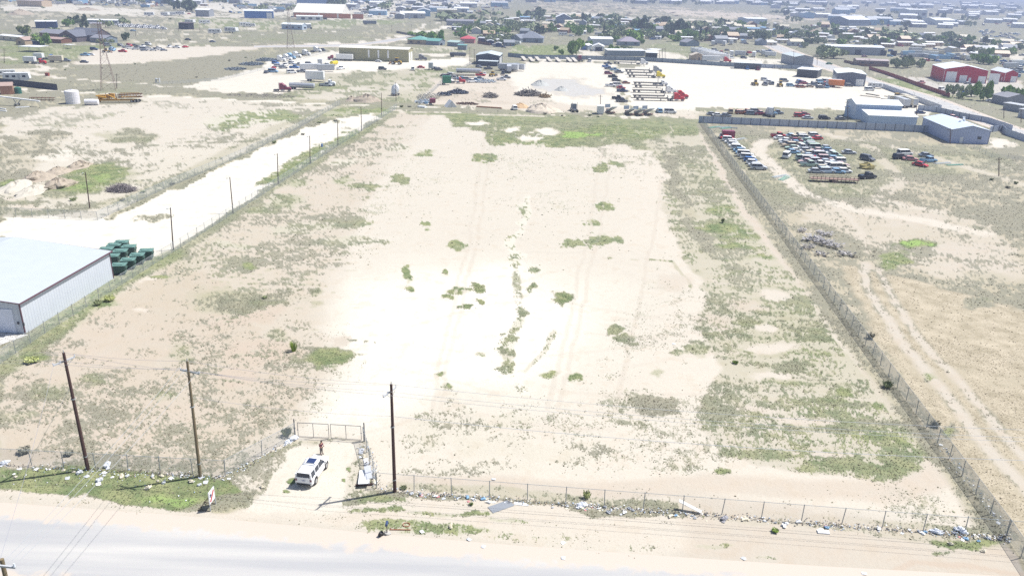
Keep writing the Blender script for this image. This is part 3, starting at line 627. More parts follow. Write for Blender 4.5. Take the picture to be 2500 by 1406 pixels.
def car_body(kind, M_body):
    L, W, zb, zr, cb, cr = car_shape(kind); b = MB(); hw = W/2
    st_ = [(-L/2,.42,.72,.86),(-L/2+.12,.3,zb*.97,.95),(-L/2+.9,.26,zb,1.0),(cb[1],.26,zb,1.0),(L/2-.5,.28,zb*.9,.97),(L/2-.1,.32,zb*.76,.88),(L/2,.42,zb*.6,.8)]
    rings = []
    for x, z0, z1, k in st_:
        y = hw*k; c = .09
        rings.append([(x,-y,z0),(x,y,z0),(x,y,z1-.22),(x,y*.94,z1-c*.4),(x,y*.8,z1),(x,-y*.8,z1),(x,-y*.94,z1-c*.4),(x,-y,z1-.22)])
    b.loft(rings, 0)
    b.frustum((cr[0]-.12,cr[1]+.12,-hw*.82,hw*.82), zr-.05, (cr[0]+.05,cr[1]-.05,-hw*.72,hw*.72), zr+.03, 0)
    for s_ in (-1, 1):
        for (xa, xb) in ((cb[0],cr[0]), (cb[1],cr[1]), ((cb[0]+cb[1])/2-.1,(cr[0]+cr[1])/2-.05)):
            b.tube((xa, s_*hw*.86, zb-.02), (xb, s_*hw*.73, zr), .05, n=4)
    if kind == 'pickup':
        b.frustum((-L/2+.12,-.7,-hw*.96,-hw*.84), zb-.02, (-L/2+.12,-.7,-hw*.96,-hw*.84), zb+.12); b.frustum((-L/2+.12,-.7,hw*.84,hw*.96), zb-.02, (-L/2+.12,-.7,hw*.84,hw*.96), zb+.12)
    return b.mesh('body', M_body, False)
def car_glass(kind):
    L, W, zb, zr, cb, cr = car_shape(kind); g = MB(); hw = W/2
    g.frustum((cb[0],cb[1],-hw*.86,hw*.86), zb-.03, (cr[0],cr[1],-hw*.76,hw*.76), zr-.02)
    if kind == 'pickup': g.frustum((-L/2+.2,-.7,-hw*.82,hw*.82), zb-.02, (-L/2+.2,-.7,-hw*.82,hw*.82), zb+.015)
    return g.mesh('window', GLASS)
MESHC = {}
def cached(k, f):
    if k not in MESHC: MESHC[k] = f()
    return MESHC[k]
NAMEK = dict(sedan='sedan', suv='suv', pickup='pickup_truck', van='van', hatch='hatchback')
CATK = dict(sedan='car', suv='car', pickup='pickup truck', van='van', hatch='car')
def make_car(kind, col):
    r = bare(NAMEK[kind]); L, W = car_shape(kind)[:2]
    link('body', cached(('cb', kind, col), lambda: car_body(kind, paint(col))), r); link('window', cached(('cg', kind), lambda: car_glass(kind)), r)
    for x in (-L*.31, L*.31):
        for y in (-W/2+.1, W/2-.1): wheel(r, x, y, .34 if kind in ('sedan','hatch') else .4)
    return r
def make_far_car(kind, col):
    """too small in the photo to show parts"""
    def f():
        m_ = MB(); a = car_body(kind, paint(col)); b = car_glass(kind)
        m_.add([v.co for v in a.vertices], [tuple(p.vertices) for p in a.polygons], 0); m_.add([v.co for v in b.vertices], [tuple(p.vertices) for p in b.polygons], 1)
        L, W = car_shape(kind)[:2]
        for x in (-L*.31, L*.31): m_.tube((x,-W/2,.36), (x,W/2,.36), .36, n=8, mi=2)
        return m_.mesh('far_car', [paint(col), GLASS, TYRE])
    return link(NAMEK[kind], cached(('far', kind, col), f))
COLN = dict(lightblue='light blue', darkgray='dark grey', gray='grey', slate='slate grey', navy='navy blue', palepink='pale pink', palegreen='pale green', paleblue='pale blue', rust='rusty', beige='beige', tan='tan')
def cn(c): return COLN.get(c, c)
def car(kind, col, x, y, deg, where, group=None, far=None):
    far = (y < 215) if far is None else far; w_ = {'suv':'SUV','hatch':'hatchback','pickup':'pickup truck'}.get(kind, kind)
    return place((far, kind, col), (lambda: make_far_car(kind, col)) if far else (lambda: make_car(kind, col)), G(x, y), rad(deg), '%s %s %s' % (cn(col), w_, where), CATK[kind], group)

# the white SUV by the gate, front turned to the gate
sv = thing('suv', 'white SUV parked on the sandy drive facing the closed gate', 'car', G(764,1160)+Vector((0,.1,0)), rad(81))
L, W = 4.85, 1.94; b = MB(); hw = W/2
st_ = [(-2.42,.5,.8,.84),(-2.38,.38,1.02,.93),(-2.2,.32,1.1,.98),(-1.2,.3,1.12,1),(0,.3,1.1,1),(1.0,.3,1.08,1),(1.7,.3,1.04,.99),(2.15,.34,.98,.94),(2.36,.4,.86,.86),(2.42,.5,.7,.78)]
rings = []
for x, z0, z1, k in st_:
    y = hw*k; rings.append([(x,-y*.92,z0),(x,y*.92,z0),(x,y,z0+.15),(x,y,z1-.25),(x,y*.97,z1-.1),(x,y*.9,z1),(x,0,z1+.02),(x,-y*.9,z1),(x,-y*.97,z1-.1),(x,-y,z1-.25),(x,-y,z0+.15)])
b.loft(rings); CARW = mat('car_white', (.8,.81,.82), .25, 0, .01, 1, .5)
b.loft([[(x,-y,1.73),(x,y,1.73),(x,y-.05,1.78),(x,y-.16,z),(x,0,z+.02),(x,-y+.16,z),(x,-y+.05,1.78)] for x, y, z in ((-2.3,.66,1.79),(-2.1,.74,1.83),(-1,.77,1.85),(.2,.76,1.83),(.5,.68,1.78))])
for s_ in (-1, 1):
    for xa, xb, r_ in ((-2.38,-2.2,.07),(-1.35,-1.3,.08),(-.35,-.32,.045),(1.25,.5,.06)): b.tube((xa, s_*hw*.92, 1.08), (xb, s_*.73, 1.76), r_, n=6)
b.box((-2.36,0,1.17), (.12,1.74,.22)); b.box((-2.36,.8,1.4), (.14,.14,.6)); b.box((-2.36,-.8,1.4), (.14,.14,.6)); b.build('body', CARW, sv, smooth=False)
g = MB(); g.frustum((-2.39,1.2,-hw*.9,hw*.9), 1.07, (-2.22,.48,-.735,.735), 1.75); g.build('window', GLASS, sv)
g = MB(); g.box((-.1,0,1.868), (.85,.9,.02)); g.build('sunroof', mat('tinted', (.03,.05,.13), .1, 0, 0), sv)
for s_ in (-1, 1):
    q = MB(); q.tube((-1.9,s_*.66,1.9), (.1,s_*.66,1.9), .025, n=6); [q.tube((x,s_*.66,1.82), (x,s_*.66,1.9), .025, n=5) for x in (-1.9,-.9,.1)]; q.build('roof_rail', paint('gray'), sv)
    q = MB(); q.box((1.0,s_*1.06,1.16), (.16,.26,.18)); q.build('mirror', CARW, sv)
    q = MB(); q.box((-2.36,s_*.8,1.0), (.14,.2,.3)); q.build('tail_light', mat('lamp_red', (.2,.1,.12), .2), sv)
    q = MB(); q.box((2.3,s_*.7,.86), (.16,.3,.16)); q.build('headlight', mat('lamp_clear', (.6,.62,.66), .15), sv)
    for x in (-1.45, 1.42):
        q = MB(); q.tube((0,s_*-.02,0), (0,s_*.03,0), .47, n=18); q.build('wheel_arch', RUBBER, sv, (x, s_*.945, .46)); wheel(sv, x, s_*.86, .4, .26)
for x in (-.95, -.65): q = MB(); q.box((x,0,1.905), (.06,1.25,.03)); q.build('crossbar', paint('gray'), sv)
q = MB(); q.box((-2.44,0,.5), (.08,1.5,.12)); q.build('bumper', RUBBER, sv)
q = MB(); q.box((-2.43,0,.92), (.04,.34,.17)); q.build('number_plate', mat('plate', (.5,.52,.6), .5), sv)
q = MB(); q.box((-2.3,0,1.83), (.2,1.2,.04)); q.build('spoiler', CARW, sv)

# the person standing at the gate, head bent over something held in both hands
def skin_body(name, chain, edges, mt, parent, lv=2):
    me = bpy.data.meshes.new(name); me.from_pydata([c[0] for c in chain], edges, []); me.materials.append(mt)
    o = link(name, me, parent); md = o.modifiers.new('skin', 'SKIN'); md.use_smooth_shade = True
    for i, c in enumerate(chain): me.skin_vertices[0].data[i].radius = c[1]
    me.skin_vertices[0].data[0].use_root = True
    s_ = o.modifiers.new('sub', 'SUBSURF'); s_.levels = lv; s_.render_levels = lv; return o
pe = G(785,1108.5); SKINM = mat('skin', (.42,.25,.18), .6)
me_parent = None
S = [((0,0,.93),(.15,.12)),((0,0,1.12),(.14,.1)),((.02,0,1.32),(.17,.12)),((.03,0,1.44),(.1,.09)),((.05,0,1.52),(.055,.055)),
  ((.02,.2,1.4),(.07,.07)),((.02,.27,1.14),(.05,.05)),((.24,.16,1.1),(.038,.038)),((.31,.1,1.12),(.03,.04)),
  ((.02,-.2,1.4),(.07,.07)),((.02,-.27,1.14),(.05,.05)),((.24,-.14,1.1),(.038,.038)),((.31,-.07,1.12),(.03,.04)),
  ((0,.1,.86),(.1,.1)),((.02,.11,.48),(.065,.065)),((0,.12,.08),(.045,.045)),((.15,.13,.04),(.045,.035)),
  ((0,-.1,.86),(.1,.1)),((.0,-.12,.48),(.065,.065)),((-.04,-.13,.08),(.045,.045)),((.11,-.14,.04),(.045,.035)),
  ((.08,0,1.6),(.085,.075)),((.11,0,1.68),(.095,.08)),((.1,0,1.74),(.05,.05)),((.2,0,1.64),(.018,.018))]
E_ = [(0,1),(1,2),(2,3),(3,4),(3,5),(5,6),(6,7),(7,8),(3,9),(9,10),(10,11),(11,12),(0,13),(13,14),(14,15),(15,16),(0,17),(17,18),(18,19),(19,20),(4,21),(21,22),(22,23),(22,24)]
for s_, w0 in ((1, 8), (-1, 12)):
    base = S[w0][0]
    for k in range(5):
        a = len(S); y = base[1]+(-.03+.015*k)*s_; th_ = k == 4
        S.append(((base[0]+(.02 if th_ else .05), y if not th_ else base[1]-.035*s_, base[2]+.015*(1 if th_ else -.5)), (.011,.011)))
        S.append(((base[0]+(.05 if th_ else .085+.008*(k % 3)), y if not th_ else base[1]-.045*s_, base[2]+(.02 if th_ else -.02)), (.009,.009))); E_ += [(w0, a), (a, a+1)]
body = skin_body('person', S, E_, SKINM, None); body.location = pe; body.rotation_euler = (0, 0, rad(-25))
tag(body, 'person in maroon top and grey trousers standing at the gate looking down at held phone', 'person')
skin_body('shirt', [((0,0,.97),(.165,.135)),((0,0,1.14),(.155,.115)),((.02,0,1.32),(.185,.135)),((.03,0,1.43),(.13,.11)),((.02,.2,1.4),(.085,.085)),((.02,.275,1.17),(.07,.065)),((.14,.21,1.12),(.055,.055)),((.02,-.2,1.4),(.085,.085)),((.02,-.275,1.17),(.07,.065)),((.14,-.2,1.12),(.055,.055))],
  [(0,1),(1,2),(2,3),(3,4),(4,5),(5,6),(3,7),(7,8),(8,9)], mat('cloth_maroon', (.13,.02,.06), .85), body)
skin_body('trousers', [((0,0,.95),(.155,.13)),((0,.1,.84),(.115,.11)),((.02,.11,.48),(.08,.08)),((0,.12,.12),(.065,.065)),((0,-.1,.84),(.115,.11)),((0,-.12,.48),(.08,.08)),((-.04,-.13,.12),(.065,.065))],
  [(0,1),(1,2),(2,3),(0,4),(4,5),(5,6)], mat('cloth_grey', (.14,.13,.13), .9), body)
m_ = MB(); m_.blob((.085,0,1.71), (.12,.1,.085), 0, 10, 6, .04, 1.66); m_.blob((.06,0,1.66), (.1,.095,.08), 0, 10, 6, .04, None); m_.build('hair', mat('hair', (.05,.035,.03), .8), body)
m_ = MB()
for s_ in (-1, 1): m_.blob((.195,.03*s_,1.665), (.012,.016,.01), 0, 6, 4, 0, None)
m_.build('eye', mat('eye', (.03,.02,.02), .3), body)
m_ = MB()
for s_ in (-1, 1): m_.blob((.08+.02*s_,.13*s_-.0,.045), (.15,.055,.05), 0, 8, 4, 0, None)
m_.build('shoe', RUBBER, body)
m_ = MB(); m_.box((0,0,0), (.15,.08,.012)); tag(m_.build('phone', RUBBER, None, pe+Vector((.33,-.14,1.14)), rad(-25)), 'small dark phone held in the hands of the person at the gate', 'phone')

# the sale sign
a, b_ = G(513,1249), G(528,1228); d = b_-a; sg = thing('sale_sign', 'white board sign with red diagonal and dark star on splayed legs', 'sign', (a+b_)/2, math.atan2(d.y, d.x))
Wd = 1.25; m_ = MB(); m_.box((0,0,1.45), (Wd,.06,1.35)); pn = m_.build('panel', mat('sign_white', (.78,.78,.8), .5, 0, .02), sg)
for s_ in (-1, 1):
    m_ = MB(); m_.add([(-.5,.045*s_,1.05),(-.3,.045*s_,.9),(.5,.045*s_,1.8),(.32,.045*s_,1.95)], [(0,1,2,3)] if s_ < 0 else [(3,2,1,0)]); m_.build('red_band', paint('red'), pn)
    m_ = MB(); st = [(math.cos(k*math.pi/5+.3)*(.26 if k % 2 else .12)-.28, .05*s_, 1.65+math.sin(k*math.pi/5+.3)*(.26 if k % 2 else .12)) for k in range(10)]; m_.add(st, [tuple(range(10)) if s_ < 0 else tuple(range(9, -1, -1))]); m_.build('emblem', paint('navy'), pn)
for s_ in (-1, 1):
    m_ = MB(); m_.tube((s_*.58,0,0), (s_*.58,0,2.15), .045, n=6); m_.build('leg', WOOD_W, sg); m_ = MB(); m_.tube((s_*.58,.04,1.5), (s_*.66,1.3,0), .03, n=6); m_.tube((s_*.58,0,.05), (s_*.66,1.3,.05), .03, n=6); m_.build('prop', WOOD_D, sg)
# mailbox
t = thing('mailbox', 'black mailbox on a thin post beside the road edge', 'mailbox', G(945,1303)); m_ = MB(); m_.tube((0,0,0), (0,0,1.1), .05, n=6); m_.build('post', WOOD_D, t)
m_ = MB(); m_.prism([(-.12,1.1),(.12,1.1),(.12,1.28),(.07,1.36),(-.07,1.36),(-.12,1.28)], -.28, .28); m_.build('box', paint('navy'), t); m_ = MB(); m_.blob((0,0,.06), (.35,.3,.16), 0, 8, 4, .2); m_.build('footing', mat('concrete', (.4,.39,.37), .9), t)
m_ = MB(); m_.box((0,0,.28), (.34,.3,.5), 0, .4, Matrix.Rotation(.4, 4, 'X')); m_.tube((.1,0,.1), (.5,.1,.1), .1, n=8); tag(m_.build('bin', RUBBER, None, G(930,1308), .5), 'small black tipped bin lying beside the mailbox', 'bin')
m_ = MB(); [m_.tube((.35*math.cos(k*.6),.3*math.sin(k*.6),.05), (.35*math.cos(k*.6+.6),.3*math.sin(k*.6+.6),.05), .04, n=6) for k in range(10)]; tag(m_.build('hose_coil', mat('rusty_brown', COL['rust']), None, G(992,1281)), 'coil of brown hose on the sand behind the mailbox', 'hose')
m_ = MB(); m_.tube((0,0,.05), (2.0,0,.06), .05, n=6); m_.tube((0,0,.05), (.1,.1,.2), .04, n=6); tag(m_.build('pipe', mat('rusty_brown', COL['rust']), None, G(952,1293), .02), 'thin dark rod on the ground beside the mailbox', 'pipe')
# the pale door panels by the fence wing
t = thing('door_panel', 'white door panel leaning low on boards beside the fence wing', 'panel', G(890,1170), rad(98)); m_ = MB(); m_.box((0,0,.35), (3.1,1.15,.07), 0, 0, Matrix.Rotation(.12, 4, 'Y')); m_.build('leaf', WHITE, t); m_ = MB(); m_.box((-1.1,0,.12), (.15,1.8,.18)); m_.build('bearer', WOOD_D, t)
t = thing('door_panel', 'grey white panel lying skewed over the lower door panel', 'panel', G(899,1162), rad(104)); m_ = MB(); m_.box((0,0,.5), (2.4,.7,.06), 0, 0, Matrix.Rotation(-.1, 4, 'X')); m_.build('leaf', mat('panel_grey', (.6,.62,.66), .5), t); m_ = MB(); m_.box((.3,0,.22), (.1,.6,.44)); m_.build('bearer', WOOD_L, t)
m_ = MB(); m_.box((0,0,.03), (2.5,1.1,.04)); [m_.box((0,-.45+.18*k,.06), (2.5,.03,.03)) for k in range(6)]; tag(m_.build('metal_sheet', paint('gray'), None, G(1223,1236), rad(32)), 'flat grey corrugated sheet on the sand outside the fence', 'sheet')
def bar(x0, y0, x1, y1, w_, h_, mt, nm, lb, ct, z0=0, z1=0):
    a, b_ = G(x0, y0, z0), G(x1, y1, z1); d = b_-a; m_ = MB(); q = d.to_track_quat('X', 'Z').to_matrix().to_4x4(); m_.box((0,0,0), (d.length, w_, h_), 0, 0, q); m_.box((0,0,h_*.6), (d.length*.96, w_*.5, h_*.4), 0, 0, q); c_ = (a+b_)/2; c_.z += h_/2+.01; return tag(m_.build(nm, mt, None, c_), lb, ct)
bar(1658,1222,1712,1250,.42,.06,WHITE,'plank','long white plank leaning through the roadside fence',  'plank', .9, .15)
bar(1995,1298,2024,1300,.5,.12,WHITE,'foam_slab','short white slab lying outside the fence on the sand', 'slab')
bar(1255,1228,1285,1232,.4,.05,WHITE,'board','flat white board against the fence next to the grey corrugated sheet', 'board')
# crumpled mattress heap by the gate
for x, y, s_, lb in ((716,1074,1.3,'crumpled white mattress slumped at the gate post foot'), (703,1080,.9,'smaller crumpled pale bundle beside the white mattress'), (262,1138,1.2,'big white rag draped at the foot of the dark pole fence'), (1768,1268,1.0,'black and white bundle under the roadside fence'),(1420,1235,1.2,'large heap of pale blue plastic under the roadside fence'),(2286,1300,1.1,'grey stuffed sack near the green weeds at the fence corner'),(2345,1297,1.2,'pale lilac stuffed sack near the green weeds at the fence corner'),(12,1132,1.0,'grey stuffed sack by the fence at the grass verge edge')):
    s_ *= .75; m_ = MB(); m_.blob((0,0,.22*s_), (.55*s_,.35*s_,.3*s_), 0, 10, 6, .28); m_.blob((.4*s_,.15,.15*s_), (.35*s_,.25*s_,.2*s_), 0, 8, 5, .3); m_.box((-.4*s_,-.2,.05), (.6*s_,.4*s_,.05), 0, .5)
    tag(m_.build('rubbish_bundle', mat('plastic_pale', (.66,.69,.75), .5, 0, .15) if 'black' not in lb else mat('plastic_mix', (.3,.3,.33), .5, 0, .8, 2), None, G(x, y), random.random()*3), lb, 'rubbish')
# scattered litter
LIT = [('white','paper_scrap'),('cream','plastic_bag'),('silver','paper_scrap'),('white','plastic_bottle'),('silver','plastic_bag'),('cream','paper_scrap'),('white','plastic_bag'),('white','carton'),('lightblue','plastic_bag'),('silver','tin_can'),('pink','paper_scrap'),('gray','plastic_bag'),('cream','carton'),('white','plastic_bottle')]
def litter_mesh(k, c):
    m_ = MB()
    if k == 'paper_scrap':
        a = [(-.25,-.18,.02),(.22,-.2,.06),(.27,.12,.02),(.05,.2,.1),(-.2,.17,.04)]; m_.add(a+[(x,y,z+.012) for x, y, z in a], [(0,1,2,3,4),(9,8,7,6,5)]+[(i,(i+1)%5,5+(i+1)%5,5+i) for i in range(5)])
    elif k == 'plastic_bag': m_.blob((0,0,.12), (.26,.2,.17), 0, 9, 6, .35); m_.tube((.15,0,.15), (.32,.1,.22), .06, .02, 6)
    elif k == 'carton': m_.box((0,0,.1), (.4,.28,.2)); m_.box((.16,.2,.19), (.3,.14,.015), 0, .3); m_.box((-.26,0,.18), (.14,.28,.015))
    elif k == 'tin_can': m_.tube((-.15,0,.09), (.15,0,.09), .09, .08, 9); m_.tube((.15,0,.09), (.17,0,.09), .05, .05, 8)
    else: m_.tube((-.16,0,.07), (.1,0,.07), .07, .07, 8); m_.tube((.1,0,.07), (.2,0,.08), .07, .025, 8); m_.tube((.2,0,.08), (.24,0,.08), .03, .03, 6)
    return m_.mesh(k, mat('litter_'+c, COL[c], .5, 0, .12, 8))
def litter(x, y, k, c, where, s_=None):
    s_ = (s_ or random.uniform(.5, 1.25))*.8; o = link(k, cached(('lit', k, c), lambda: litter_mesh(k, c)), None, G(x, y), random.random()*6.28); o.scale = (s_, s_, s_)
    tag(o, '%s %s %s' % (cn(c), k.replace('_', ' '), where), 'litter', 'litter along the roadside')
RL = random.Random(5)
for i in range(104):
    u = RL.random(); x = 975+u*1500; y = 1194+(x-920)*.0765+RL.choice((-3,0,2,4,6,10))+RL.uniform(-2, 4); c, k = RL.choice(LIT); litter(x, y+3, k, c, 'under the roadside fence '+('near the drive pole' if x < 1250 else 'past the grey sheet' if x < 1650 else 'past the long plank' if x < 2050 else 'near the sandy corner'))
for i in range(34):
    x = RL.uniform(0, 560); y = 1135+x*.05+RL.uniform(0, 52)*RL.random()+4; c, k = RL.choice(LIT[:5]); litter(x, y, k, c, 'on the green verge '+('below the dark slanted arm pole' if x < 300 else 'below the olive pole'), RL.uniform(.8, 1.6))
for i in range(16):
    t_ = RL.random(); x = 882+t_*35+RL.uniform(-12, 4); y = 1085+t_*100; c, k = RL.choice(LIT[:5]); litter(x, y, k, c, 'along the short fence wing by the drive', RL.uniform(.9, 1.8))
for i in range(14):
    t_ = RL.random(); x = 2290+t_*180+RL.uniform(-12, 12); y = 1078+t_*240; c, k = RL.choice(LIT[:4]); litter(x, y, k, c, 'caught along the fence at the sandy corner')
for x, y in ((1205,1170),(1030,1298),(1100,1283),(1145,1317),(1180,1334),(1375,1325),(1375,1362),(1815,1363),(2110,1400),(2320,1328),(2400,1346),(640,1190),(1645,840),(1100,1288),(2315,908)): c, k = RL.choice(LIT[:3]); litter(x, y, k, c, 'lying alone on open ground', 1.2)
m_ = MB(); m_.tube((0,0,0), (0,0,.9), .29, n=14); m_.tube((0,0,.3), (0,0,.33), .31, n=14); m_.tube((0,0,.6), (0,0,.63), .31, n=14); tag(m_.build('barrel', paint('blue'), None, G(786,359)), 'small bright blue barrel on the weedy bank of the lane', 'barrel')
# ------------------------------------------------------------------ buildings
CONC = mat('concrete', (.45,.44,.41), .9)
def building(name, label, A, B, D, h, wall, roof, rise=1.2, ridge='x', doors=(), cat='building', trim=None, over=.35, group=None, doorm=None, kind='gable', windows=()):
    """A to B is the near wall from its left to its right end, D metres deep; doors/windows: (side f|l|r|b, from, width, height, sill)"""
    A = Vector((A.x, A.y, 0)); d = Vector((B.x, B.y, 0))-A; L = d.length; t = thing(name, label, cat, A, math.atan2(d.y, d.x), group)
    m_ = MB()
    if kind == 'shed': rise_ = rise; pf = [(0,-.3),(D,-.3),(D,h+rise_),(0,h)]; m_.prism(pf, 0, L, ax='x'); rf = [(-over,h+.02),(D+over,h+rise_+.02),(D+over,h+rise_+.2),(-over,h+.2)]; ax, e0, e1 = 'x', -over, L+over
    elif ridge == 'x': pf = [(0,-.3),(D,-.3),(D,h),(D/2,h+rise),(0,h)]; m_.prism(pf, 0, L, ax='x'); rf = [(-over,h-.02),(D/2,h+rise+.06),(D+over,h-.02),(D+over,h+.1),(D/2,h+rise+.2),(-over,h+.1)]; ax, e0, e1 = 'x', -over, L+over
    else: pf = [(0,-.3),(L,-.3),(L,h),(L/2,h+rise),(0,h)]; m_.prism(pf, 0, D, ax='y'); rf = [(-over,h-.02),(L/2,h+rise+.06),(L+over,h-.02),(L+over,h+.1),(L/2,h+rise+.2),(-over,h+.1)]; ax, e0, e1 = 'y', -over, D+over
    if kind == 'gable' or kind == 'shed':
        m_.build('wall', wall, t); r = MB(); r.prism(rf, e0, e1, ax=ax); ro = r.build('roof', roof, t)
        if trim:
            q = MB()
            for x, y in ((0,0),(L,0),(L,D),(0,D)): q.box((x, y, h/2), (.16,.16,h))
            if ridge == 'x' and kind == 'gable':
                for y in (-over, D+over): q.box((L/2, y, h+.02), (L+2*over+.04,.12,.2))
                for x in (-over, L+over):
                    q.tube((x,-over,h+.04), (x,D/2,h+rise+.12), .09, n=4); q.tube((x,D+over,h+.04), (x,D/2,h+rise+.12), .09, n=4)
            else:
                for x in (-over, L+over): q.box((x, D/2, h+.02), (.12,D+2*over+.04,.2))
                for y in (-over, D+over):
                    q.tube((-over,y,h+.04), (L/2,y,h+rise+.12), .09, n=4); q.tube((L+over,y,h+.04), (L/2,y,h+rise+.12), .09, n=4)
            q.build('trim', trim, t)
    else:  # hip
        m_ = MB(); m_.box((L/2,D/2,h/2-.15), (L,D,h+.3)); m_.build('wall', wall, t); r = MB(); o = .5; k = min(L, D)/2
        v = [(-o,-o,h),(L+o,-o,h),(L+o,D+o,h),(-o,D+o,h)]; top = [(k,D/2,h+rise),(L-k,D/2,h+rise)] if L > D else [(L/2,k,h+rise),(L/2,D-k,h+rise)]
        base = [(a, b_, c+.12) for a, b_, c in v]; 
        if L > D: r.add(v+base+top, [(0,1,5,4),(1,2,6,5),(2,3,7,6),(3,0,4,7),(4,5,9,8),(5,6,9),(6,7,8,9),(7,4,8),(3,2,1,0)])
        else: r.add(v+base+top, [(0,1,5,4),(1,2,6,5),(2,3,7,6),(3,0,4,7),(4,5,8),(5,6,9,8),(6,7,9),(7,4,8,9),(3,2,1,0)])
        r.build('roof', roof, t)
    for lst, nm, mt in ((doors, 'door', doorm or WHITE), (windows, 'window', GLASS)):
        for dd in lst:
            s_, a, w_, hh = dd[:4]; z = dd[4] if len(dd) > 4 else 0; q = MB(); th_ = .08; z0 = z+.02
            if s_ == 'f': q.box((a+w_/2,-.02,z0+hh/2), (w_,th_,hh)); q.box((a+w_/2,-.05,z0+hh), (w_+.2,th_,.1))
            if s_ == 'b': q.box((a+w_/2,D+.02,z0+hh/2), (w_,th_,hh))
            if s_ == 'l': q.box((-.02,a+w_/2,z0+hh/2), (th_,w_,hh)); q.box((-.05,a+w_/2,z0+hh), (th_,w_+.2,.1))
            if s_ == 'r': q.box((L+.02,a+w_/2,z0+hh/2), (th_,w_,hh)); q.box((L+.05,a+w_/2,z0+hh), (th_,w_+.2,.1))
            q.build(nm, mt, t)
    return t
def bpx(a, b): return G(*a), G(*b)
DOORB = siding('door_pale', (.75,.79,.88), .5, .9, .4, ''); 
# the pale blue warehouse with the dumpsters
N0 = Vector((-70.56, 103.9, 0)); F0 = Vector((-68.72, 126.8, 0)); lw = (F0-N0); dr = lw.normalized(); rt = Vector((dr.y, -dr.x, 0)); Wd = 34.0
wh = building('warehouse', 'pale blue ribbed metal warehouse with a roll door at the lane', N0-rt*Wd, N0, lw.length, 4.8, siding('warehouse_wall', (.54,.58,.64), .62, .86, .45), siding('warehouse_roof', (.44,.48,.505), .45, .95, .5), 1.5, 'y', (('f', Wd-6.0, 4.7, 3.7),), trim=mat('trim_maroon', (.13,.07,.09), .5), doorm=DOORB)
m_ = MB(); m_.box((Wd+.12,-.1,1.6), (.2,.2,.5)); m_.box((Wd-.7,-.08,1.7), (.25,.1,.35)); m_.build('meter_box', mat('dark_metal', (.06,.06,.07), .5), wh)
m_ = MB(); q0 = N0-rt*Wd-dr*.2; m_.add([(-.0,0,0),(Wd+.6,0,0),(Wd-9,-22,0),(-.0,-22,0)], [(0,3,2,1)]); o = m_.build('concrete_apron', mat('apron', (.55,.54,.53), .9, 0, .06), None, q0+Vector((0,0,.01)), math.atan2(rt.y, rt.x)); struct(o)
# dumpsters
def make_dumpster():
    r = bare('dumpster'); m_ = MB(); m_.frustum((-.85,.85,-.62,.62), .12, (-1.0,1.0,-.8,.8), 1.35)
    for k in range(6): x = -.8+.32*k; m_.frustum((x-.05,x+.05,-.68,.68), .14, (x-.05,x+.05,-.86,.86), 1.36)
    for s_ in (-1, 1): m_.box((s_*1.02,0,.95), (.12,.9,.18))
    m_.build('body', mat('dumpster_green', (.06,.115,.1), .5, .1), r); q = MB(); q.box((0,0,1.42), (2.15,1.75,.08)); q.box((0,0,1.49), (1.3,1.0,.09)); q.box((-.6,.3,1.5), (.5,.6,.12)); q.build('lid', mat('dumpster_lid', (.13,.24,.21), .4), r)
    q = MB(); q.box((-.98,0,.75), (.06,1.2,.9)); q.tube((-.5,-.75,.15), (.5,-.75,.15), .1, n=8); q.build('skid_and_end_shade', RUBBER, r); return r  # near-black plate paints the shade of the open left end; the tube is the skid
for i, (x, y) in enumerate(((360,632),(338,643),(316,655),(294,668),(318,622),(297,633),(277,645),(282,618),(263,628),(300,611))):
    row = ['fence side row', 'middle row', 'lane side row'][0 if i < 4 else 1 if i < 7 else 2]; n_ = ['farthest of the', 'second farthest of the', 'third farthest of the', 'nearest of the'][(i, i-4, i-7)[0 if i < 4 else 1 if i < 7 else 2]]
    place('dumpster', make_dumpster, G(x, y), rad(12), 'dark green ribbed dumpster, %s %s by the warehouse' % (n_, row), 'dumpster', 'green dumpsters behind the warehouse', (1.12,1.12,1.2))
# sheet metal boundary walls
def sheet_wall(P_, h, mt, label, gap=3.0, name='sheet_metal_wall', postm=None, nm='wall'):
    t = thing(name, label, 'wall', P_[0]); o0 = P_[0]; m_ = MB(); pst = cached(('pw', h), lambda: (lambda q: (q.box((0,0,h/2), (.14,.14,h+.1)), q.box((0,0,h+.06), (.2,.2,.06)), q.mesh('post', postm or mat('wall_post', (.1,.11,.14), .6)))[2])(MB()))
    tot = sum((P_[i]-P_[i-1]).length for i in range(1, len(P_))); gap = max(gap, tot/88)
    for i in range(1, len(P_)):
        a, b_ = P_[i-1]-o0, P_[i]-o0; d = b_-a; an = math.atan2(d.y, d.x); m_.box(((a.x+b_.x)/2,(a.y+b_.y)/2,h/2), (d.length,.08,h), 0, an); k = max(1, int(d.length/gap)); nn = Vector((math.sin(an), -math.cos(an), 0))*.1
        if nn.y > 0: nn = -nn
        for j in range(k): p = a.lerp(b_, (j+.5)/k)+nn; link('post', pst, t, p, an)
    m_.build('panel', mt, t); return t
BLUEW = siding('wall_bluegray', (.40,.45,.54), 1.4, .86)
sheet_wall(g2('1705,300 1960,311 2266,324'), 2.6, BLUEW, 'blue grey sheet metal wall in front of the salvage yard', 3.3)
sheet_wall(g2('2415,324 2445,320 2455,330 2500,345 2560,362'), 2.3, BLUEW, 'blue grey sheet metal wall beside the pale gabled warehouse', 3.5)
sheet_wall(g2('2240,268 2300,277 2350,289 2410,300 2470,320'), 2.2, BLUEW, 'blue grey sheet metal wall curving along the street corner', 4)
sheet_wall(g2('2145,212 2200,232 2250,252 2297,270 2268,272'), 2.2, BLUEW, 'blue grey sheet metal wall between the lorry yard and the street', 3)
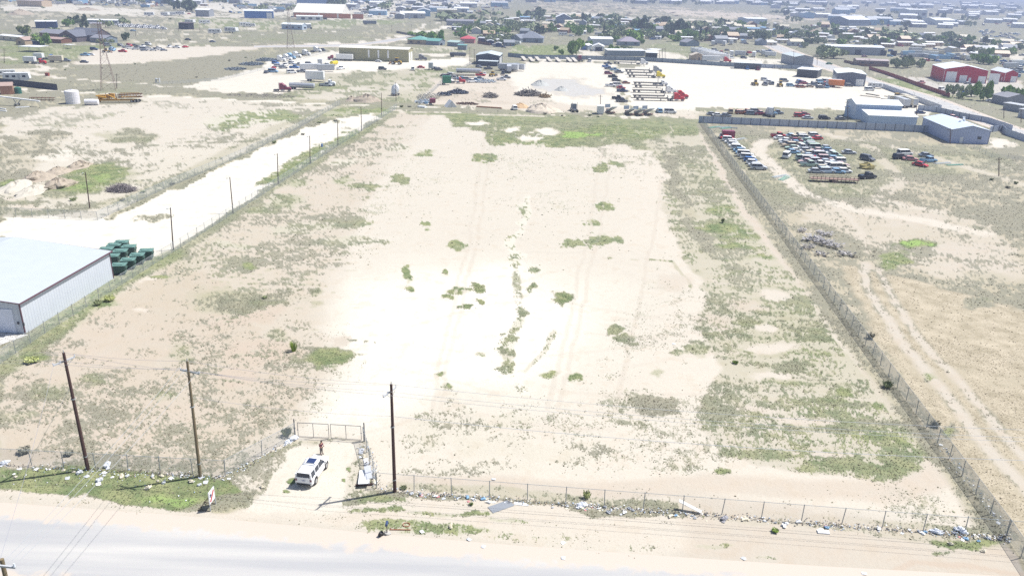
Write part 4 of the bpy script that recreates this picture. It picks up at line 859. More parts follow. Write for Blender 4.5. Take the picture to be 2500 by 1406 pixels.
sheet_wall(g2('1240,139 1290,144 1420,146 1560,149 1700,158 1795,164'), 2.6, siding('wall_slate', (.24,.29,.34), 2.4, .85), 'slate coloured wall behind the angled trailers of the lorry yard', 6)
sheet_wall(g2('1857,166 1900,168 1985,170'), 2.4, BLUEW, 'short grey wall beside the dark low shed of the lorry yard', 5)
sheet_wall(g2('2121,170 2160,182 2206,198 2260,218 2318,238'), 2.0, siding('wall_redsheet', (.28,.03,.04), 1.5, .85), 'long dark red sheet wall beside the street', 5, postm=paint('maroon'))
sheet_wall(g2('0,206 70,213 141,221'), 2.6, siding('wall_dark', (.05,.06,.085), 1.5, .85), 'dark grey solid wall behind the brown shed', 6)
sheet_wall(g2('968,81 1015,90'), 1.8, siding('wall_stone', (.27,.24,.22), 3, .9), 'low grey brown wall at the bend of the dirt road', 6)
sheet_wall(g2('1045,107 1080,112'), 1.8, siding('wall_dark', (.05,.06,.085), 1.5, .85), 'dark garden wall in front of the green roofed house', 6); sheet_wall(g2('1166,107 1196,112 1203,103'), 2, siding('wall_brownsheet', (.22,.12,.08), 1.5, .85), 'brown garden wall beside the red roofed house', 6)
sheet_wall(g2('2060,153 2110,163 2170,164'), 1.8, siding('wall_brownsheet', (.22,.12,.08), 1.5, .85), 'rusty wall in front of the long brown house', 5)
# mid-distance buildings, near wall from left to right
W_, R_ = wallm, roofm
bd = building
t = bd('warehouse', 'pale blue gabled warehouse behind the salvage yard', G(2318,349), G(2411,353), 26, 4.6, siding('w_lilac', (.42,.48,.66), .9, .88), siding('r_lilac', (.56,.64,.76), 1.1, .93), 1.5, 'y', (('f',3.2,1,2.1),), trim=mat('trim_grey', (.3,.32,.4), .5), windows=(('f',9,1.2,.9,1.6),))
for i, (x, y) in enumerate(((6,9),(9,13),(11,18))): m_ = MB(); m_.tube((x,y,5.2), (x,y,6.4), .35, n=8); m_.tube((x,y,6.4), (x,y,6.6), .5, n=8); m_.build('roof_vent', WHITE, t)
bd('workshop', 'white workshop with raised rear roof against the grey sheet wall', G(2118,304), G(2236,309), 9, 3.4, siding('w_paleblue', (.5,.6,.75), .9, .9), siding('r_white', (.7,.74,.78), 1.1, .94), .9, kind='shed')
bd('workshop', 'taller white barrel roofed hall behind the low white workshop', G(2085,292), G(2196,296), 12, 6.0, siding('w_paleblue', (.5,.6,.75), .9, .9), siding('r_white', (.7,.74,.78), 1.1, .94), 1.4, 'x')
bd('shed', 'small pale blue box shed at the end of the white workshop', G(2060,284), G(2086,287), 8, 3.6, siding('w_paleblue', (.5,.6,.75), .9, .9), siding('r_white', (.7,.74,.78), 1.1, .94), .3, kind='shed')
bd('workshop', 'long beige metal workshop with white roof on the gravel yard', G(829,147), G(998,153), 13, 7.4, siding('w_beige', (.36,.34,.2), 1.8, .92), siding('r_cream', (.72,.7,.62), 1.5, .95), .8, 'x', (('f',24,1,4.5,2),('f',30,1,4.5,2),('f',18,1,4.5,2),('r',1,4,5.5),('r',7,4,5.5)), trim=mat('trim_cream', (.6,.57,.45), .5), windows=(('f',6,1.1,2.2),))
bd('workshop', 'dark slate shop with open bays beside the salvage heaps', G(1162,158), G(1219,160), 20, 5.4, siding('w_dark', (.09,.11,.14), 1.2, .85), siding('r_palegrey', (.52,.58,.6), 1.5, .93), 1.3, 'y', (('r',1,3.6,4),('r',6,3.6,4),('r',11,3.6,4)), trim=paint('gray'))
bd('lean_to', 'flat awning in front of the dark slate shop', G(1168,161), G(1214,163), 3, 2.7, siding('w_dark', (.09,.11,.14), 1.2, .85), siding('r_palegrey', (.52,.58,.6), 1.5, .93), .3, kind='shed')
bd('workshop', 'dark slate shop with white bay doors in the lorry yard', G(2040,208), G(2110,212), 24, 6.2, siding('w_slateshop', (.15,.17,.22), 1.2, .87), siding('r_palewhite', (.72,.76,.76), 1.5, .95), .9, 'y', (('f',10,4,3.6),)+tuple(('l',2+4.6*k,2.4,4.2) for k in range(5)), trim=paint('gray'))
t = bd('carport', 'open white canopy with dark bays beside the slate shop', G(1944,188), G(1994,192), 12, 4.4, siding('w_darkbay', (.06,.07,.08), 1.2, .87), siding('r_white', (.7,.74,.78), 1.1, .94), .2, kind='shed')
bd('warehouse', 'big red metal warehouse with white roof and four white bay doors', G(2301,200), G(2406,205), 26, 7.2, siding('w_red', (.45,.025,.05), 1.8, .88), siding('r_white', (.7,.74,.78), 1.1, .94), 2.2, 'y', (('f',1.2,5.6,5.8),('f',8.6,4,4),('f',13.6,1.3,2.8),('f',18.6,4,4),('f',24.2,5.6,5.8)), trim=WHITE)
bd('barn', 'small red barn with white roof beside the big red warehouse', G(2450,201), G(2481,202), 17, 5.2, siding('w_red', (.45,.025,.05), 1.8, .88), siding('r_white', (.7,.74,.78), 1.1, .94), 1.8, 'y', (('f',3.6,3.4,3.4),('l',2,1,2.4),('l',9,1,2.4)), trim=WHITE)
bd('storage_shed', 'grey metal storage building by the lorry yard wall', G(1938,160), G(1983,161), 24, 5.4, siding('w_grey', (.3,.33,.37), 1.2, .9), siding('r_palegrey', (.52,.58,.6), 1.5, .93), 1.2, 'y', trim=paint('gray'))
bd('shed', 'dark low shed with white roof against the lorry yard wall', G(1793,168), G(1857,171), 6, 3.6, siding('w_dark', (.09,.11,.14), 1.2, .85), siding('r_palewhite', (.72,.76,.76), 1.5, .95), .9, kind='shed', windows=(('f',5,3,1.2,1.2),('f',12,3,1.2,1.2)))
bd('warehouse', 'long grey warehouse with white roof and dark bays past the street', G(2018,133), G(2157,137), 16, 6, siding('w_grey', (.3,.33,.37), 1.2, .9), siding('r_white', (.7,.74,.78), 1.1, .94), 1.0, 'x', (('f',22,5,4),('f',42,5,4),('f',50,5,4)), doorm=mat('dark_bay', (.05,.06,.08), .6))
bd('house', 'long brown house with flat roof behind the rusty wall', G(2090,160), G(2168,163), 9, 3.4, siding('w_brown', (.28,.22,.2), 2.2, .9), siding('r_taupe', (.42,.36,.35), 1.5, .93), .8, 'x', windows=(('f',3,2,1.2,1),('f',9,2,1.2,1),('f',17,2,1.2,1)))
bd('workshop', 'blue workshop with white roof and white door past the brush field', G(597,45), G(668,46), 14, 7.6, siding('w_blue', (.08,.2,.5), 2, .9), siding('r_white', (.7,.74,.78), 1.1, .94), 1.5, 'x', (('f',24,6,6),))
bd('warehouse', 'very long white roofed warehouse with orange brick front', G(716,43), G(835,46), 62, 5.6, siding('w_whitelong', (.7,.68,.62), 6, .9), siding('r_cream', (.72,.7,.62), 1.5, .95), 9, 'x', (('f',1,28,5.2),('f',31,20,5.2),('f',53,14,5.2),('f',69,13,5.2)), doorm=mat('brick_orange', (.5,.2,.09), .8))
bd('office', 'low white office with dark windows before the orange brick warehouse', G(724,50), G(788,51), 8, 4.2, W_('white'), R_('white'), .8, 'x', windows=tuple(('f',5+8*k,4,2,1) for k in range(4)))
bd('house', 'pale blue long building beside the white dirt road', G(688,72), G(738,74), 10, 4.4, siding('w_paleblue2', (.42,.5,.6), 2, .9), siding('r_palewhite', (.72,.76,.76), 1.5, .95), 1.2, 'x', windows=tuple(('f',4+6*k,2,1.4,1.2) for k in range(5)))
bd('shed', 'open white canopy joined to the pale blue long building', G(738,70), G(760,70), 10, 3.6, W_('silver'), R_('white'), .6, 'x')
bd('shop', 'grey green metal shop with white roof on the far left rise', G(478,41), G(511,42), 14, 7, W_('gray'), R_('white'), 1.2, 'x')
bd('hut', 'black wooden hut standing alone on the grassy field', G(437,71), G(460,73), 6, 5, W_('black'), mat('roof_hut', (.12,.1,.11), .8), .5, kind='shed', windows=(('f',6,2,1.6,1.5),))
bd('house', 'large dark grey gabled house among trees', G(170,99), G(232,103), 15, 4.2, siding('w_housedark', (.14,.12,.13), 2, .9), siding('r_darkgrey', (.15,.16,.19), 1.5, .93), 4.2, 'x', (('f',19,2,2.4),), windows=(('f',3,2,1.4,1),('f',9,2,1.4,1)))
bd('house', 'dark gable wing with broad eaves on the large grey house', G(145,101), G(188,104), 14, 3.6, siding('w_housedark', (.14,.12,.13), 2, .9), siding('r_darkgrey', (.15,.16,.19), 1.5, .93), 4.0, 'y', windows=(('f',5,2.5,1.8,1),('f',11,2.5,1.8,1)))
bd('house', 'low grey roofed house left of the large dark gabled one', G(98,92), G(146,96), 12, 3.4, W_('brown'), siding('r_grey', (.27,.27,.3), 1.5, .93), 2.4, 'x')
bd('house', 'low grey house with pale gable behind the lattice tower', G(222,104), G(258,107), 10, 3.2, W_('slate'), siding('r_grey', (.27,.27,.3), 1.5, .93), 1.8, 'x')
bd('house', 'tan gabled cottage behind the white carport', G(40,110), G(62,111), 14, 3, W_('tan'), siding('r_brown', (.4,.3,.26), 1.5, .93), 1.8, 'y', windows=(('f',2,1.4,1.2,1),))
bd('mobile_home', 'long white roofed mobile home at the far left edge', G(0,98), G(52,103), 6, 3, W_('cream'), R_('white'), .7, 'x', windows=(('f',4,1.4,1,1),('f',12,1.4,1,1)))
bd('shed', 'blue black open shed behind the white carport', G(80,112), G(104,112), 8, 3, W_('navy'), R_('white'), .6, 'x')
bd('house', 'low house with reddish roof right of the white carport', G(104,104), G(150,107), 9, 2.6, W_('brown'), siding('r_rust', (.42,.3,.26), 1.5, .93), .9, 'x')
bd('shop', 'white roofed shop with dark open front on the left', G(88,70), G(140,70), 12, 5.4, W_('navy'), R_('white'), .7, 'x')
bd('long_shed', 'long white roofed shed above the rows of parked cars', G(214,60), G(288,61), 10, 3.6, W_('slate'), R_('white'), .7, 'x')
bd('house', 'cream fronted house under the long white shed', G(222,73), G(250,73), 9, 4.6, W_('cream'), siding('r_grey', (.27,.27,.3), 1.5, .93), 1.0, 'x')
bd('long_shed', 'long pink brown building behind the far left trees', G(43,16), G(103,18), 20, 7, W_('tan'), siding('r_taupe', (.42,.36,.35), 1.5, .93), 1.4, 'x')
bd('warehouse', 'long slate blue warehouse at the top edge behind dark trees', G(725,10), G(835,12), 30, 10, siding('w_blue2', (.15,.24,.42), 3, .9), R_('white'), 2, 'x')
bd('house', 'green roofed brick house with white gravel drive', G(995,108), G(1040,110), 15, 3.4, W_('tan'), siding('r_green', (.16,.36,.32), 1.5, .93), 2.6, 'x', kind='hip', windows=(('f',2,2,1.3,1),('f',8,2,1.3,1)))
bd('house', 'small green roofed wing beside the green roofed brick house', G(1040,110), G(1072,112), 10, 3, W_('slate'), siding('r_green', (.16,.36,.32), 1.5, .93), 1.6, 'x')
bd('house', 'small hipped house with bright red roof', G(1124,106), G(1158,107), 12, 3.4, W_('pink'), siding('r_red', (.5,.1,.12), 1.5, .93), 2.4, 'x', kind='hip')
bd('house', 'pale green shed roofed house beside the trees', G(1092,113), G(1118,115), 9, 3, W_('slate'), siding('r_mint', (.4,.52,.48), 1.5, .93), 1.0, 'x')
bd('container', 'teal topped box shed on the reddish ground', G(1117,122), G(1138,123), 3, 3.2, W_('gray'), siding('r_teal', (.2,.45,.43), 1.5, .93), .2, kind='shed')
bd('house', 'tan flat roofed house at the end of the dirt road', G(1068,35), G(1116,36), 16, 6, W_('cream'), siding('r_cream', (.72,.7,.62), 1.5, .95), 1, 'x', windows=(('f',8,4,2,2),))
bd('house', 'grey long house at the end of the dirt road', G(1090,63), G(1155,65), 12, 5, W_('gray'), siding('r_grey', (.27,.27,.3), 1.5, .93), 1.4, 'x', windows=(('f',6,2,1.4,1.4),('f',26,2,1.4,1.4)))
bd('house', 'large grey hipped house with several gables behind the meadow', G(1266,104), G(1325,106), 18, 3.6, W_('slate'), siding('r_darkgrey2', (.2,.22,.26), 1.5, .93), 5, 'x', kind='hip', windows=(('f',4,2,1.4,1),('f',14,2,1.4,1)))
bd('house', 'grey gabled porch wing of the hipped house', G(1246,103), G(1270,105), 12, 3.2, W_('slate'), siding('r_darkgrey2', (.2,.22,.26), 1.5, .93), 3, 'y')
bd('shop', 'white long roofed shop with grey front by the tall green tree', G(1443,111), G(1496,112), 16, 5, siding('w_palegrey', (.5,.55,.6), 2, .93), R_('white'), 1.2, 'x')
bd('garage', 'white gabled garage with dark open door', G(1446,125), G(1474,126), 13, 3.2, W_('white'), R_('white'), 1.8, 'y', (('f',2.2,5,2.8),), doorm=mat('dark_bay', (.05,.06,.08), .6))
bd('garage', 'small pale gabled shed with a blue load inside', G(1418,122), G(1434,123), 10, 3.2, W_('slate'), R_('white'), 1.0, 'y', (('f',1,3,2.4),), doorm=paint('blue'))
bd('house', 'brown grey hipped house beside the round green tree', G(1513,112), G(1562,113), 13, 3.2, W_('slate'), siding('r_mauve', (.3,.27,.32), 1.5, .93), 3.6, 'x', kind='hip', windows=(('f',4,2,1.4,1),('f',12,2,1.4,1)))
bd('long_shed', 'long white canopy with grey wall below', G(1484,137), G(1574,138), 9, 3.6, siding('w_slate2', (.27,.32,.36), 2, .9), R_('white'), .5, kind='shed')
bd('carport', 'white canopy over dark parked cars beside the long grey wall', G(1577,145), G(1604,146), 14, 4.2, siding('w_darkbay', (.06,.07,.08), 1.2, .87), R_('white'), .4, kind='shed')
bd('shed', 'tan pitched shed in front of the white lorry rows', G(1687,148), G(1720,149), 9, 3.2, W_('tan'), siding('r_tan', (.55,.48,.38), 1.5, .93), 1.6, 'y', (('f',5,1,2),), doorm=mat('dark_bay', (.05,.06,.08), .6))
bd('house', 'small grey gabled house in the brown scrub', G(1676,114), G(1707,114), 12, 3, W_('slate'), siding('r_grey', (.27,.27,.3), 1.5, .93), 2.4, 'y')
bd('warehouse', 'grey gabled hall with white roof above the mobile homes', G(1358,58), G(1394,59), 24, 7, siding('w_slate3', (.2,.25,.33), 2, .9), R_('white'), 4, 'y', (('f',14,6,5),), doorm=paint('lightblue'))
bd('warehouse', 'pale blue low hall on the tan plain with white roof', G(1822,60), G(1872,61), 30, 7, siding('w_paleblue2', (.42,.5,.6), 2, .9), R_('white'), 1.2, 'x')
bd('warehouse', 'two storey white depot far out on the plain', G(2216,44), G(2262,45), 30, 14, siding('w_palegrey', (.5,.55,.6), 2, .93), R_('white'), 1.5, 'x', windows=tuple(('f',14+14*k,7,5,4) for k in range(4)))
bd('warehouse', 'white curved roof hall with blue grey front on the plain', G(2070,64), G(2122,64), 34, 8, siding('w_slate3', (.2,.25,.33), 2, .9), R_('white'), 4, 'x')
bd('warehouse', 'white roofed hall right of the two storey depot', G(2282,62), G(2330,63), 34, 7, siding('w_palegrey', (.5,.55,.6), 2, .93), R_('white'), 3, 'x')
bd('house', 'grey slatted house behind the street corner trees', G(2420,250), G(2455,258), 12, 3.6, siding('w_greyslat', (.26,.27,.31), 1.5, .85), siding('r_grey', (.27,.27,.3), 1.5, .93), 1.6, 'x')
bd('container', 'long pale grey container by the far street corner', G(2447,268), G(2492,276), 4, 3.0, W_('gray'), R_('silver'), .1, kind='shed')
bd('container', 'pale blue container at the photo edge by the street', G(2484,286), G(2530,295), 4, 3.4, W_('silver'), R_('silver'), .1, kind='shed')
bd('garden_shed', 'pink brown shed on skids beside the green tank', G(2,232), G(33,231), 5.5, 3.4, siding('w_pinkbrown', (.42,.22,.14), 1, .9), siding('r_brown', (.4,.3,.26), 1.5, .93), 1.1, 'x', windows=(('r',1.5,.8,.8,1.6),))
def carport(x0, y0, x1, y1, D, h, label, col='white'):
    A, B = bpx((x0, y0), (x1, y1)); d = B-A; L = d.length; t = thing('carport', label, 'carport', A, math.atan2(d.y, d.x)); m_ = MB(); m_.box((L/2,D/2,h), (L,D,.18)); m_.box((L/2,0,h-.12), (L,.1,.2)); m_.build('roof', R_(col), t)
    for x in (.2, L/2, L-.2):
        for y in (.2, D-.2): m_ = MB(); m_.tube((x,y,0), (x,y,h), .08, n=6); m_.box((x,y,.03), (.3,.3,.06)); m_.build('post', STEEL, t)
carport(46,127,96,129,10,3.2,'flat white carport roof on posts in the left field')
carport(155,119,172,120,4,2.4,'small flat white shelter in the left field')
carport(1575,133,1600,135,12,3.4,'angled white canopy over bare ground behind the lorry yard')

# tanks and yard things on the left
t = thing('water_tank', 'big upright white plastic tank with a domed top', 'tank', G(179,253)); r_ = 2.55; h_ = 4.9; m_ = MB()
m_.loft([[(math.cos(a*math.pi/12)*q, math.sin(a*math.pi/12)*q, z) for a in range(24)] for q, z in ((r_,0),(r_,.8),(r_+.03,.85),(r_,.9),(r_,2.6),(r_+.03,2.65),(r_,2.7),(r_,h_-.2),(r_*.93,h_),(.5,h_+.35))]); m_.build('shell', mat('tank_white', (.72,.71,.74), .5, 0, .04, .5), t, smooth=False); m_ = MB(); m_.tube((0,0,h_+.3), (0,0,h_+.5), .45, n=12); m_.build('lid', paint('gray'), t)
t = thing('water_tank', 'white cylindrical tank lying on its side beside the yellow rig', 'tank', G(225,257), rad(10)); m_ = MB(); m_.loft([[(x, math.cos(a*math.pi/10)*q, 1.15+math.sin(a*math.pi/10)*q) for a in range(20)] for q, x in ((.3,-2.6),(1.1,-2.4),(1.15,-1),(1.18,0),(1.15,1),(1.1,2.4),(.3,2.6))]); m_.build('shell', mat('tank_white', (.72,.71,.74)), t, smooth=False); m_ = MB(); m_.box((0,0,.12), (3.6,1.3,.24)); m_.build('cradle', paint('slate'), t)
t = thing('water_tank', 'dark green upright tank beside the pink brown shed', 'tank', G(45,229)); m_ = MB(); m_.loft([[(math.cos(a*math.pi/10)*q, math.sin(a*math.pi/10)*q, z) for a in range(20)] for q, z in ((1.35,0),(1.35,1),(1.4,1.05),(1.35,1.1),(1.35,2.3),(.5,2.7))]); m_.build('shell', mat('tank_green', (.03,.13,.1), .5), t); m_ = MB(); m_.tube((0,0,2.65), (0,0,2.8), .3, n=10); m_.build('lid', paint('green'), t)
# the yellow drilling rig trailer
t = thing('drilling_rig', 'rusty yellow drilling rig folded down on its trailer', 'rig', G(238,250), rad(11)); Y = mat('rig_yellow', (.5,.28,.04), .6, .1, .3, 2); RU = mat('rig_rust', (.17,.07,.04), .8, .1, .3, 2)
m_ = MB(); m_.box((6.5,0,.95), (15,1.6,.35)); m_.tube((0,-.9,.9), (14,-.9,1.0), .28, n=8); m_.box((.6,0,.5), (1,1.4,.9)); m_.build('chassis', Y, t)
m_ = MB(); 
for s_ in (-.9, .9):
    for z in (1.9, 3.0): m_.tube((8,s_,z), (17,s_,z+.3), .12, n=5)
    for k in range(9): m_.tube((8+k,s_,1.9), (8.5+k,s_,3.2), .07, n=4); m_.tube((8+k,s_,3.1), (8.5+k,s_,1.9), .07, n=4)
m_.build('mast', RU, t)
m_ = MB(); [m_.box((x,y,2.0+.2*k%1), (1.4,.9,1.6-.2*(k%3))) for k, (x, y) in enumerate(((1.2,.2),(2.8,-.3),(4.4,.3),(6,-.2)))]; m_.tube((0,-.8,2.6), (5,-.8,1.6), .3, n=6); m_.tube((4.5,-.9,3.0), (7.5,-.9,1.4), .25, n=6); m_.build('engine', Y, t)
m_ = MB(); [m_.tube((x,.5,1.2), (x-.4,.6,3.4), .15, n=6) for x in (3.6,5.2,7.2)]; m_.box((5,.2,2.9), (.9,.8,1)); m_.build('winch', RU, t)
for x in (13, 14.2, 15.4):
    for y in (-1, 1): wheel(t, x, y, .55, .4)
m_ = MB(); m_.box((12.5,0,2.0), (7,1.9,.12)); [m_.box((9.5+k*1.1,-1,2.9), (.12,.1,1.9)) for k in range(7)]; m_.box((12.6,-1,3.8), (7,.1,.16)); m_.build('railing', Y, t)
# lattice tower
def tower(x, y, h, lb, w0=7.5, w1=1.1, shape=1):
    b0 = G(x, y); t = thing('lattice_tower', lb, 'tower', b0, rad(20)); RM = mat('tower_rust', (.3,.21,.19), .7, .4, .2); K = 9
    def wz(z): return (w0+(w1-w0)*min(1, z/(h*.72)))/2
    zs = [h*(k/K)**.92 for k in range(K+1)]
    for sx in (-1, 1):
        for sy in (-1, 1):
            m_ = MB()
            for k in range(K): a, c = wz(zs[k]), wz(zs[k+1]); m_.tube((sx*a,sy*a,zs[k]), (sx*c,sy*c,zs[k+1]), .08, n=4)
            m_.build('leg', RM, t)
    m_ = MB()
    for k in range(K):
        a, c, z0, z1 = wz(zs[k]), wz(zs[k+1]), zs[k], zs[k+1]
        for p, q in (((-1,-1),(1,-1)),((1,-1),(1,1)),((1,1),(-1,1)),((-1,1),(-1,-1))):
            m_.tube((p[0]*a,p[1]*a,z0), (q[0]*c,q[1]*c,z1), .035, n=4); m_.tube((q[0]*a,q[1]*a,z0), (p[0]*c,p[1]*c,z1), .035, n=4); m_.tube((p[0]*c,p[1]*c,z1), (q[0]*c,q[1]*c,z1), .035, n=4)
    m_.build('bracing', RM, t)
    for z, a in ((h*.74, 4.2), (h*.86, 3.4), (h*.97, 2.4)):
        m_ = MB()
        for s_ in (-1, 1): m_.tube((0,-.5,z), (s_*a,0,z+.3), .07, n=4); m_.tube((0,.5,z), (s_*a,0,z+.3), .07, n=4); m_.tube((s_*a*.5,0,z-.6), (s_*a,0,z+.3), .05, n=4)
        m_.build('crossarm', RM, t)
tower(266,220,28,'tall rusty lattice power tower behind the yellow rig', 6.0)
tower(710,118,26,'faint grey lattice tower standing on the far brush field', 5)
# conveyor, rack, dish pieces
t = thing('conveyor', 'long white wheeled conveyor boom on the left edge', 'conveyor', G(48,259), rad(-8)); m_ = MB(); m_.box((0,0,2.6), (17.5,.7,.3), 0, 0, Matrix.Rotation(.06, 4, 'Y')); m_.box((0,0,2.85), (17.4,.9,.05), 0, 0, Matrix.Rotation(.06, 4, 'Y')); m_.build('boom', WHITE, t); m_ = MB(); m_.tube((-1,0,.4), (-2.2,0,2.6), .12, n=6); m_.tube((-1,0,.4), (1.2,0,2.6), .12, n=6); m_.tube((-1,-1,.4), (-1,1,.4), .1, n=6); m_.build('undercarriage', paint('gray'), t); wheel(t, -1, -1, .45, .3); wheel(t, -1, 1, .45, .3)
t = thing('pipe_rack', 'brown steel rack frame lying in the dark grass', 'rack', G(104,246), rad(4)); 
for z in (.3, 1.1):
    for y in (-.8, .8): m_ = MB(); m_.tube((-4.5,y,z), (4.5,y,z), .09, n=5); m_.tube((-4.5,y,z), (-4.5,y,0 if z < 1 else .3), .07, n=5); m_.build('rail', RU, t)
for k in range(7): m_ = MB(); m_.tube((-4.5+1.5*k,-.8,0), (-4.5+1.5*k,-.8,1.2), .07, n=5); m_.tube((-4.5+1.5*k,-.8,1.1), (-4.5+1.5*k,.8,1.1), .07, n=5); m_.build('bar', RU, t)
for i, (x0, y0, x1, y1) in enumerate(((0,271,16,273),(38,264,72,262),(0,266,14,268))): bar(x0, y0, x1, y1, .5, .25, WHITE, 'beam', ['white beam on the ground at the photo edge', 'white beam in the grass below the conveyor', 'second white beam at the photo edge'][i], 'beam')
m_ = MB(); m_.box((0,0,.7), (1.6,1.2,1.3)); m_.box((0,0,1.4), (1.8,1.4,.12)); tag(m_.build('crate', mat('red_rust', (.3,.08,.06), .8), None, G(116,186)), 'small rusty red box in the brush beside the dirt track', 'box')
m_ = MB(); m_.box((-.8,0,1.0), (.2,1.2,2)); m_.box((.8,0,1.0), (.2,1.2,2)); m_.box((0,0,1.6), (1.6,1.2,.2)); tag(m_.build('frame_stand', paint('silver'), None, G(386,202)), 'small grey open stand in the middle of the brush field', 'stand')
# poles seen across the middle distance
for i, (x, y, ty, lb) in enumerate(((1466,264,232,'thin pole on the near edge of the lorry yard'),(2439,430,385,'thin brown pole in the dry field by the wire pen'),(2320,352,314,'thin pole at the corner of the pale gabled warehouse'),(2070,295,247,'pole beside the small pale blue box shed'),(2238,300,258,'pole at the right end of the white workshop'),(2451,290,262,'pole near the street corner wall'),(2493,300,268,'pole at the photo edge by the street'),(1147,158,116,'pole at the left corner of the dark slate shop'),(1158,150,120,'second pole behind the dark slate shop'),(1617,150,119,'first of the pole trio behind the lorry yard'),(1624,150,118,'second of the pole trio behind the lorry yard'),(1610,148,122,'third of the pole trio behind the lorry yard'),(2112,176,146,'double pole by the rusty wall'),(2122,176,144,'pole at the top of the long red wall'),(10,156,118,'leaning pole beside the white trailer and red lorry'),(111,80,52,'pole behind the willow trees'),(331,90,62,'pole on the dirt track by the parked cars'),(436,78,58,'pole beside the black wooden hut'),(488,80,58,'pole beside the far caravans'),(285,216,180,'short pole beside the lattice tower'),(1004,75,60,'first roadside pole on the distant dirt road'),(956,80,62,'second roadside pole on the distant dirt road'),(1050,68,52,'third roadside pole on the distant dirt road'),(1077,64,46,'fourth roadside pole on the distant dirt road'),(1995,160,132,'pole by the grey storage building'),(1938,160,125,'pole at the left side of the grey storage building'))):
    b, t = pole_at(x, y, x, ty); o = thing('utility_pole', lb, 'utility pole', b); v = t-b; m_ = MB(); m_.tube((0,0,-.2), v, .15, .1, 6); m_.build('shaft', WOOD_D, o); m_ = MB(); m_.box(v-Vector((0,0,.6)), (2.0,.1,.12)); m_.build('crossarm', WOOD_D, o)
# ------------------------------------------------------------------ salvage yard
WCOL = ['white','white','silver','white','cream','silver','white','white','white','silver','silver','silver','lightblue','lightblue','blue','red','maroon','gray','palegreen','tan','paleblue','white','silver','palepink','white','cream','cream','palepink','palegreen','paleblue']
RY = random.Random(3)
rowN = ['first','second','third','fourth','fifth','sixth','seventh','eighth','ninth','tenth','eleventh','twelfth','thirteenth','fourteenth','fifteenth','sixteenth']
TL, TR, BR, BL = G(1893,334), G(2010,334), G(2086,428), G(1990,428)
for c in range(4):
    for r in range(14):
        u, v = (c+.5)/4-.06, (r+.3)/14
        if (c == 3 and r in (2,3,4)) or (c == 0 and r in (7,8,12)): continue
        p = (TL.lerp(TR, u)).lerp(BL.lerp(BR, u), v); p.x += RY.uniform(-.5,.5); p.y += RY.uniform(-.3,.3)
        k = RY.choice(['sedan','sedan','sedan','suv','pickup','hatch','van' if RY.random() < .3 else 'sedan']); col = RY.choice(WCOL)
        place((False, k, col), lambda: make_car(k, col), p, rad(RY.uniform(-10,10))+(0 if RY.random() < .6 else math.pi), '%s %s in the %s column of the salvage yard, %s from the back' % (cn(col), NAMEK[k].replace('_',' ').replace('suv','SUV'), ['first','second','third','fourth'][c], rowN[r]), CATK[k], 'scrap cars in the salvage yard block')
A0, A1 = G(1770,336), G(1852,414)
for r in range(15):
    v = r/14; p = A0.lerp(A1, v); k = 'suv' if r == 14 else 'van' if r in (9,) else RY.choice(['sedan','suv','sedan','hatch']); col = 'silver' if r == 14 else 'blue' if r == 11 else RY.choice(['white','white','white','silver','lightblue','red' if r < 3 else 'white'])
    place((False, k, col), lambda: make_car(k, col), p, rad(-8+RY.uniform(-4,4)), '%s %s in the row along the fence, %s from the salvage yard wall' % (cn(col), NAMEK[k].replace('_',' ').replace('suv','SUV'), rowN[r]), CATK[k], 'cars in a row along the lot fence')
for i, (k, c, x, y, d, w_) in enumerate((('sedan','silver',2072,376,-5,'parked behind the block of scrap cars'),('suv','darkgray',2117,392,-60,'parked alone past the scrap cars'),('pickup','black',2117,436,20,'at the near corner of the scrap block'),('suv','black',2196,388,20,'first of the group in the open field'),('van','white',2208,380,15,'behind the black SUV in the open field'),('sedan','pink',2222,392,-10,'beside the black SUV in the open field'),('sedan','slate',2260,383,0,'farther back in the open field group'),('pickup','lightblue',2266,396,15,'with a pale bonnet in the open field group'),('sedan','red',2246,406,-50,'nearest in the open field group'),('van','white',1920,385,60,'wrecked nose down before the scrap block'),('sedan','lightblue',1935,375,0,'in front of the scrap block'),('van','white',1975,395,0,'in the near corner of the scrap block'))): car(k, c, x, y, d, w_, far=False)
# rusty rack, maroon box and tubing in the salvage yard
RU = mat('rust_pale', (.26,.18,.15), .85, 0, .3, 2); t = thing('trailer_frame', 'rusty brown railed trailer frame below the scrap cars', 'trailer', G(2035,444), rad(-3)); m_ = MB(); m_.box((0,0,.8), (13,2.2,.2)); m_.build('bed', RU, t)
for k in range(12): m_ = MB(); m_.box((-6+k*1.1,-1.1,.75), (.12,.1,1.5)); m_.box((-6+k*1.1,-1.1,1.55), (.3,.16,.12)); m_.build('stake', RU, t)
for s_ in (-1, 1): m_ = MB(); m_.tube((-6.5,s_*1.1,1.4), (6.5,s_*1.1,1.4), .07, n=5); m_.box((0,s_*1.1,.3), (1.6,.2,.6)); m_.build('side_rail', RU, t)
m_ = MB(); m_.box((0,0,1.4), (4.2,2.4,2.6)); m_.box((2.2,0,1.4), (.1,2.2,2.3)); m_.box((0,0,.15), (4.6,1.4,.2)); tag(m_.build('skip', paint('maroon'), None, G(1776,338), rad(-5)), 'dark maroon skip at the back end of the fence row', 'skip')
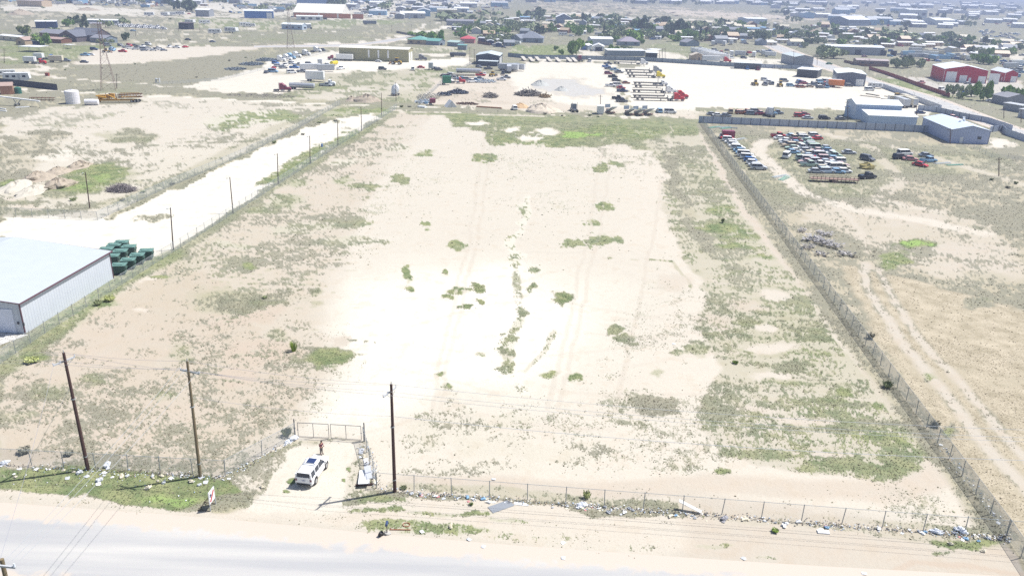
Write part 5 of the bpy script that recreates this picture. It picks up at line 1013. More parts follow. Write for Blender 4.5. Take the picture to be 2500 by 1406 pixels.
for i, (x, y) in enumerate(((1765,312),(1772,314),(1780,313),(1744,312),(1806,341),(2250,395),(2300,400),(2330,404),(1905,432),(1915,437))):
    m_ = MB()
    for k in range(5): m_.tube((-3,-.6+.3*k,.15+.1*(k%2)), (3,-.5+.3*k+random.uniform(-.3,.3),.15+.12*(k%3)), .07, n=5)
    struct(m_.build('scrap_tubing', mat('tubing_%d' % (i%2), [(.5,.55,.58),(.2,.4,.33)][i%2], .5), None, G(x, y), rad(RY.uniform(-30,60))), 'stuff')
m_ = MB(); m_.blob((0,0,.4), (2.2,1.4,1.4), 0, 10, 6, .3); m_.tube((1.5,0,.2), (3,.5,.8), .1, n=5); tag(m_.build('dry_heap', mat('straw', (.33,.28,.12), .9), None, G(2115,412)), 'ochre dry brush heap at the edge of the scrap cars', 'heap')

# ------------------------------------------------------------------ lorries and trailers
def make_semi(col, sleeper=True):
    r = bare('semi_truck'); pm = paint(col); m_ = MB()
    m_.box((-.2,0,.85), (7.4,.9,.25)); m_.build('chassis', paint('darkgray'), r)
    m_ = MB(); m_.loft([[(x,-w_,z0),(x,w_,z0),(x,w_,z1-.15),(x,w_*.9,z1),(x,-w_*.9,z1),(x,-w_,z1-.15)] for x, w_, z0, z1 in ((1.9,1.0,.75,2.0),(3.2,.85,.7,1.9),(3.75,.8,.6,1.6))]); m_.build('hood', pm, r)
    m_ = MB(); m_.loft([[(x,-w_,.8),(x,w_,.8),(x,w_,z-.2),(x,w_*.85,z),(x,-w_*.85,z),(x,-w_,z-.2)] for x, w_, z in ((.6,1.15,2.9),(1.5,1.15,2.85),(1.95,1.1,2.05))]); cb = m_.build('cab', pm, r)
    m_ = MB(); m_.frustum((1.6,2.02,-.95,.95), 2.05, (1.45,1.6,-.9,.9), 2.75); m_.box((1.15,0,2.3), (.6,2.34,.55)); m_.build('window', GLASS, cb)
    if sleeper: m_ = MB(); m_.loft([[(x,-1.2,.8),(x,1.2,.8),(x,1.2,z-.2),(x,1.0,z),(x,-1.0,z),(x,-1.2,z-.2)] for x, z in ((-1.2,3.6),(.2,3.75),(.9,3.1))]); m_.build('sleeper', pm, r)
    for s_ in (-1, 1):
        m_ = MB(); m_.tube((-1.4,s_*1.05,1), (-1.4,s_*1.05,3.9), .09, n=6); m_.build('exhaust_stack', RIM, r)
        m_ = MB(); m_.tube((-.6,s_*1.05,.7), (.9,s_*1.05,.7), .32, n=10); m_.build('fuel_tank', RIM, r)
        for x in (2.95, -2.1, -3.3): wheel(r, x, s_*.98, .5, .35 if x > 0 else .6)
    return r
def make_flatbed():
    r = bare('flatbed_trailer'); m_ = MB(); m_.box((0,0,1.35), (14.6,2.5,.16)); m_.build('deck', mat('deck_grey', (.2,.19,.17), .8), r); m_ = MB(); m_.box((0,-.5,1.1), (14.2,.16,.36)); m_.box((0,.5,1.1), (14.2,.16,.36)); m_.build('beam', paint('darkgray'), r)
    m_ = MB(); m_.box((7.25,0,1.9), (.1,2.5,1.0)); m_.build('headboard', RIM, r); m_ = MB(); m_.box((4.2,0,.65), (.2,1.8,1.2)); m_.build('landing_gear', STEEL, r)
    for x in (-6.2, -4.0):
        for s_ in (-1, 1): wheel(r, x, s_*.98, .5, .5)
    return r
def make_boxtrailer(col='white', L=12.0, h=2.8, w_=2.5, nm='box_trailer'):
    def f():
        r = bare(nm); m_ = MB(); m_.box((0,0,1.1+h/2), (L,w_,h)); [m_.box((-L/2+L*(k+.5)/9,0,1.1+h/2), (.08,w_+.05,h-.1)) for k in range(9)]; m_.build('box', paint(col), r); m_ = MB(); m_.box((-L/2-.03,0,1.15+h/2), (.06,w_-.3,h-.3)); m_.build('door', paint('silver'), r)
        m_ = MB(); m_.box((0,0,.95), (L-.6,1.1,.25)); m_.build('chassis', paint('darkgray'), r)
        for x in (-L*.38, -L*.28):
            for s_ in (-1, 1): wheel(r, x, s_*.95, .48, .45)
        return r
    return f
def make_tanktrailer(col='silver', L=11.5):
    def f():
        r = bare('tank_trailer'); m_ = MB(); m_.loft([[(x, math.cos(a*math.pi/8)*q*1.1, 1.9+math.sin(a*math.pi/8)*q) for a in range(16)] for q, x in ((.4,-L/2),(1.05,-L/2+.3),(1.1,-L/4),(1.12,0),(1.1,L/4),(1.05,L/2-.3),(.4,L/2))]); m_.build('tank', mat('tank_'+col, COL[col], .3, .3), r)
        m_ = MB(); m_.box((0,0,.85), (L-1,1,.3)); m_.build('chassis', paint('darkgray'), r); m_ = MB(); m_.tube((0,0,2.9), (0,0,3.15), .4, n=10); m_.box((0,0,3.02), (L*.6,.4,.04)); m_.build('hatch', STEEL, r)
        for x in (-L*.4, -L*.3):
            for s_ in (-1, 1): wheel(r, x, s_*.95, .48, .45)
        return r
    return f
def make_camper():
    r = bare('camper_trailer'); m_ = MB(); m_.prism([(-3.6,.6),(3.2,.6),(3.7,1.2),(3.4,2.9),(-3.5,2.9),(-3.7,1.4)], -1.2, 1.2); b_ = m_.build('body', mat('camper_white', (.7,.71,.72), .4, 0, .05), r)
    m_ = MB(); [m_.box((x,-1.21,1.9), (.9,.04,.6)) for x in (-2.4,-.6,2.2)]; m_.build('window', GLASS, r); m_ = MB(); m_.box((.8,-1.22,1.6), (.65,.05,1.8)); m_.box((.8,-1.26,1.6), (.08,.04,.2)); m_.build('door', paint('silver'), r)
    for y in (-1.05, 1.05): wheel(r, -.4, y, .36, .25)
    m_ = MB(); m_.tube((3.5,0,.6), (4.7,0,.55), .07, n=6); m_.build('drawbar', STEEL, r); return r
def semi(col, x, y, d, w_, sl=True): return place(('semi', col, sl), lambda: make_semi(col, sl), G(x, y), rad(d), '%s semi truck %s' % (cn(col), w_), 'lorry')
def flat(x, y, d, w_): return place('flat', make_flatbed, G(x, y), rad(d), 'grey flatbed trailer '+w_, 'trailer', 'flatbed trailers in the lorry yard')
def boxt(col, L, x, y, d, w_, h=2.8, nm='box_trailer', kind='box trailer'): return place(('box', col, L, h, nm), make_boxtrailer(col, L, h, 2.5, nm), G(x, y), rad(d), '%s %s %s' % (cn(col), kind, w_), 'trailer')
def tankt(col, x, y, d, w_, L=11.5): return place(('tank', col, L), make_tanktrailer(col, L), G(x, y), rad(d), '%s tank trailer %s' % (cn(col), w_), 'trailer')
def camper(x, y, d, w_, s_=1.0): return place('camper', make_camper, G(x, y), rad(d), 'white camper trailer '+w_, 'camper', None, (s_, s_, s_))
ly = 'in the lorry yard'
for x, y, w_ in ((1590,246,'behind the nearest red lorry'),(1583,240,'just behind the nearest pair'),(1580,227,'behind the white lorry with a grey sleeper'),(1583,215,'in the lone middle row'),(1580,208,'behind the small white cab'),(1565,190,'behind the yellow lorry'),(1560,183,'between the yellow and grey lorries'),(1555,176,'behind the grey lorry'),(1525,157,'behind the rearmost white lorry')): flat(x, y, 0, w_)
semi('red',1650,247,0,'at the near end of the flatbed rows'); semi('red',1660,241,0,'half hidden behind its red twin'); semi('white',1632,228,0,'with tall sleeper behind the red pair'); semi('white',1612,210,0,'with low cab in the middle rows',False); semi('yellow',1607,191,0,'in the flatbed rows'); semi('gray',1600,177,0,'in the flatbed rows'); semi('white',1568,158,0,'at the rear of the flatbed rows')
for i, (k, c, x, y, d) in enumerate((('pickup','darkgray',1484,158,0),('pickup','blue',1480,165,0),('pickup','slate',1486,170,0),('pickup','lightblue',1500,173,0),('pickup','gray',1511,179,0),('suv','maroon',1485,182,0),('pickup','black',1496,190,0),('suv','darkgray',1504,199,0),('sedan','rust',1528,205,0),('pickup','white',1490,212,0),('van','white',1508,211,10),('sedan','red',1516,217,0),('pickup','navy',1519,225,0),('pickup','black',1508,243,0),('pickup','darkgray',1518,250,0))): car(k, c, x, y, d, 'behind the flatbed rows, '+(rowN[i] if i < 14 else 'nearest')+' from the rear', 'pickups parked behind the flatbed rows', far=y < 200)
for i, (x, y) in enumerate(((1279,149),(1297,151),(1313,150),(1340,151),(1362,152),(1389,152),(1402,152))):
    place('ramp', lambda: (lambda r: (MB.build((lambda m_: (m_.box((0,0,1.5), (7,2.4,.25), 0, 0, Matrix.Rotation(-.28,4,'Y')), m_)[1])(MB()), 'deck', mat('deck_pale', (.5,.47,.42), .8), r), MB.build((lambda m_: (m_.box((1.2,0,.7), (3,1.6,1.2)), m_.tube((0,-1,.5), (0,1,.5), .5, n=8), m_)[2])(MB()), 'undercarriage', paint('darkgray'), r), r)[2])(bare('dump_trailer')), G(x, y), rad(110), 'tilted pale trailer along the slate wall, %s from the meadow end' % rowN[i], 'trailer', 'tilted trailers along the slate wall')
semi('maroon',1415,150,100,'against the slate wall by the white van'); car('van','white',1439,152,95,'parked against the slate wall'); tankt('silver',1144,181,0,'at the top of the salvage heaps',14); boxt('cream',12,1132,190,0,'low and flat below the silver tank',1.0)
boxt('green',4.2,1090,208,15,'with a rounded front in the salvage heaps',3.2,'box_container','box container'); semi('red',1118,204,0,'half dismantled in the salvage heaps',False); car('pickup','red',1173,186,0,'among the salvage heaps'); boxt('maroon',2.4,1056,257,10,'small and square near the boards pile',1.6,'skip','skip')
for i, (k, c, x, y, d, w_) in enumerate((('pickup','lightblue',1160,199,0,'among the salvage heaps'),('sedan','slate',1172,194,0,'among the salvage heaps'),('suv','gray',1140,197,10,'stripped, among the salvage heaps'),('pickup','white',1200,157,5,'before the dark slate shop'),('suv','white',1256,268,100,'facing the fence on the near edge of the lorry yard'),('van','white',1636,277,0,'low beside the bush on the yard edge'),('suv','lightblue',1609,275,95,'on the near edge of the lorry yard'),('van','tan',1783,277,80,'on the gravel behind the sheet wall'),('sedan','gray',1738,282,0,'behind the left end of the sheet wall'),('sedan','white',1752,284,0,'behind the left end of the sheet wall'),('sedan','slate',1772,285,0,'just behind the sheet wall'),('suv','rust',1808,279,10,'in the huddle behind the sheet wall'),('pickup','rust',1822,277,10,'in the huddle behind the sheet wall'),('suv','slate',1835,281,0,'in the huddle behind the sheet wall'),('pickup','maroon',1853,281,20,'in the huddle behind the sheet wall'),('suv','silver',1845,275,0,'in the huddle behind the sheet wall'),('suv','lightblue',1883,280,0,'with a pale bonnet behind the sheet wall'),('pickup','slate',1896,279,0,'behind the sheet wall'),('suv','red',1952,286,0,'among three cars behind the sheet wall'),('sedan','silver',1972,291,0,'among three cars behind the sheet wall'),('sedan','maroon',1964,282,0,'among three cars behind the sheet wall'),('suv','black',2012,292,0,'behind the sheet wall'),('sedan','darkgray',2052,293,10,'beside the small pale box shed'),('sedan','red',2224,287,0,'at the right end of the white workshop'),('sedan','navy',2246,278,10,'by the street corner wall'),('pickup','pink',2322,291,0,'inside the street corner wall'),('van','white',2122,222,0,'inside the lorry yard by the street wall'),('suv','darkgray',2072,212,0,'before the slate shop door'),('sedan','silver',1895,168,0,'by the grey wall of the lorry yard'),('pickup','blue',1824,170,80,'before the dark low shed'),('pickup','maroon',1850,172,80,'before the dark low shed'),('sedan','white',2418,249,-10,'on the verge beside the grey slatted house'),('pickup','pink',2249,205,30,'inside the red wall'),('suv','blue',2360,228,20,'inside the red wall by the trees'),('van','white',2338,224,20,'inside the red wall by the trees'),('van','white',2298,222,40,'inside the red wall'),('sedan','gray',2362,206,0,'before the bay doors of the red warehouse'),('sedan','green',2024,158,0,'driving on the street'),('van','white',1008,172,95,'parked alone on the grass edge of the gravel yard'),('sedan','red',1028,167,0,'beside the white van on the gravel yard'),('pickup','red',300,128,-5,'parked alone on the sandy field'),('pickup','lightblue',208,137,0,'parked on the sandy field edge'),('sedan','white',222,136,0,'parked on the sandy field edge'),('suv','navy',230,123,0,'beside the junk yard lorry'),('sedan','darkgray',206,154,0,'tiny wreck on the sandy field'),('pickup','white',431,118,0,'parked near the end of the car row'),('sedan','red',453,117,60,'last of the car row on the sandy field'),('sedan','lightblue',325,77,0,'below the long car rows'),('sedan','white',402,73,0,'alone right of the long car rows'),('sedan','slate',519,104,0,'alone in the brush by the dirt road'),('sedan','black',459,99,0,'tiny wreck on the grass'),('pickup','gray',728,161,15,'small on the gravel yard'),('suv','slate',755,159,10,'before the box trailers'),('pickup','white',696,162,80,'small on the gravel yard'),('suv','darkgray',934,171,0,'wreck on the grass before the beige workshop'),('pickup','silver',797,211,0,'beside the large white caravan'),('sedan','maroon',2110,140,0,'before the long grey warehouse'))): car(k, c, x, y, d, w_)
for i, x in enumerate((309,318,330,338,347,352,360,366,374,384,392,400)): car(['pickup','suv','sedan'][i % 3], ['gray','white','silver','darkgray','white','slate'][i % 6], x, 121+(i % 3)*2-(0 if i > 4 else 3), 30, 'in the row on the sandy field', 'cars in the row on the sandy field')
for i in range(44):
    r_ = i//22; u = (i % 22)/21; car('sedan' if i % 3 else 'van', 'white', 274+u*112+r_*18, 62+u*5.5+r_*4.5, -50, 'in the packed %s row by the long shed' % ['rear', 'front'][r_], 'white vehicles in two packed rows')
# trucks round the beige workshop
for i, (c, x, y) in enumerate((('white',772,128),('white',745,136),('white',722,141),('lightblue',708,145),('white',699,148),('white',684,151))): semi(c, x, y, -15, 'in the staggered line by the brush field, %s from the street' % rowN[i])
car('pickup','darkgray',787,125,-20,'at the head of the staggered lorry line')
boxt('white',10,842,149,0,'parked at the left end of the beige workshop'); semi('darkgray',1028,148,0,'parked behind the beige workshop'); semi('maroon',815,147,170,'low beside the white box trailer',False); tankt('darkgray',1118,140,-4,'standing alone on the grass by the road',11)
boxt('white',11,758,174,20,'in front of the beige workshop, its plain side to the workshop'); boxt('silver',9,796,176,20,'in front of the beige workshop, next to the yellow tank'); tankt('yellow',816,162,70,'small, behind the grey box trailers',6); boxt('white',3,1052,171,90,'upright and short on the gravel edge',3.0,'box_container','box container')
boxt('white',3,782,160,95,'small, between the box trailers',2.4,'box_container','box container'); car('pickup','white',832,170,60,'crane pickup beside the box trailers')
boxt('white',9,770,199,-3,'tall and windowed above the tank trailer',3.8,'caravan','caravan'); tankt('silver',738,219,-4,'beside the purple lorry',12); semi('maroon',690,224,10,'purple, standing by the silver tank trailer'); semi('white',800,210,0,'small, behind the silver tank trailer',False)
boxt('slate',14,903,61,0,'alone on the field right of the orange brick warehouse',3); boxt('slate',5,1217,92,0,'white fronted, at the bend of the dirt road',3,'box_container','box container')
# yellow loader / grader
def make_loader():
    r = bare('wheel_loader'); Y = paint('yellow_dark') if 0 else mat('plant_yellow', (.5,.32,.03), .5, 0, .1)
    m_ = MB(); m_.box((-.8,0,1.3), (3.4,1.5,.9), taper=.85); m_.box((1.2,0,1.1), (1.6,1.0,.5)); m_.build('body', Y, r); m_ = MB(); m_.box((-.2,0,2.3), (1.5,1.4,1.3), taper=.88); m_.build('cab', GLASS, r); m_ = MB(); m_.box((-.2,0,3.0), (1.7,1.6,.1)); m_.build('roof', Y, r)
    m_ = MB(); m_.tube((1.2,-.6,1.2), (3.2,-.6,.8), .13, n=6); m_.tube((1.2,.6,1.2), (3.2,.6,.8), .13, n=6); m_.build('arm', Y, r); m_ = MB(); m_.prism([(3.1,.2),(4.1,.15),(3.3,.4),(3.25,1.2),(3.05,1.2)], -1.3, 1.3); m_.build('bucket', RU, r)
    for x in (-1.7, 1.5):
        for y in (-1, 1): wheel(r, x, y, .75, .5)
    return r
def loader(x, y, d, w_, s_=1): return place('loader', make_loader, G(x, y), rad(d), 'yellow wheel loader '+w_, 'loader', None, (s_, s_, s_))
loader(968,158,170,'working in front of the beige workshop', 1.25); loader(1904,212,80,'among the machines before the slate shop'); loader(2188,247,20,'behind the flat boards by the street wall', 1.2); loader(1843,209,90,'standing alone in the lorry yard'); loader(2425,204,40,'between the two red barns'); loader(1203,187,60,'in the salvage heaps', .9); loader(260,129,10,'in the junk row behind the lattice tower', .9)
# huddle before the slate shop
for i, (k, c, x, y, d) in enumerate((('pickup','gray',1867,209,90),('suv','slate',1883,207,90),('suv','lightblue',1930,212,0),('pickup','maroon',1952,213,30),('suv','maroon',1962,206,20),('suv','rust',1956,215,10),('pickup','slate',1984,210,0),('sedan','tan',1976,214,0),('suv','darkgray',1990,207,10),('pickup','lightblue',2018,215,80),('suv','darkgray',2002,216,10))): car(k, c, x, y, d, 'in the huddle before the slate shop', 'vehicles huddled before the slate shop')
boxt('orange',8,2040,214,-20,'in the huddle before the slate shop'); boxt('white',8,2034,212,-20,'next to the orange one before the slate shop'); camper(2136,216,-30,'inside the street wall'); semi('white',1878,284,90,'tall behind the sheet wall')
for i, (x0,y0,x1,y1) in enumerate(((2115,230,2145,235),(2100,234,2150,240),(2150,243,2190,246),(2165,249,2225,252),(2200,246,2230,250),(2160,236,2190,240))): bar(x0,y0,x1,y1,1.2,.3,mat('timber_pale', (.55,.5,.42), .9) if i % 2 else mat('timber_dark', (.2,.19,.17), .9),'timber_beam','long %s timber lying in the lorry yard, %s from the camper' % (['dark','pale'][i % 2], rowN[i]),'timber')
# vehicles on the near edge
semi('slate',1401,272,95,'facing the fence at the near yard edge',False)
m_ = MB(); m_.box((0,0,1.9), (4.6,2.6,2.6)); m_.box((0,0,.4), (4.2,2.2,.5)); m_.box((0,0,3.25), (4.8,2.8,.12)); tag(m_.build('white_crate', mat('camper_white', (.7,.71,.72)), None, G(1465,278), rad(88)), 'white flat roofed box on blocks by the thin yard edge pole', 'container')
def make_bed():
    r = bare('truck_bed'); m_ = MB(); m_.box((0,0,1.6), (6.2,2.3,.25), 0, 0, Matrix.Rotation(-.45,4,'Y')); m_.box((-2.7,0,2.6), (.3,2.3,1.4)); m_.build('deck', mat('deck_blue', (.35,.4,.45), .7), r); m_ = MB(); m_.box((-2,0,.8), (.3,2,1.6)); m_.tube((1.5,-1,.5), (1.5,1,.5), .4, n=8); m_.build('stand', RU, r); return r
for i, (x, y) in enumerate(((1491,277),(1537,281),(1560,282),(1582,281))): place('bed', make_bed, G(x, y), rad(-65), 'detached truck bed propped up on the yard edge, %s from the thin pole' % rowN[i], 'truck bed', 'detached truck beds along the yard edge')
# junk corner left: lorry, boxes
boxt('white',6,74,155,0,'at the left of the junk cluster',2.4); semi('red',96,157,0,'in the junk cluster on the left field',False); boxt('white',5,96,146,0,'behind the red lorry in the junk cluster',2.4,'box_container','box container'); semi('blue',122,146,0,'in the junk cluster on the left field',False); boxt('cream',7,138,153,10,'at the right of the junk cluster',2.6); car('pickup','slate',160,151,20,'at the tail of the junk cluster')
camper(44,201,18,'above the dark grey wall', 1.45)
for i, (x, y, s_) in enumerate(((365,40,1.4),(404,40,1.4),(418,39,1.4),(440,38,1.4),(465,59,1.4),(500,60,1.4),(525,84,1.4),(566,81,1.6),(598,66,1.4),(612,67,1.2),(1462,88,1.1),(1415,88,1.1),(1374,88,1.1),(1260,110,1.0),(18,186,1.0))): camper(x, y, [10,-20,30][i % 3], ['on the far left rise', 'in the homes behind the meadow', 'beside the dirt track'][0 if y < 70 and x < 700 else 1 if x > 1000 else 2], s_)
# white lorries behind the tan shed
for i in range(7): boxt('white',12,1705+i*9,131+i*2.6,-22,'in the stack of white trailers behind the tan shed',3)
boxt('white',12,1735,152,0,'hitched to the red cab behind the lorry yard wall',3); semi('red',1771,153,0,'with a white trailer behind the lorry yard wall')
for i, (x, y) in enumerate(((1785,138),(1806,138),(1840,140),(1862,136),(1880,140),(1785,110),(1740,112),(1755,110),(1768,112))): boxt(['white','silver'][i % 2],8,x,y,[80,-20,70][i % 3],'in the pipe yard beyond the lorry yard',2.8)
for i in range(40): u = RY.random(); v = RY.random(); car(['pickup','sedan','suv'][i % 3], RY.choice(['white','white','silver','lightblue','gray']), 2392+u*108, 72+u*14+v*16, RY.choice([0,30,90]), 'in the crowded far vehicle lot', 'vehicles in the crowded far lot')

# ------------------------------------------------------------------ heaps
def heap(name, x, y, rx, h, mt, label, ry=None, n_=1, rough=.2, dbl=None, seg=(26, 8), rz=0, w0=None):
    c = G(x, y); w0 = w0 or (G(x+rx, y)-G(x-rx, y)).length/2; ry = ry or w0*.55; m_ = MB(); V = []; n, k = seg
    for i in range(k+1):
        q = 1-i/k
        for j in range(n):
            a = 2*math.pi*j/n; nn = 1+rough*(vnoise(np.array([a*1.6+x]), np.array([q*4+y]), 5)[0]-.5)*2; V.append((math.cos(a)*w0*q*nn, math.sin(a)*ry*q*nn, h*(1-q**1.5)*(.8+.4*random.random()) if i else 0))
    m_.add(V, [(i*n+j, i*n+(j+1) % n, (i+1)*n+(j+1) % n, (i+1)*n+j) for i in range(k) for j in range(n)]+[tuple(k*n+j for j in range(n))]); o = m_.build(name, mt, None, c, rz); return tag(o, label, 'heap') if label else struct(o, 'stuff')
def ridge(name, x0, y0, x1, y1, w_, h, mt, label, rough=.25):
    a, b_ = G(x0, y0), G(x1, y1); d = b_-a; heap(name, (x0+x1)/2, (y0+y1)/2, 1, h, mt, label, w_, rough=rough, rz=math.atan2(d.y, d.x), w0=d.length/2)
DIRT = mat('heap_dirt', (.36,.31,.25), .95, 0, .35, 1.2); GRAVM = mat('heap_gravel', (.4,.41,.4), .95, 0, .15, 2); SANDM = mat('heap_sand', (.47,.44,.38), .95, 0, .15, 1); BRUSHM = mat('brush_twigs', (.26,.235,.235), .95, 0, .4, 4)
heap('rubble_heap',1322,272,48,2.9,mat('heap_rubble', (.52,.46,.38), .95, 0, .3, 1.5),'broad beige rubble heap on the near yard edge',7); heap('dirt_heap',895,247,36,2.6,DIRT,'grey brown dirt heap on the shop field',5); heap('dirt_heap',858,246,14,1.8,DIRT,'small dirt heap with dry brush',3)
heap('gravel_heap',1318,208,22,2.2,GRAVM,'pointed grey gravel heap in the lorry yard',6,rough=.08); heap('gravel_heap',1370,221,17,1.7,GRAVM,'smaller gravel heap in the lorry yard',4,rough=.1); heap('dirt_heap',1270,262,20,1.6,mat('heap_orange', (.5,.36,.22), .95),'orange sand heap beside the rubble',4)
ridge('sand_heap',2,476,74,438,3.0,1.3,SANDM,'long pale sand ridge at the photo edge in the left field'); ridge('sand_heap',42,484,122,452,3.0,1.3,SANDM,'second pale sand ridge nearer the green patch'); ridge('rubble_heap',58,447,128,428,3,1.9,DIRT,'broken grey rubble ridge behind the sand ridges'); ridge('rubble_heap',108,466,178,446,3,2.0,DIRT,'grey rubble heap before the green patch',.5); ridge('rubble_heap',114,432,168,412,2.4,1.5,DIRT,'grey rubble streak past the sand ridges'); ridge('rubble_heap',168,415,224,400,2.4,1.6,DIRT,'dark rubble scraps at the far end of the ridge',.5)
heap('spoil_heap',50,36,30,5,DIRT,'dark spoil heap on the far left plain',14); heap('spoil_heap',215,26,30,3,DIRT,'low spoil heap behind the long car rows',12)
for i, (x, y) in enumerate(((1302,27),(1353,30),(1413,32),(1447,29),(1485,18),(1512,22),(1547,22),(1538,34),(1532,39),(1602,42),(1643,33),(1652,40),(1310,18),(1340,12),(1400,10),(1580,12),(1450,12),(1360,36))): heap('soil_mound',x,y,6,1.5,mat('heap_dark', (.13,.11,.09), .95),'dark soil mound on the far plain',5)
def twigs(name, x, y, rx, ry, h, mt, label, n_=160, L=(1.0, 2.6), r=.05, kind='stuff'):
    c = G(x, y); w0 = (G(x+rx, y)-c).length; m_ = MB()
    for k in range(n_):
        a = random.random()*6.28; q = math.sqrt(random.random()); p = Vector((math.cos(a)*w0*q, math.sin(a)*ry*q, random.random()*h*(1-q*.8))); d = Vector((random.gauss(0,1), random.gauss(0,1), random.gauss(0,.35))).normalized()*random.uniform(*L); m_.tube(p-d/2+Vector((0,0,.1)), p+d/2+Vector((0,0,.1)), r, r*.6, 4, cap=False)
    o = m_.build(name, mt, None, c); return tag(o, label, 'heap') if kind != 'stuff' else struct(o, 'stuff')
STUMP = mat('stump_grey', (.28,.26,.24), .95, 0, .4, 2)
twigs('brush_heap',297,466,34,2.2,1.9,BRUSHM,'dark grey brush heap beside the thin brown pole',420,(1.0,2.4),.06,'thing'); twigs('branch_heap',1196,238,17,3,2.6,STUMP,'bleached branch heap left of the stump heap',140,(1.5,4),.14,'thing'); twigs('stump_heap',1290,233,32,4.5,3.2,STUMP,'big heap of grey stumps and roots',360,(1,3),.22,'thing'); twigs('log_heap',1330,238,12,2.5,1.8,mat('log_tan', (.33,.25,.15), .9),'tan log heap beside the stumps',90,(1,3),.2,'thing')
twigs('board_heap',1048,240,26,5,1.6,mat('boards', (.6,.57,.5), .8),'pale boards heap at the salvage fence',120,(3,7),.15,'thing'); twigs('tyre_heap',1118,228,26,3.5,2.2,mat('tyre_dark', (.12,.14,.18), .9),'dark tyre heap in the salvage yard',420,(.4,.8),.3,'thing'); twigs('tyre_heap',1082,233,20,2.5,1.5,mat('tyre_dark', (.09,.1,.13), .9),'smaller dark tyre heap by the boards',160,(.8,1.1),.33,'thing')
twigs('scrap_heap',1035,250,22,4,1.2,mat('scrap_mix', (.45,.5,.55), .5, 0, .6, 1),'pale scrap heap at the corner of the big lot',90,(1,3),.2,'thing'); twigs('scrap_heap',1140,255,26,2,1.0,mat('scrap_brown', (.2,.14,.11), .8, 0, .4, 1),'low brown scrap line beside the white tent',110,(.8,1.6),.2,'thing'); twigs('scrap_heap',1180,200,30,6,1.5,mat('scrap_mix', (.45,.5,.55)),'mixed metal scrap below the silver tank trailer',120,(1,3),.2,'thing')
twigs('scrap_row',652,148,26,8,1.4,mat('scrap_grey', (.2,.24,.28), .7, 0, .5, .7),None,260,(1,2.4),.2); twigs('scrap_row',615,158,30,7,1.3,mat('scrap_grey', (.2,.24,.28)),None,240,(1,2.4),.2); twigs('scrap_row',575,170,26,6,1.0,mat('scrap_grey', (.2,.24,.28)),None,150,(1,2.2),.18); twigs('scrap_row',905,243,14,3,1.4,BRUSHM,None,60,(1,3),.08); twigs('scrap_row',640,235,90,5,.8,BRUSHM,None,200,(.6,2),.07)
t = thing('tent', 'small white tent at the edge of the big lot', 'tent', G(1100,261), rad(20)); m_ = MB(); m_.prism([(-2.2,0),(2.2,0),(0,2.7)], -2.2, 2.2); m_.build('canvas', mat('camper_white', (.7,.71,.72)), t); m_ = MB(); m_.tube((0,-2.3,0), (0,-2.3,2.8), .05, n=5); m_.build('pole', STEEL, t)
t = thing('mixer_tank', 'white drum mixer standing on the shop field', 'tank', G(965,234), rad(60)); m_ = MB(); m_.loft([[(z*.5, math.cos(a*math.pi/8)*q, 2.6+math.sin(a*math.pi/8)*q+z*.5) for a in range(16)] for q, z in ((.4,-3),(1.6,-1.8),(2.1,0),(1.6,1.8),(.6,3))]); m_.build('drum', WHITE, t); m_ = MB(); m_.box((0,0,.7), (4,2,.5)); m_.tube((-1,0,.9), (-1,0,2.4), .2, n=6); m_.tube((1,0,.9), (1,0,2.4), .2, n=6); m_.build('frame', paint('darkgray'), t); wheel(t, 1.2, -1, .5, .3); wheel(t, 1.2, 1, .5, .3)
bar(1022,262,1040,264,2,.5,WHITE,'panel_bundle','white panels stacked at the back corner of the big lot','panel'); bar(1163,262,1225,266,.5,.4,mat('pipe_orange', (.45,.25,.15), .8),'pipe','long orange brown pipe by the rubble heap','pipe')
m_ = MB(); m_.tube((0,0,0), (0,0,1), .35, n=10); m_.tube((.9,0,0), (.9,0,.9), .32, n=10); m_.box((.4,-.6,.5), (.6,.5,1)); tag(m_.build('drum_cluster', paint('lightblue'), None, G(1038,254)), 'light blue drums near the pale scrap heap', 'drum')
# ------------------------------------------------------------------ trees and shrubs
def leafm(n_, a, b_, sc=.9):
    if n_ in MATS: return MATS[n_]
    m = mat(n_, a, .9, 0, 0, sc, .1); mx = [x for x in m.node_tree.nodes if x.type == 'MIX'][0]; mx.inputs[6].default_value = a+(1,); mx.inputs[7].default_value = b_+(1,)
    no = [x for x in m.node_tree.nodes if x.type == 'TEX_NOISE'][0]; r = m.node_tree.nodes.new('ShaderNodeMapRange'); r.inputs[1].default_value = .38; r.inputs[2].default_value = .62
    m.node_tree.links.new(no.outputs[0], r.inputs[0]); m.node_tree.links.new(r.outputs[0], mx.inputs[0]); bs(m).inputs['Transmission Weight'].default_value = 0; return m
LEAF = dict(broadleaf=leafm('leaf_bright', (.18,.30,.07), (.30,.41,.13)), mesquite=leafm('leaf_olive', (.23,.28,.15), (.34,.38,.24)), evergreen=leafm('leaf_dark', (.10,.14,.08), (.19,.23,.14)), cypress=leafm('leaf_cypress', (.03,.05,.03), (.07,.1,.05)), willow=leafm('leaf_willow', (.15,.19,.07), (.24,.28,.12)))
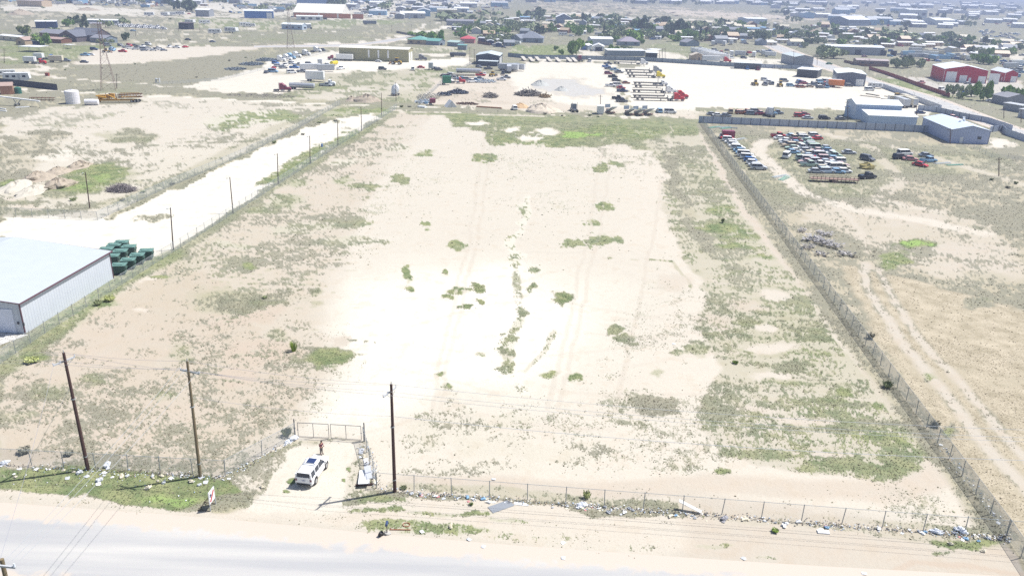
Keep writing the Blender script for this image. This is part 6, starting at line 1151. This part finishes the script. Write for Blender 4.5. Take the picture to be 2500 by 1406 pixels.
def crown_mb(kind, n_, seed):
    R_ = random.Random(seed); m_ = MB(); lobes = [(R_.gauss(0,.42), R_.gauss(0,.42), .62+R_.uniform(-.25,.3), R_.uniform(.3,.52)) for _ in range(7)]
    if kind == 'cypress': lobes = [(0,0,z,.16) for z in (.25,.4,.55,.7,.82)]
    if kind == 'mesquite': lobes = [(R_.gauss(0,.6), R_.gauss(0,.6), .5+R_.uniform(-.2,.2), R_.uniform(.28,.45)) for _ in range(8)]
    for i in range(n_):
        lx, ly, lz, lr = R_.choice(lobes); d = Vector((R_.gauss(0,1), R_.gauss(0,1), R_.gauss(0,1))).normalized()*lr*R_.uniform(.6,1.08); c = Vector((lx+d.x, ly+d.y, max(.2, lz+d.z*(.62 if kind != 'cypress' else 1.2))))
        s_ = lr*R_.uniform(.22,.42)*(1.5 if n_ < 150 else 1); u = Vector((R_.gauss(0,1),R_.gauss(0,1),R_.gauss(0,.6))).normalized(); w_ = u.orthogonal().normalized(); w_ = (Matrix.Rotation(R_.random()*6.28, 3, u) @ w_); q = u.cross(w_)
        m_.add([c-w_*s_-q*s_*.7, c+w_*s_-q*s_*.5, c+w_*s_*.8+q*s_*.8, c-w_*s_*.6+q*s_], [(0,1,2,3)])
    return m_
TNAME = dict(broadleaf='broadleaf_tree', mesquite='mesquite_tree', evergreen='evergreen_tree', cypress='cypress_tree', willow='willow_tree')
def make_tree(kind, n_, seed, parts=True):
    if not parts:
        m_ = crown_mb(kind, n_, seed); m_.tube((0,0,0), (0,0,.5), .05, .03, 5, 1); return m_.build(TNAME[kind], [LEAF[kind], BARK])
    r = bare(TNAME[kind]); crown_mb(kind, n_, seed).build('crown', LEAF[kind], r); m_ = MB(); m_.tube((0,0,-.02), (.02,0,.32), .055, .035, 7)
    for a in (0, 2.1, 4.2): m_.tube((.02,0,.3), (math.cos(a)*.3,math.sin(a)*.3,.62), .028, .012, 5)
    m_.build('trunk', BARK, r); return r
def tree(kind, x, y, hm, wm, where, parts=None, group=None):
    parts = (y > 70) if parts is None else parts; v = random.randrange(2); n_ = (420 if y > 85 else 220) if parts else 110
    ADJ = dict(broadleaf='bright leafy tree', mesquite='olive loose tree', evergreen='dark dense tree', cypress='slim dark cypress', willow='pale drooping tree')
    return place(('tree', kind, n_, v), lambda: make_tree(kind, n_, v+11, parts), G(x, y), random.random()*6, ADJ[kind]+' '+where, 'tree', group, (wm*.52, wm*.52, hm*.74))
for a in (('willow',61,86,9,11,'on the far left behind the white trailer'),('broadleaf',168,66,8,10,'right of the white roofed shop'),('evergreen',203,73,14,9,'tallest, beside the long white shed'),('evergreen',184,60,9,8,'behind the long white shed'),('mesquite',258,68,9,12,'in front of the long white shed'),('mesquite',301,60,9,11,'beside the packed white rows'),('mesquite',82,98,7,8,'behind the tan cottage'),('broadleaf',108,112,9,9,'between the blue shed and reddish roof'),('mesquite',133,82,6,9,'behind the grey roofed house'),('mesquite',165,103,6,8,'at the porch of the dark gabled house'),('evergreen',309,101,8,5,'alone right of the dark gabled house'),('mesquite',262,108,5,6,'by the lattice tower'),('evergreen',428,24,12,9,'on the far left rise'),('evergreen',456,28,17,26,'big, on the far left rise'),('mesquite',140,6,15,22,'at the top left edge'),('evergreen',817,20,17,22,'at the end of the slate blue warehouse'),('evergreen',836,21,16,18,'second at the end of the slate blue warehouse'),('mesquite',940,23,14,26,'among the far white sheds'),('mesquite',1104,52,15,42,'wide, above the grey long house'),('mesquite',1198,40,10,24,'behind the far roofs'),
  ('broadleaf',1022,92,6,12,'left one above the green roofed house'),('broadleaf',1045,93,6,12,'right one above the green roofed house'),('broadleaf',1070,108,12,9,'pointed, beside the green roofed house'),('broadleaf',1124,94,7,11,'behind the red roofed house'),('mesquite',1190,99,7,11,'beside the brown garden wall'),('mesquite',1200,78,9,32,'behind the houses at the end of the dirt road'),('mesquite',1170,75,9,26,'behind the grey hipped roofs'),
  ('broadleaf',1407,136,15,10.5,'tall, standing at the lorry yard wall'),('broadleaf',1370,135,5,4,'small, on the meadow'),('broadleaf',1357,124,4.5,4,'slender, on the meadow'),('broadleaf',1438,117,7,7,'behind the blue load garage'),('broadleaf',1495,128,6,9,'before the white long roof'),('mesquite',1525,120,4,7,'low, before the mauve hipped roof'),('broadleaf',1545,104,14,17,'round and big, above the mauve hipped roof'),('mesquite',1487,97,11,15,'left of the round big tree'),('broadleaf',1504,103,6,8,'between the round tree and the white shop'),('broadleaf',1564,108,6,6,'at the right end of the mauve roof'),('evergreen',1566,78,17,20,'left one of the dark pair'),('evergreen',1551,74,15,16,'behind the dark pair'),('evergreen',1580,80,14,15,'right one of the dark pair'),('evergreen',1655,83,17,24,'biggest of the dark clump'),('evergreen',1670,84,16,18,'right of the dark clump'),('evergreen',1634,86,13,14,'left of the dark clump'),('evergreen',1622,62,13,16,'behind the pale blue lane'),('mesquite',1500,66,13,20,'behind the far caravans'),('mesquite',1690,72,13,30,'pale, behind the dark clump'),('mesquite',1585,94,9,15,'before the dark pair'),('cypress',1466,68,13,12,'first, among the mobile homes'),('cypress',1474,82,12,10,'second, among the mobile homes'),('cypress',1709,94,14,11,'left of the near pair'),('cypress',1723,94,13,11,'right of the near pair'),('broadleaf',1718,93,8,10,'between the two slim cypresses'),('broadleaf',1675,84,8,7,'yellowish, at the dark clump foot'),
  ('evergreen',1315,42,14,24,'above the mobile homes'),('evergreen',1296,42,9,20,'left of the big one above the mobile homes'),('mesquite',1275,78,9,24,'behind the large hipped house'),('mesquite',1310,82,9,20,'right behind the large hipped house'),('mesquite',1285,70,9,26,'above the large hipped house'),
  ('mesquite',2035,143,10,18,'right one before the long grey warehouse'),('mesquite',2012,138,11,17,'left one before the long grey warehouse'),('mesquite',2040,85,10,20,'beside the cream roofs'),('evergreen',2042,86,8,9,'dark one beside the cream roofs'),('broadleaf',2072,98,7,9,'small one beside the far parked cars'),('mesquite',2190,95,12,44,'wide, in the far neighbourhood'),('mesquite',2320,97,12,20,'in the far neighbourhood by the vehicle lot'),
  ('mesquite',2189,166,9,9,'first behind the long red wall'),('mesquite',2215,166,10,9,'second behind the long red wall'),('evergreen',2213,160,9,7,'dark one behind the long red wall'),('mesquite',2245,164,8,8,'third behind the long red wall'),('mesquite',2325,238,9.5,7,'greyish, at the near end of the red wall'),('broadleaf',2372,236,7,6,'left one at the street corner'),('broadleaf',2400,246,11,7,'middle one at the street corner'),('broadleaf',2464,250,10,9,'before the grey slatted house'),('broadleaf',2350,240,4,5,'low bush-like one at the street corner'),('broadleaf',2388,155,9,11,'behind the big red warehouse'),('broadleaf',2415,158,8,12,'right behind the big red warehouse')): tree(*a)

# far houses, homes and halls, trees between them
def make_home(kind):
    spec = dict(home_white=(12,4.2,3.0,.5,'cream','white'), home_tan=(14,4.4,3.0,.7,'tan','white'), home_gray=(11,8,3.2,2.2,'slate','gray'), home_blue=(13,5,3,.8,'silver','lightblue'), home_brown=(12,9,3.2,2.6,'brown','tan'), home_pale=(10,8,3.4,1.8,'silver','cream'), hall_white=(26,16,6,2,'silver','white'), hall_blue=(30,16,7,2,'lightblue','silver'), hall_gray=(22,14,6,1.6,'gray','white'), home_red=(11,8,3.2,2.4,'tan','red'), shed_white=(7,5,2.8,.8,'white','white'), shed_dark=(8,5,3,.6,'navy','silver'))[kind]
    L, D, h, rise, wc, rc = spec; r = bare({'home':'house','hall':'warehouse','shed':'shed'}[kind[:4]]); m_ = MB(); m_.prism([(-D/2,-.2),(D/2,-.2),(D/2,h),(0,h+rise),(-D/2,h)], -L/2, L/2, ax='x'); m_.build('wall', wallm(wc), r)
    m_ = MB(); m_.prism([(-D/2-.3,h-.05),(0,h+rise+.06),(D/2+.3,h-.05),(D/2+.3,h+.12),(0,h+rise+.22),(-D/2-.3,h+.12)], -L/2-.3, L/2+.3, ax='x'); m_.build('roof', roofm(rc), r)
    m_ = MB(); m_.box((L*.1,-D/2-.03,1.1 if h < 5 else 2), (1.0 if h < 5 else 4,.1,2.1 if h < 5 else 4)); m_.build('door', paint('brown' if kind[:4] == 'home' else 'darkgray'), r)
    for q in (-.32, .34): m_ = MB(); m_.box((L*q,-D/2-.03,1.8 if h < 5 else 3.6), (1.6,.1,1)); m_.build('window', GLASS, r)
    return r
RF = random.Random(21)
OCC = [P(o.location) for o in THINGS if o.location.length > 300]
def inpoly(x, y, q):
    c = False
    for i in range(len(q)):
        (x0, y0), (x1, y1) = q[i-1], q[i]
        if (y0 > y) != (y1 > y) and x < (x1-x0)*(y-y0)/(y1-y0)+x0: c = not c
    return c
def scatter(px, n_, fn, dx, dy):
    q = pts(px); xs = [a[0] for a in q]; ys = [a[1] for a in q]; k = 0; tries = 0
    while k < n_ and tries < n_*30:
        tries += 1; x, y = RF.uniform(min(xs), max(xs)), RF.uniform(min(ys), max(ys))
        if not inpoly(x, y, q) or any(abs(x-a) < dx and abs(y-b_) < dy for a, b_ in OCC): continue
        OCC.append((x, y)); fn(x, y); k += 1
HW = dict(home_white='long white mobile home', home_tan='tan mobile home', home_gray='grey gabled house', home_blue='blue roofed home', home_brown='brown tan roofed house', home_pale='pale cream roofed house', hall_white='big white roofed hall', hall_blue='long blue walled hall', hall_gray='grey walled hall', home_red='bright red roofed house', shed_white='small white shed', shed_dark='small dark shed')
def home(kinds, where, sc=(.85, 1.25)):
    def f(x, y):
        k = RF.choice(kinds); s_ = RF.uniform(*sc); place(('home', k), lambda: make_home(k), G(x, y), rad(RF.choice([5,5,-5,10,95,85,-20])+RF.uniform(-4,4)), HW[k]+' '+where, 'building', 'buildings of the far town', (s_*RF.uniform(.8,1.3), s_, s_))
    return f
def trees(kinds, where, hs):
    return lambda x, y: tree(RF.choice(kinds), x, y, RF.uniform(*hs), RF.uniform(*hs)*1.2, where, False if y < 70 else True, 'trees of the far town')
def vehs(where): return lambda x, y: car(RF.choice(['pickup','van','suv','sedan']), RF.choice(['white','white','silver','lightblue','gray','red','blue','darkgray']), x, y, RF.choice([0,90,30,-30]), where, 'vehicles of the far town', far=True)
def boxes(where): return lambda x, y: boxt(RF.choice(['white','white','silver','lightblue','silver','cream','gray']), 12, x, y, RF.choice([0,90,20,-20]), where, 2.8)
ZA = '0,0 620,0 620,9 540,16 350,20 180,16 120,10 0,8'; wA = 'in the top left works'
scatter(ZA, 16, home(['hall_white','hall_blue','hall_gray','home_tan'], wA), 22, 3); scatter(ZA, 40, vehs(wA), 5, 1.5); scatter(ZA, 16, boxes(wA), 9, 2); scatter(ZA, 8, trees(['mesquite','evergreen'], wA, (8,12)), 10, 2)
scatter('185,6 400,8 400,19 185,15', 26, vehs('in the top left lorry row'), 5, 1.5); scatter('185,6 340,6 340,14 185,12', 8, boxes('in the top left lorry row'), 9, 2)
ZH = '430,22 700,18 700,42 590,50 560,30 430,40'; scatter(ZH, 14, vehs('beside the blue workshop'), 6, 2); scatter('560,14 720,14 720,34 690,34 600,26', 20, boxes('in the depot behind the blue workshop'), 9, 2); scatter('560,14 720,14 720,30 600,26', 10, trees(['mesquite'], 'in the depot behind the blue workshop', (6,9)), 9, 2)
ZB = '840,2 1240,0 1250,22 1150,34 1075,30 1000,48 870,44 850,22'; wB = 'in the top middle depots'
scatter(ZB, 44, home(['hall_white','hall_blue','hall_gray','home_tan','shed_white'], wB, (.7,1.1)), 17, 3); scatter(ZB, 60, vehs(wB), 5, 1.6); scatter(ZB, 26, boxes(wB), 9, 2); scatter(ZB, 12, trees(['mesquite','evergreen'], wB, (7,11)), 10, 3)
ZC = '1080,66 1130,62 1250,44 1250,122 1205,118 1160,90 1100,82'; wC = 'in the homes past the dirt road'
scatter(ZC, 18, home(['home_white','home_gray','home_white','home_brown','home_pale','home_tan','shed_dark'], wC, (.8,1.1)), 17, 4); scatter(ZC, 26, trees(['mesquite','broadleaf','mesquite'], wC, (6,9)), 8, 3); scatter(ZC, 12, vehs(wC), 8, 2)
ZD = '1250,42 1340,44 1480,44 1620,58 1760,58 1890,66 1900,112 1790,112 1740,102 1640,102 1590,98 1510,92 1440,92 1330,88 1250,82'; wD = 'in the mobile home streets'
scatter(ZD, 100, home(['home_white','home_white','home_tan','home_gray','home_blue','home_brown','home_pale','shed_white'], wD, (.8,1.15)), 12, 3); scatter(ZD, 84, trees(['mesquite','broadleaf','mesquite','broadleaf','evergreen'], wD, (7,12)), 7, 2.5); scatter(ZD, 40, vehs(wD), 5, 1.6)
ZE = '1890,62 2000,64 2380,98 2500,108 2500,140 2380,142 2180,112 2165,118 2010,108 1960,118 1900,108'; wE = 'in the neighbourhood beyond the street'
scatter(ZE, 76, home(['home_white','home_white','home_tan','home_gray','home_pale','home_brown','home_tan','home_white','shed_white'], wE, (.8,1.15)), 12, 3); scatter(ZE, 76, trees(['mesquite','mesquite','broadleaf','evergreen'], wE, (6,10)), 7, 2.5); scatter(ZE, 70, vehs(wE), 5, 1.6)
scatter('2170,112 2490,150 2490,182 2420,150 2250,152 2170,140', 24, vehs('in the depot behind the red warehouse'), 8, 2); scatter('2170,112 2490,150 2490,182 2420,150 2250,152 2170,140', 16, boxes('in the depot behind the red warehouse'), 14, 3); scatter('2420,160 2500,160 2500,192 2490,192', 12, vehs('right of the small red barn'), 6, 2)
ZF = '1880,20 2020,22 2500,30 2500,70 2390,66 2300,70 2150,66 2030,62 1900,54'; wF = 'on the far plain'
scatter(ZF, 50, home(['hall_white','hall_blue','hall_gray','hall_white'], wF, (.7,1.2)), 18, 3); scatter(ZF, 70, vehs(wF), 5, 1.4); scatter(ZF, 30, trees(['mesquite','evergreen'], wF, (8,12)), 9, 2)
ZG = '1240,0 1900,6 1900,14 1240,6'; wG = 'in the hazy town centre'
scatter(ZG, 28, home(['hall_white','hall_blue','hall_gray'], wG, (.8,1.3)), 14, 2); scatter('1900,4 2500,12 2500,28 2000,18 1900,18', 34, home(['hall_white','hall_gray','hall_white'], 'near the hazy horizon', (.8,1.3)), 12, 1.5); scatter('1500,6 2500,8 2500,26 1560,14', 44, trees(['evergreen','mesquite'], 'near the hazy horizon', (9,14)), 8, 1.5); scatter(ZG, 16, trees(['evergreen','mesquite'], wG, (8,12)), 8, 1.5)
scatter('0,20 180,20 430,40 430,70 0,50', 8, trees(['mesquite'], 'scattered over the far left plain', (2,4)), 20, 5)

wS = 'among the salvage yard heaps'
scatter('1060,165 1240,165 1240,206 1080,212', 16, vehs(wS), 9, 3); scatter('1225,170 1262,172 1255,180 1225,178', 4, boxes('at the back of the heaps'), 8, 2)
scatter('640,150 830,160 830,172 700,182 650,180', 12, vehs('on the gravel yard'), 14, 4); scatter('240,114 420,108 420,122 260,128', 10, vehs('on the sandy field'), 8, 2)
scatter('1700,118 1880,126 1880,146 1800,150 1700,130', 16, vehs('in the pipe yard'), 9, 3); scatter('1855,196 2030,200 2030,214 1860,212', 10, vehs('in the slate shop huddle'), 7, 2)
scatter('840,140 1000,154 1000,158 830,150', 5, vehs('under the beige workshop wall'), 12, 2); scatter('2170,242 2260,262 2180,262', 4, boxes('in the yard corner'), 12, 4)
# single bushes near by
def make_bush(spiky, col, n_, tall):
    m_ = MB(); R_ = random.Random(n_)
    for i in range(n_):
        a = R_.random()*6.28; q = R_.random()**.5; sp_ = .25+.75*q; x, y = math.cos(a)*q*.35, math.sin(a)*q*.35; h_ = tall*R_.uniform(.55,1); d = Vector((math.cos(a)*sp_*.6, math.sin(a)*sp_*.6, h_)); w_ = Vector((-math.sin(a), math.cos(a), 0))*(.05 if spiky else .012 if col == 'twig' else .035)
        m_.add([Vector((x,y,0))-w_, Vector((x,y,0))+w_, Vector((x,y,0))+d+w_*.5, Vector((x,y,0))+d-w_*.5], [(0,1,2,3)])
        if not spiky and not (col == 'twig' and i % 9):
            for k in range(4): c = Vector((x,y,0))+d*R_.uniform(.4,1)+Vector((R_.gauss(0,.12),R_.gauss(0,.12),0)); u = Vector((R_.gauss(0,1),R_.gauss(0,1),R_.gauss(0,1))).normalized()*.1; v = u.orthogonal(); m_.add([c-u-v, c+u-v, c+u+v, c-u+v], [(0,1,2,3)], 1)
    return m_, [mat('stem_'+col, dict(green=(.24,.33,.06), twig=(.36,.35,.36), gray=(.2,.18,.16), olive=(.14,.15,.08), yellow=(.28,.3,.1))[col], .9), leafm('bleaf_'+col, *dict(green=((.2,.29,.06),(.3,.4,.12)), twig=((.36,.35,.35),(.44,.42,.42)), gray=((.22,.22,.18),(.32,.31,.25)), olive=((.2,.24,.12),(.3,.33,.18)), yellow=((.32,.36,.13),(.42,.44,.2)))[col])]
def bush(x, y, col, hm, wm, label, spiky=False, n_=60):
    m_, ms = cached(('bush', col, spiky, n_), lambda: make_bush(spiky, col, n_, 1.0)); me_ = cached(('bushm', col, spiky, n_), lambda: m_.mesh('bush', ms)); o = link('bush', me_, None, G(x, y), random.random()*6); o.scale = (wm*.55, wm*.55, hm*.75); return tag(o, label, 'bush')
bush(717,857,'green',2.1,1.5,'spiky bright green yucca like bush alone in the lot',True,70); bush(1764,544,'olive',1.5,.8,'small dark bush on the striped grass'); bush(647,728,'olive',.5,.8,'low dark green bush left of the lot centre'); bush(1432,1216,'yellow',1.1,.8,'yellow green tall weed clump behind the roadside fence'); bush(240,745,'olive',1.1,1.2,'dark bush against the warehouse fence'); bush(268,735,'yellow',1.1,1.6,'yellowish bush against the warehouse fence'); bush(78,884,'yellow',.8,1.8,'yellowish bush at the near end of the warehouse fence')
bush(700,1064,'olive',1.3,1.2,'olive bush at the fence wing by the gate'); bush(1150,1232,'green',.35,.5,'small green weed at the roadside fence'); bush(2125,826,'gray',1.2,1.2,'dark weed clump against the lot fence'); bush(2282,1040,'gray',1.0,1.2,'grey tangled bush with litter at the sandy corner'); bush(1892,1298,'green',.5,.7,'round dark weed on the sandy track'); bush(2165,946,'olive',1.2,1.3,'olive bush at the lot fence bend'); bush(1795,887,'green',.5,.9,'bright green weed on the open sand'); bush(985,1192,'olive',.35,.8,'dark green flattened clump at the drive pole'); bush(60,1105,'gray',.9,1.3,'grey dry bush behind the verge fence'); bush(170,1110,'gray',.7,1.0,'small grey dry bush behind the verge fence')
for i, (x, y, h_, w_) in enumerate(((1960,566,2.0,1.4),(1985,585,2.2,3.0),(2010,596,2.6,3.2),(2040,604,2.2,3.2),(1970,607,1.8,2.4),(2060,622,1.6,2.6),(2020,575,1.8,2.6),(2000,622,1.5,2.0))): bush(x, y, 'twig', h_*.7, w_*1.7, 'leafless grey thorn bush beside the lot fence, %s of the thicket' % rowN[i], False, 70)
for i, (x, y) in enumerate(((1372,284),(1460,286),(1330,280),(1440,284),(820,296),(780,300),(740,330),(670,350),(300,490),(350,470),(420,450),(180,490),(480,190),(330,158),(250,168),(160,172),(560,150),(600,142),(1040,250),(980,262),(1000,262),(2480,450),(2460,460),(2420,440))): bush(x, y, ['gray','olive'][i % 2], RF.uniform(.6,1.1), RF.uniform(1,1.8), '%s scrub bush %s' % (['grey','olive'][i % 2], ['on the track edge behind the big lot','along the lane fence','on the grey brush field','in the dry field'][0 if 950 < x < 1500 else 1 if 160 < x < 830 and y > 280 else 2 if x < 700 else 3]), False, 40)

# ------------------------------------------------------------------ weeds: countless tufts standing where the soil carries cover
def tufts(n_, r0, r1, s0, s1, name, gain=1.0, amax=49.5):
    r = np.sqrt(RNG.uniform(r0*r0, r1*r1, n_)); a = RNG.uniform(-rad(amax), rad(amax), n_)
    ia = np.clip(np.searchsorted(FINE_A, a), 0, len(FINE_A)-1); ir = np.clip(np.searchsorted(RAD, r), 0, len(RAD)-1); k = ir*len(ANG)+ia
    keep = RNG.random(n_) < COV[k]*gain*np.where(GA[k, 1] < -.1, .35, 1); r, a, k = r[keep], a[keep], k[keep]; x = r*np.sin(a); y = r*np.cos(a); n = len(x); g = GA[k, 1]; sz = RNG.uniform(s0, s1, n)*(1+.6*(RNG.random(n) > .93)); B = 4
    V = np.zeros((n, B*3, 3)); 
    for j in range(B):
        t = RNG.uniform(0, 6.28, n); c, s_ = np.cos(t), np.sin(t); w_ = sz*.45; h_ = sz*RNG.uniform(.15, .4, n); lean = sz*RNG.uniform(.1, .6, n)
        V[:, j*3+0] = np.stack([x+c*w_, y+s_*w_, np.zeros(n)], 1); V[:, j*3+1] = np.stack([x-c*w_*.6, y-s_*w_*.6, np.zeros(n)], 1); V[:, j*3+2] = np.stack([x-s_*lean, y+c*lean, h_], 1)
    me = bpy.data.meshes.new(name); N = n*B; me.vertices.add(N*3); me.vertices.foreach_set('co', V.ravel()); me.loops.add(N*3); me.polygons.add(N)
    me.loops.foreach_set('vertex_index', np.arange(N*3, dtype=np.int32)); me.polygons.foreach_set('loop_start', np.arange(0, N*3, 3, dtype=np.int32)); me.update(calc_edges=True)
    gr = np.clip(g*.8+RNG.normal(0, .22, n), 0, 1)[:, None]; br = RNG.uniform(.8, 1.2, n)[:, None]
    c_ = (np.array([.28,.25,.19])*(1-gr)+np.array([.18,.23,.1])*gr)*br; st_ = (g < -.1)[:, None]; c_ = np.where(st_, np.array([.45,.39,.29])*br, c_)
    C4 = np.ones((n, B*3, 4)); C4[:, :, :3] = c_[:, None, :]; at = me.color_attributes.new('tint', 'FLOAT_COLOR', 'POINT'); at.data.foreach_set('color', C4.ravel().astype(np.float32))
    me.materials.append(TUFTM); return struct(link(name, me), 'stuff')
TUFTM = bpy.data.materials.new('weed_leaf'); TUFTM.use_nodes = True; _v = TUFTM.node_tree.nodes.new('ShaderNodeVertexColor'); _v.layer_name = 'tint'
TUFTM.node_tree.links.new(_v.outputs[0], bs(TUFTM).inputs['Base Color']); bs(TUFTM).inputs['Roughness'].default_value = .9; bs(TUFTM).inputs['Specular IOR Level'].default_value = .1
tufts(390000, 48, 130, .07, .2, 'weeds', .9); tufts(230000, 130, 300, .14, .34, 'grass_tufts', .7); tufts(60000, 300, 800, .3, .7, 'scrub', .5)
RS = np.random.default_rng(3)

# windblown scraps caught along the fence feet: far too many and too small to count
def scraps(px, n_, wd, name):
    q = [G(*a) for a in pts(px)]; R_ = random.Random(n_); m_ = MB()
    for i in range(n_):
        k = R_.randrange(len(q)-1); p = q[k].lerp(q[k+1], R_.random())+Vector((R_.gauss(0, wd), R_.gauss(0, wd), R_.uniform(.01, .12))); s_ = R_.uniform(.03, .11); a = R_.random()*6.28; c, d = math.cos(a)*s_, math.sin(a)*s_; t = R_.uniform(-.06, .1)
        m_.add([(p.x-c,p.y-d,p.z),(p.x+d,p.y-c,p.z+t),(p.x+c,p.y+d,p.z+.02),(p.x-d*.7,p.y+c*.7,p.z+t)], [(0,1,2,3)], R_.choice((0,0,1,1,1,2,3,3)))
    return struct(m_.build(name, [mat('scrap_white', (.7,.72,.75)), mat('scrap_dark', (.07,.07,.08)), mat('scrap_blue', (.35,.45,.6)), mat('scrap_tan', (.35,.28,.2))]), 'stuff')
scraps('925,1196 1300,1226 1640,1250 2000,1278 2300,1302 2470,1316', 1500, .28, 'litter_scraps'); scraps('0,1137 215,1149 400,1158 550,1166', 420, .3, 'litter_scraps'); scraps('892,1085 922,1190', 160, .35, 'litter_scraps'); scraps('560,1160 700,1082', 120, .3, 'litter_scraps'); scraps('0,1160 560,1185', 160, 1.5, 'litter_scraps'); scraps('2300,1090 2460,1300', 160, .4, 'litter_scraps')
# ------------------------------------------------------------------ air
m_ = MB(); m_.box((0, 0, 43), (25000, 25000, 90)); hz = m_.build('haze', [], None); hm = bpy.data.materials.new('haze'); hm.use_nodes = True; n = hm.node_tree.nodes
for x in list(n):
    if x.type != 'OUTPUT_MATERIAL': n.remove(x)
v = n.new('ShaderNodeVolumePrincipled'); v.inputs['Color'].default_value = (.58,.68,.95,1); v.inputs['Density'].default_value = .00036; v.inputs['Anisotropy'].default_value = .2
hm.node_tree.links.new(v.outputs[0], [x for x in n if x.type == 'OUTPUT_MATERIAL'][0].inputs['Volume']); hz.data.materials.append(hm); struct(hz, 'stuff')

# ------------------------------------------------------------------ labels that would read alike get their place in the row
bpy.context.view_layer.update()
ONES = ['first','second','third','fourth','fifth','sixth','seventh','eighth','ninth','tenth','eleventh','twelfth','thirteenth','fourteenth','fifteenth','sixteenth','seventeenth','eighteenth','nineteenth']
def ordw(i):
    if i < 19: return ONES[i]
    t = (i+1)//10; u = (i+1) % 10; T = ['','','twent','thirt','fort','fift','sixt','sevent','eight','ninet']
    if i+1 >= 100: return 'hundred and '+ordw(i-100)
    return T[t]+'ieth' if u == 0 else T[t]+'y '+ONES[u-1]
by = {}
for o in THINGS: by.setdefault(o['label'].strip(), []).append(o)
for lb, os_ in by.items():
    if len(os_) > 1:
        os_.sort(key=lambda o: P(o.matrix_world.translation)[0])
        for i, o in enumerate(os_): o['label'] = '%s, %s from left' % (lb, ordw(i))
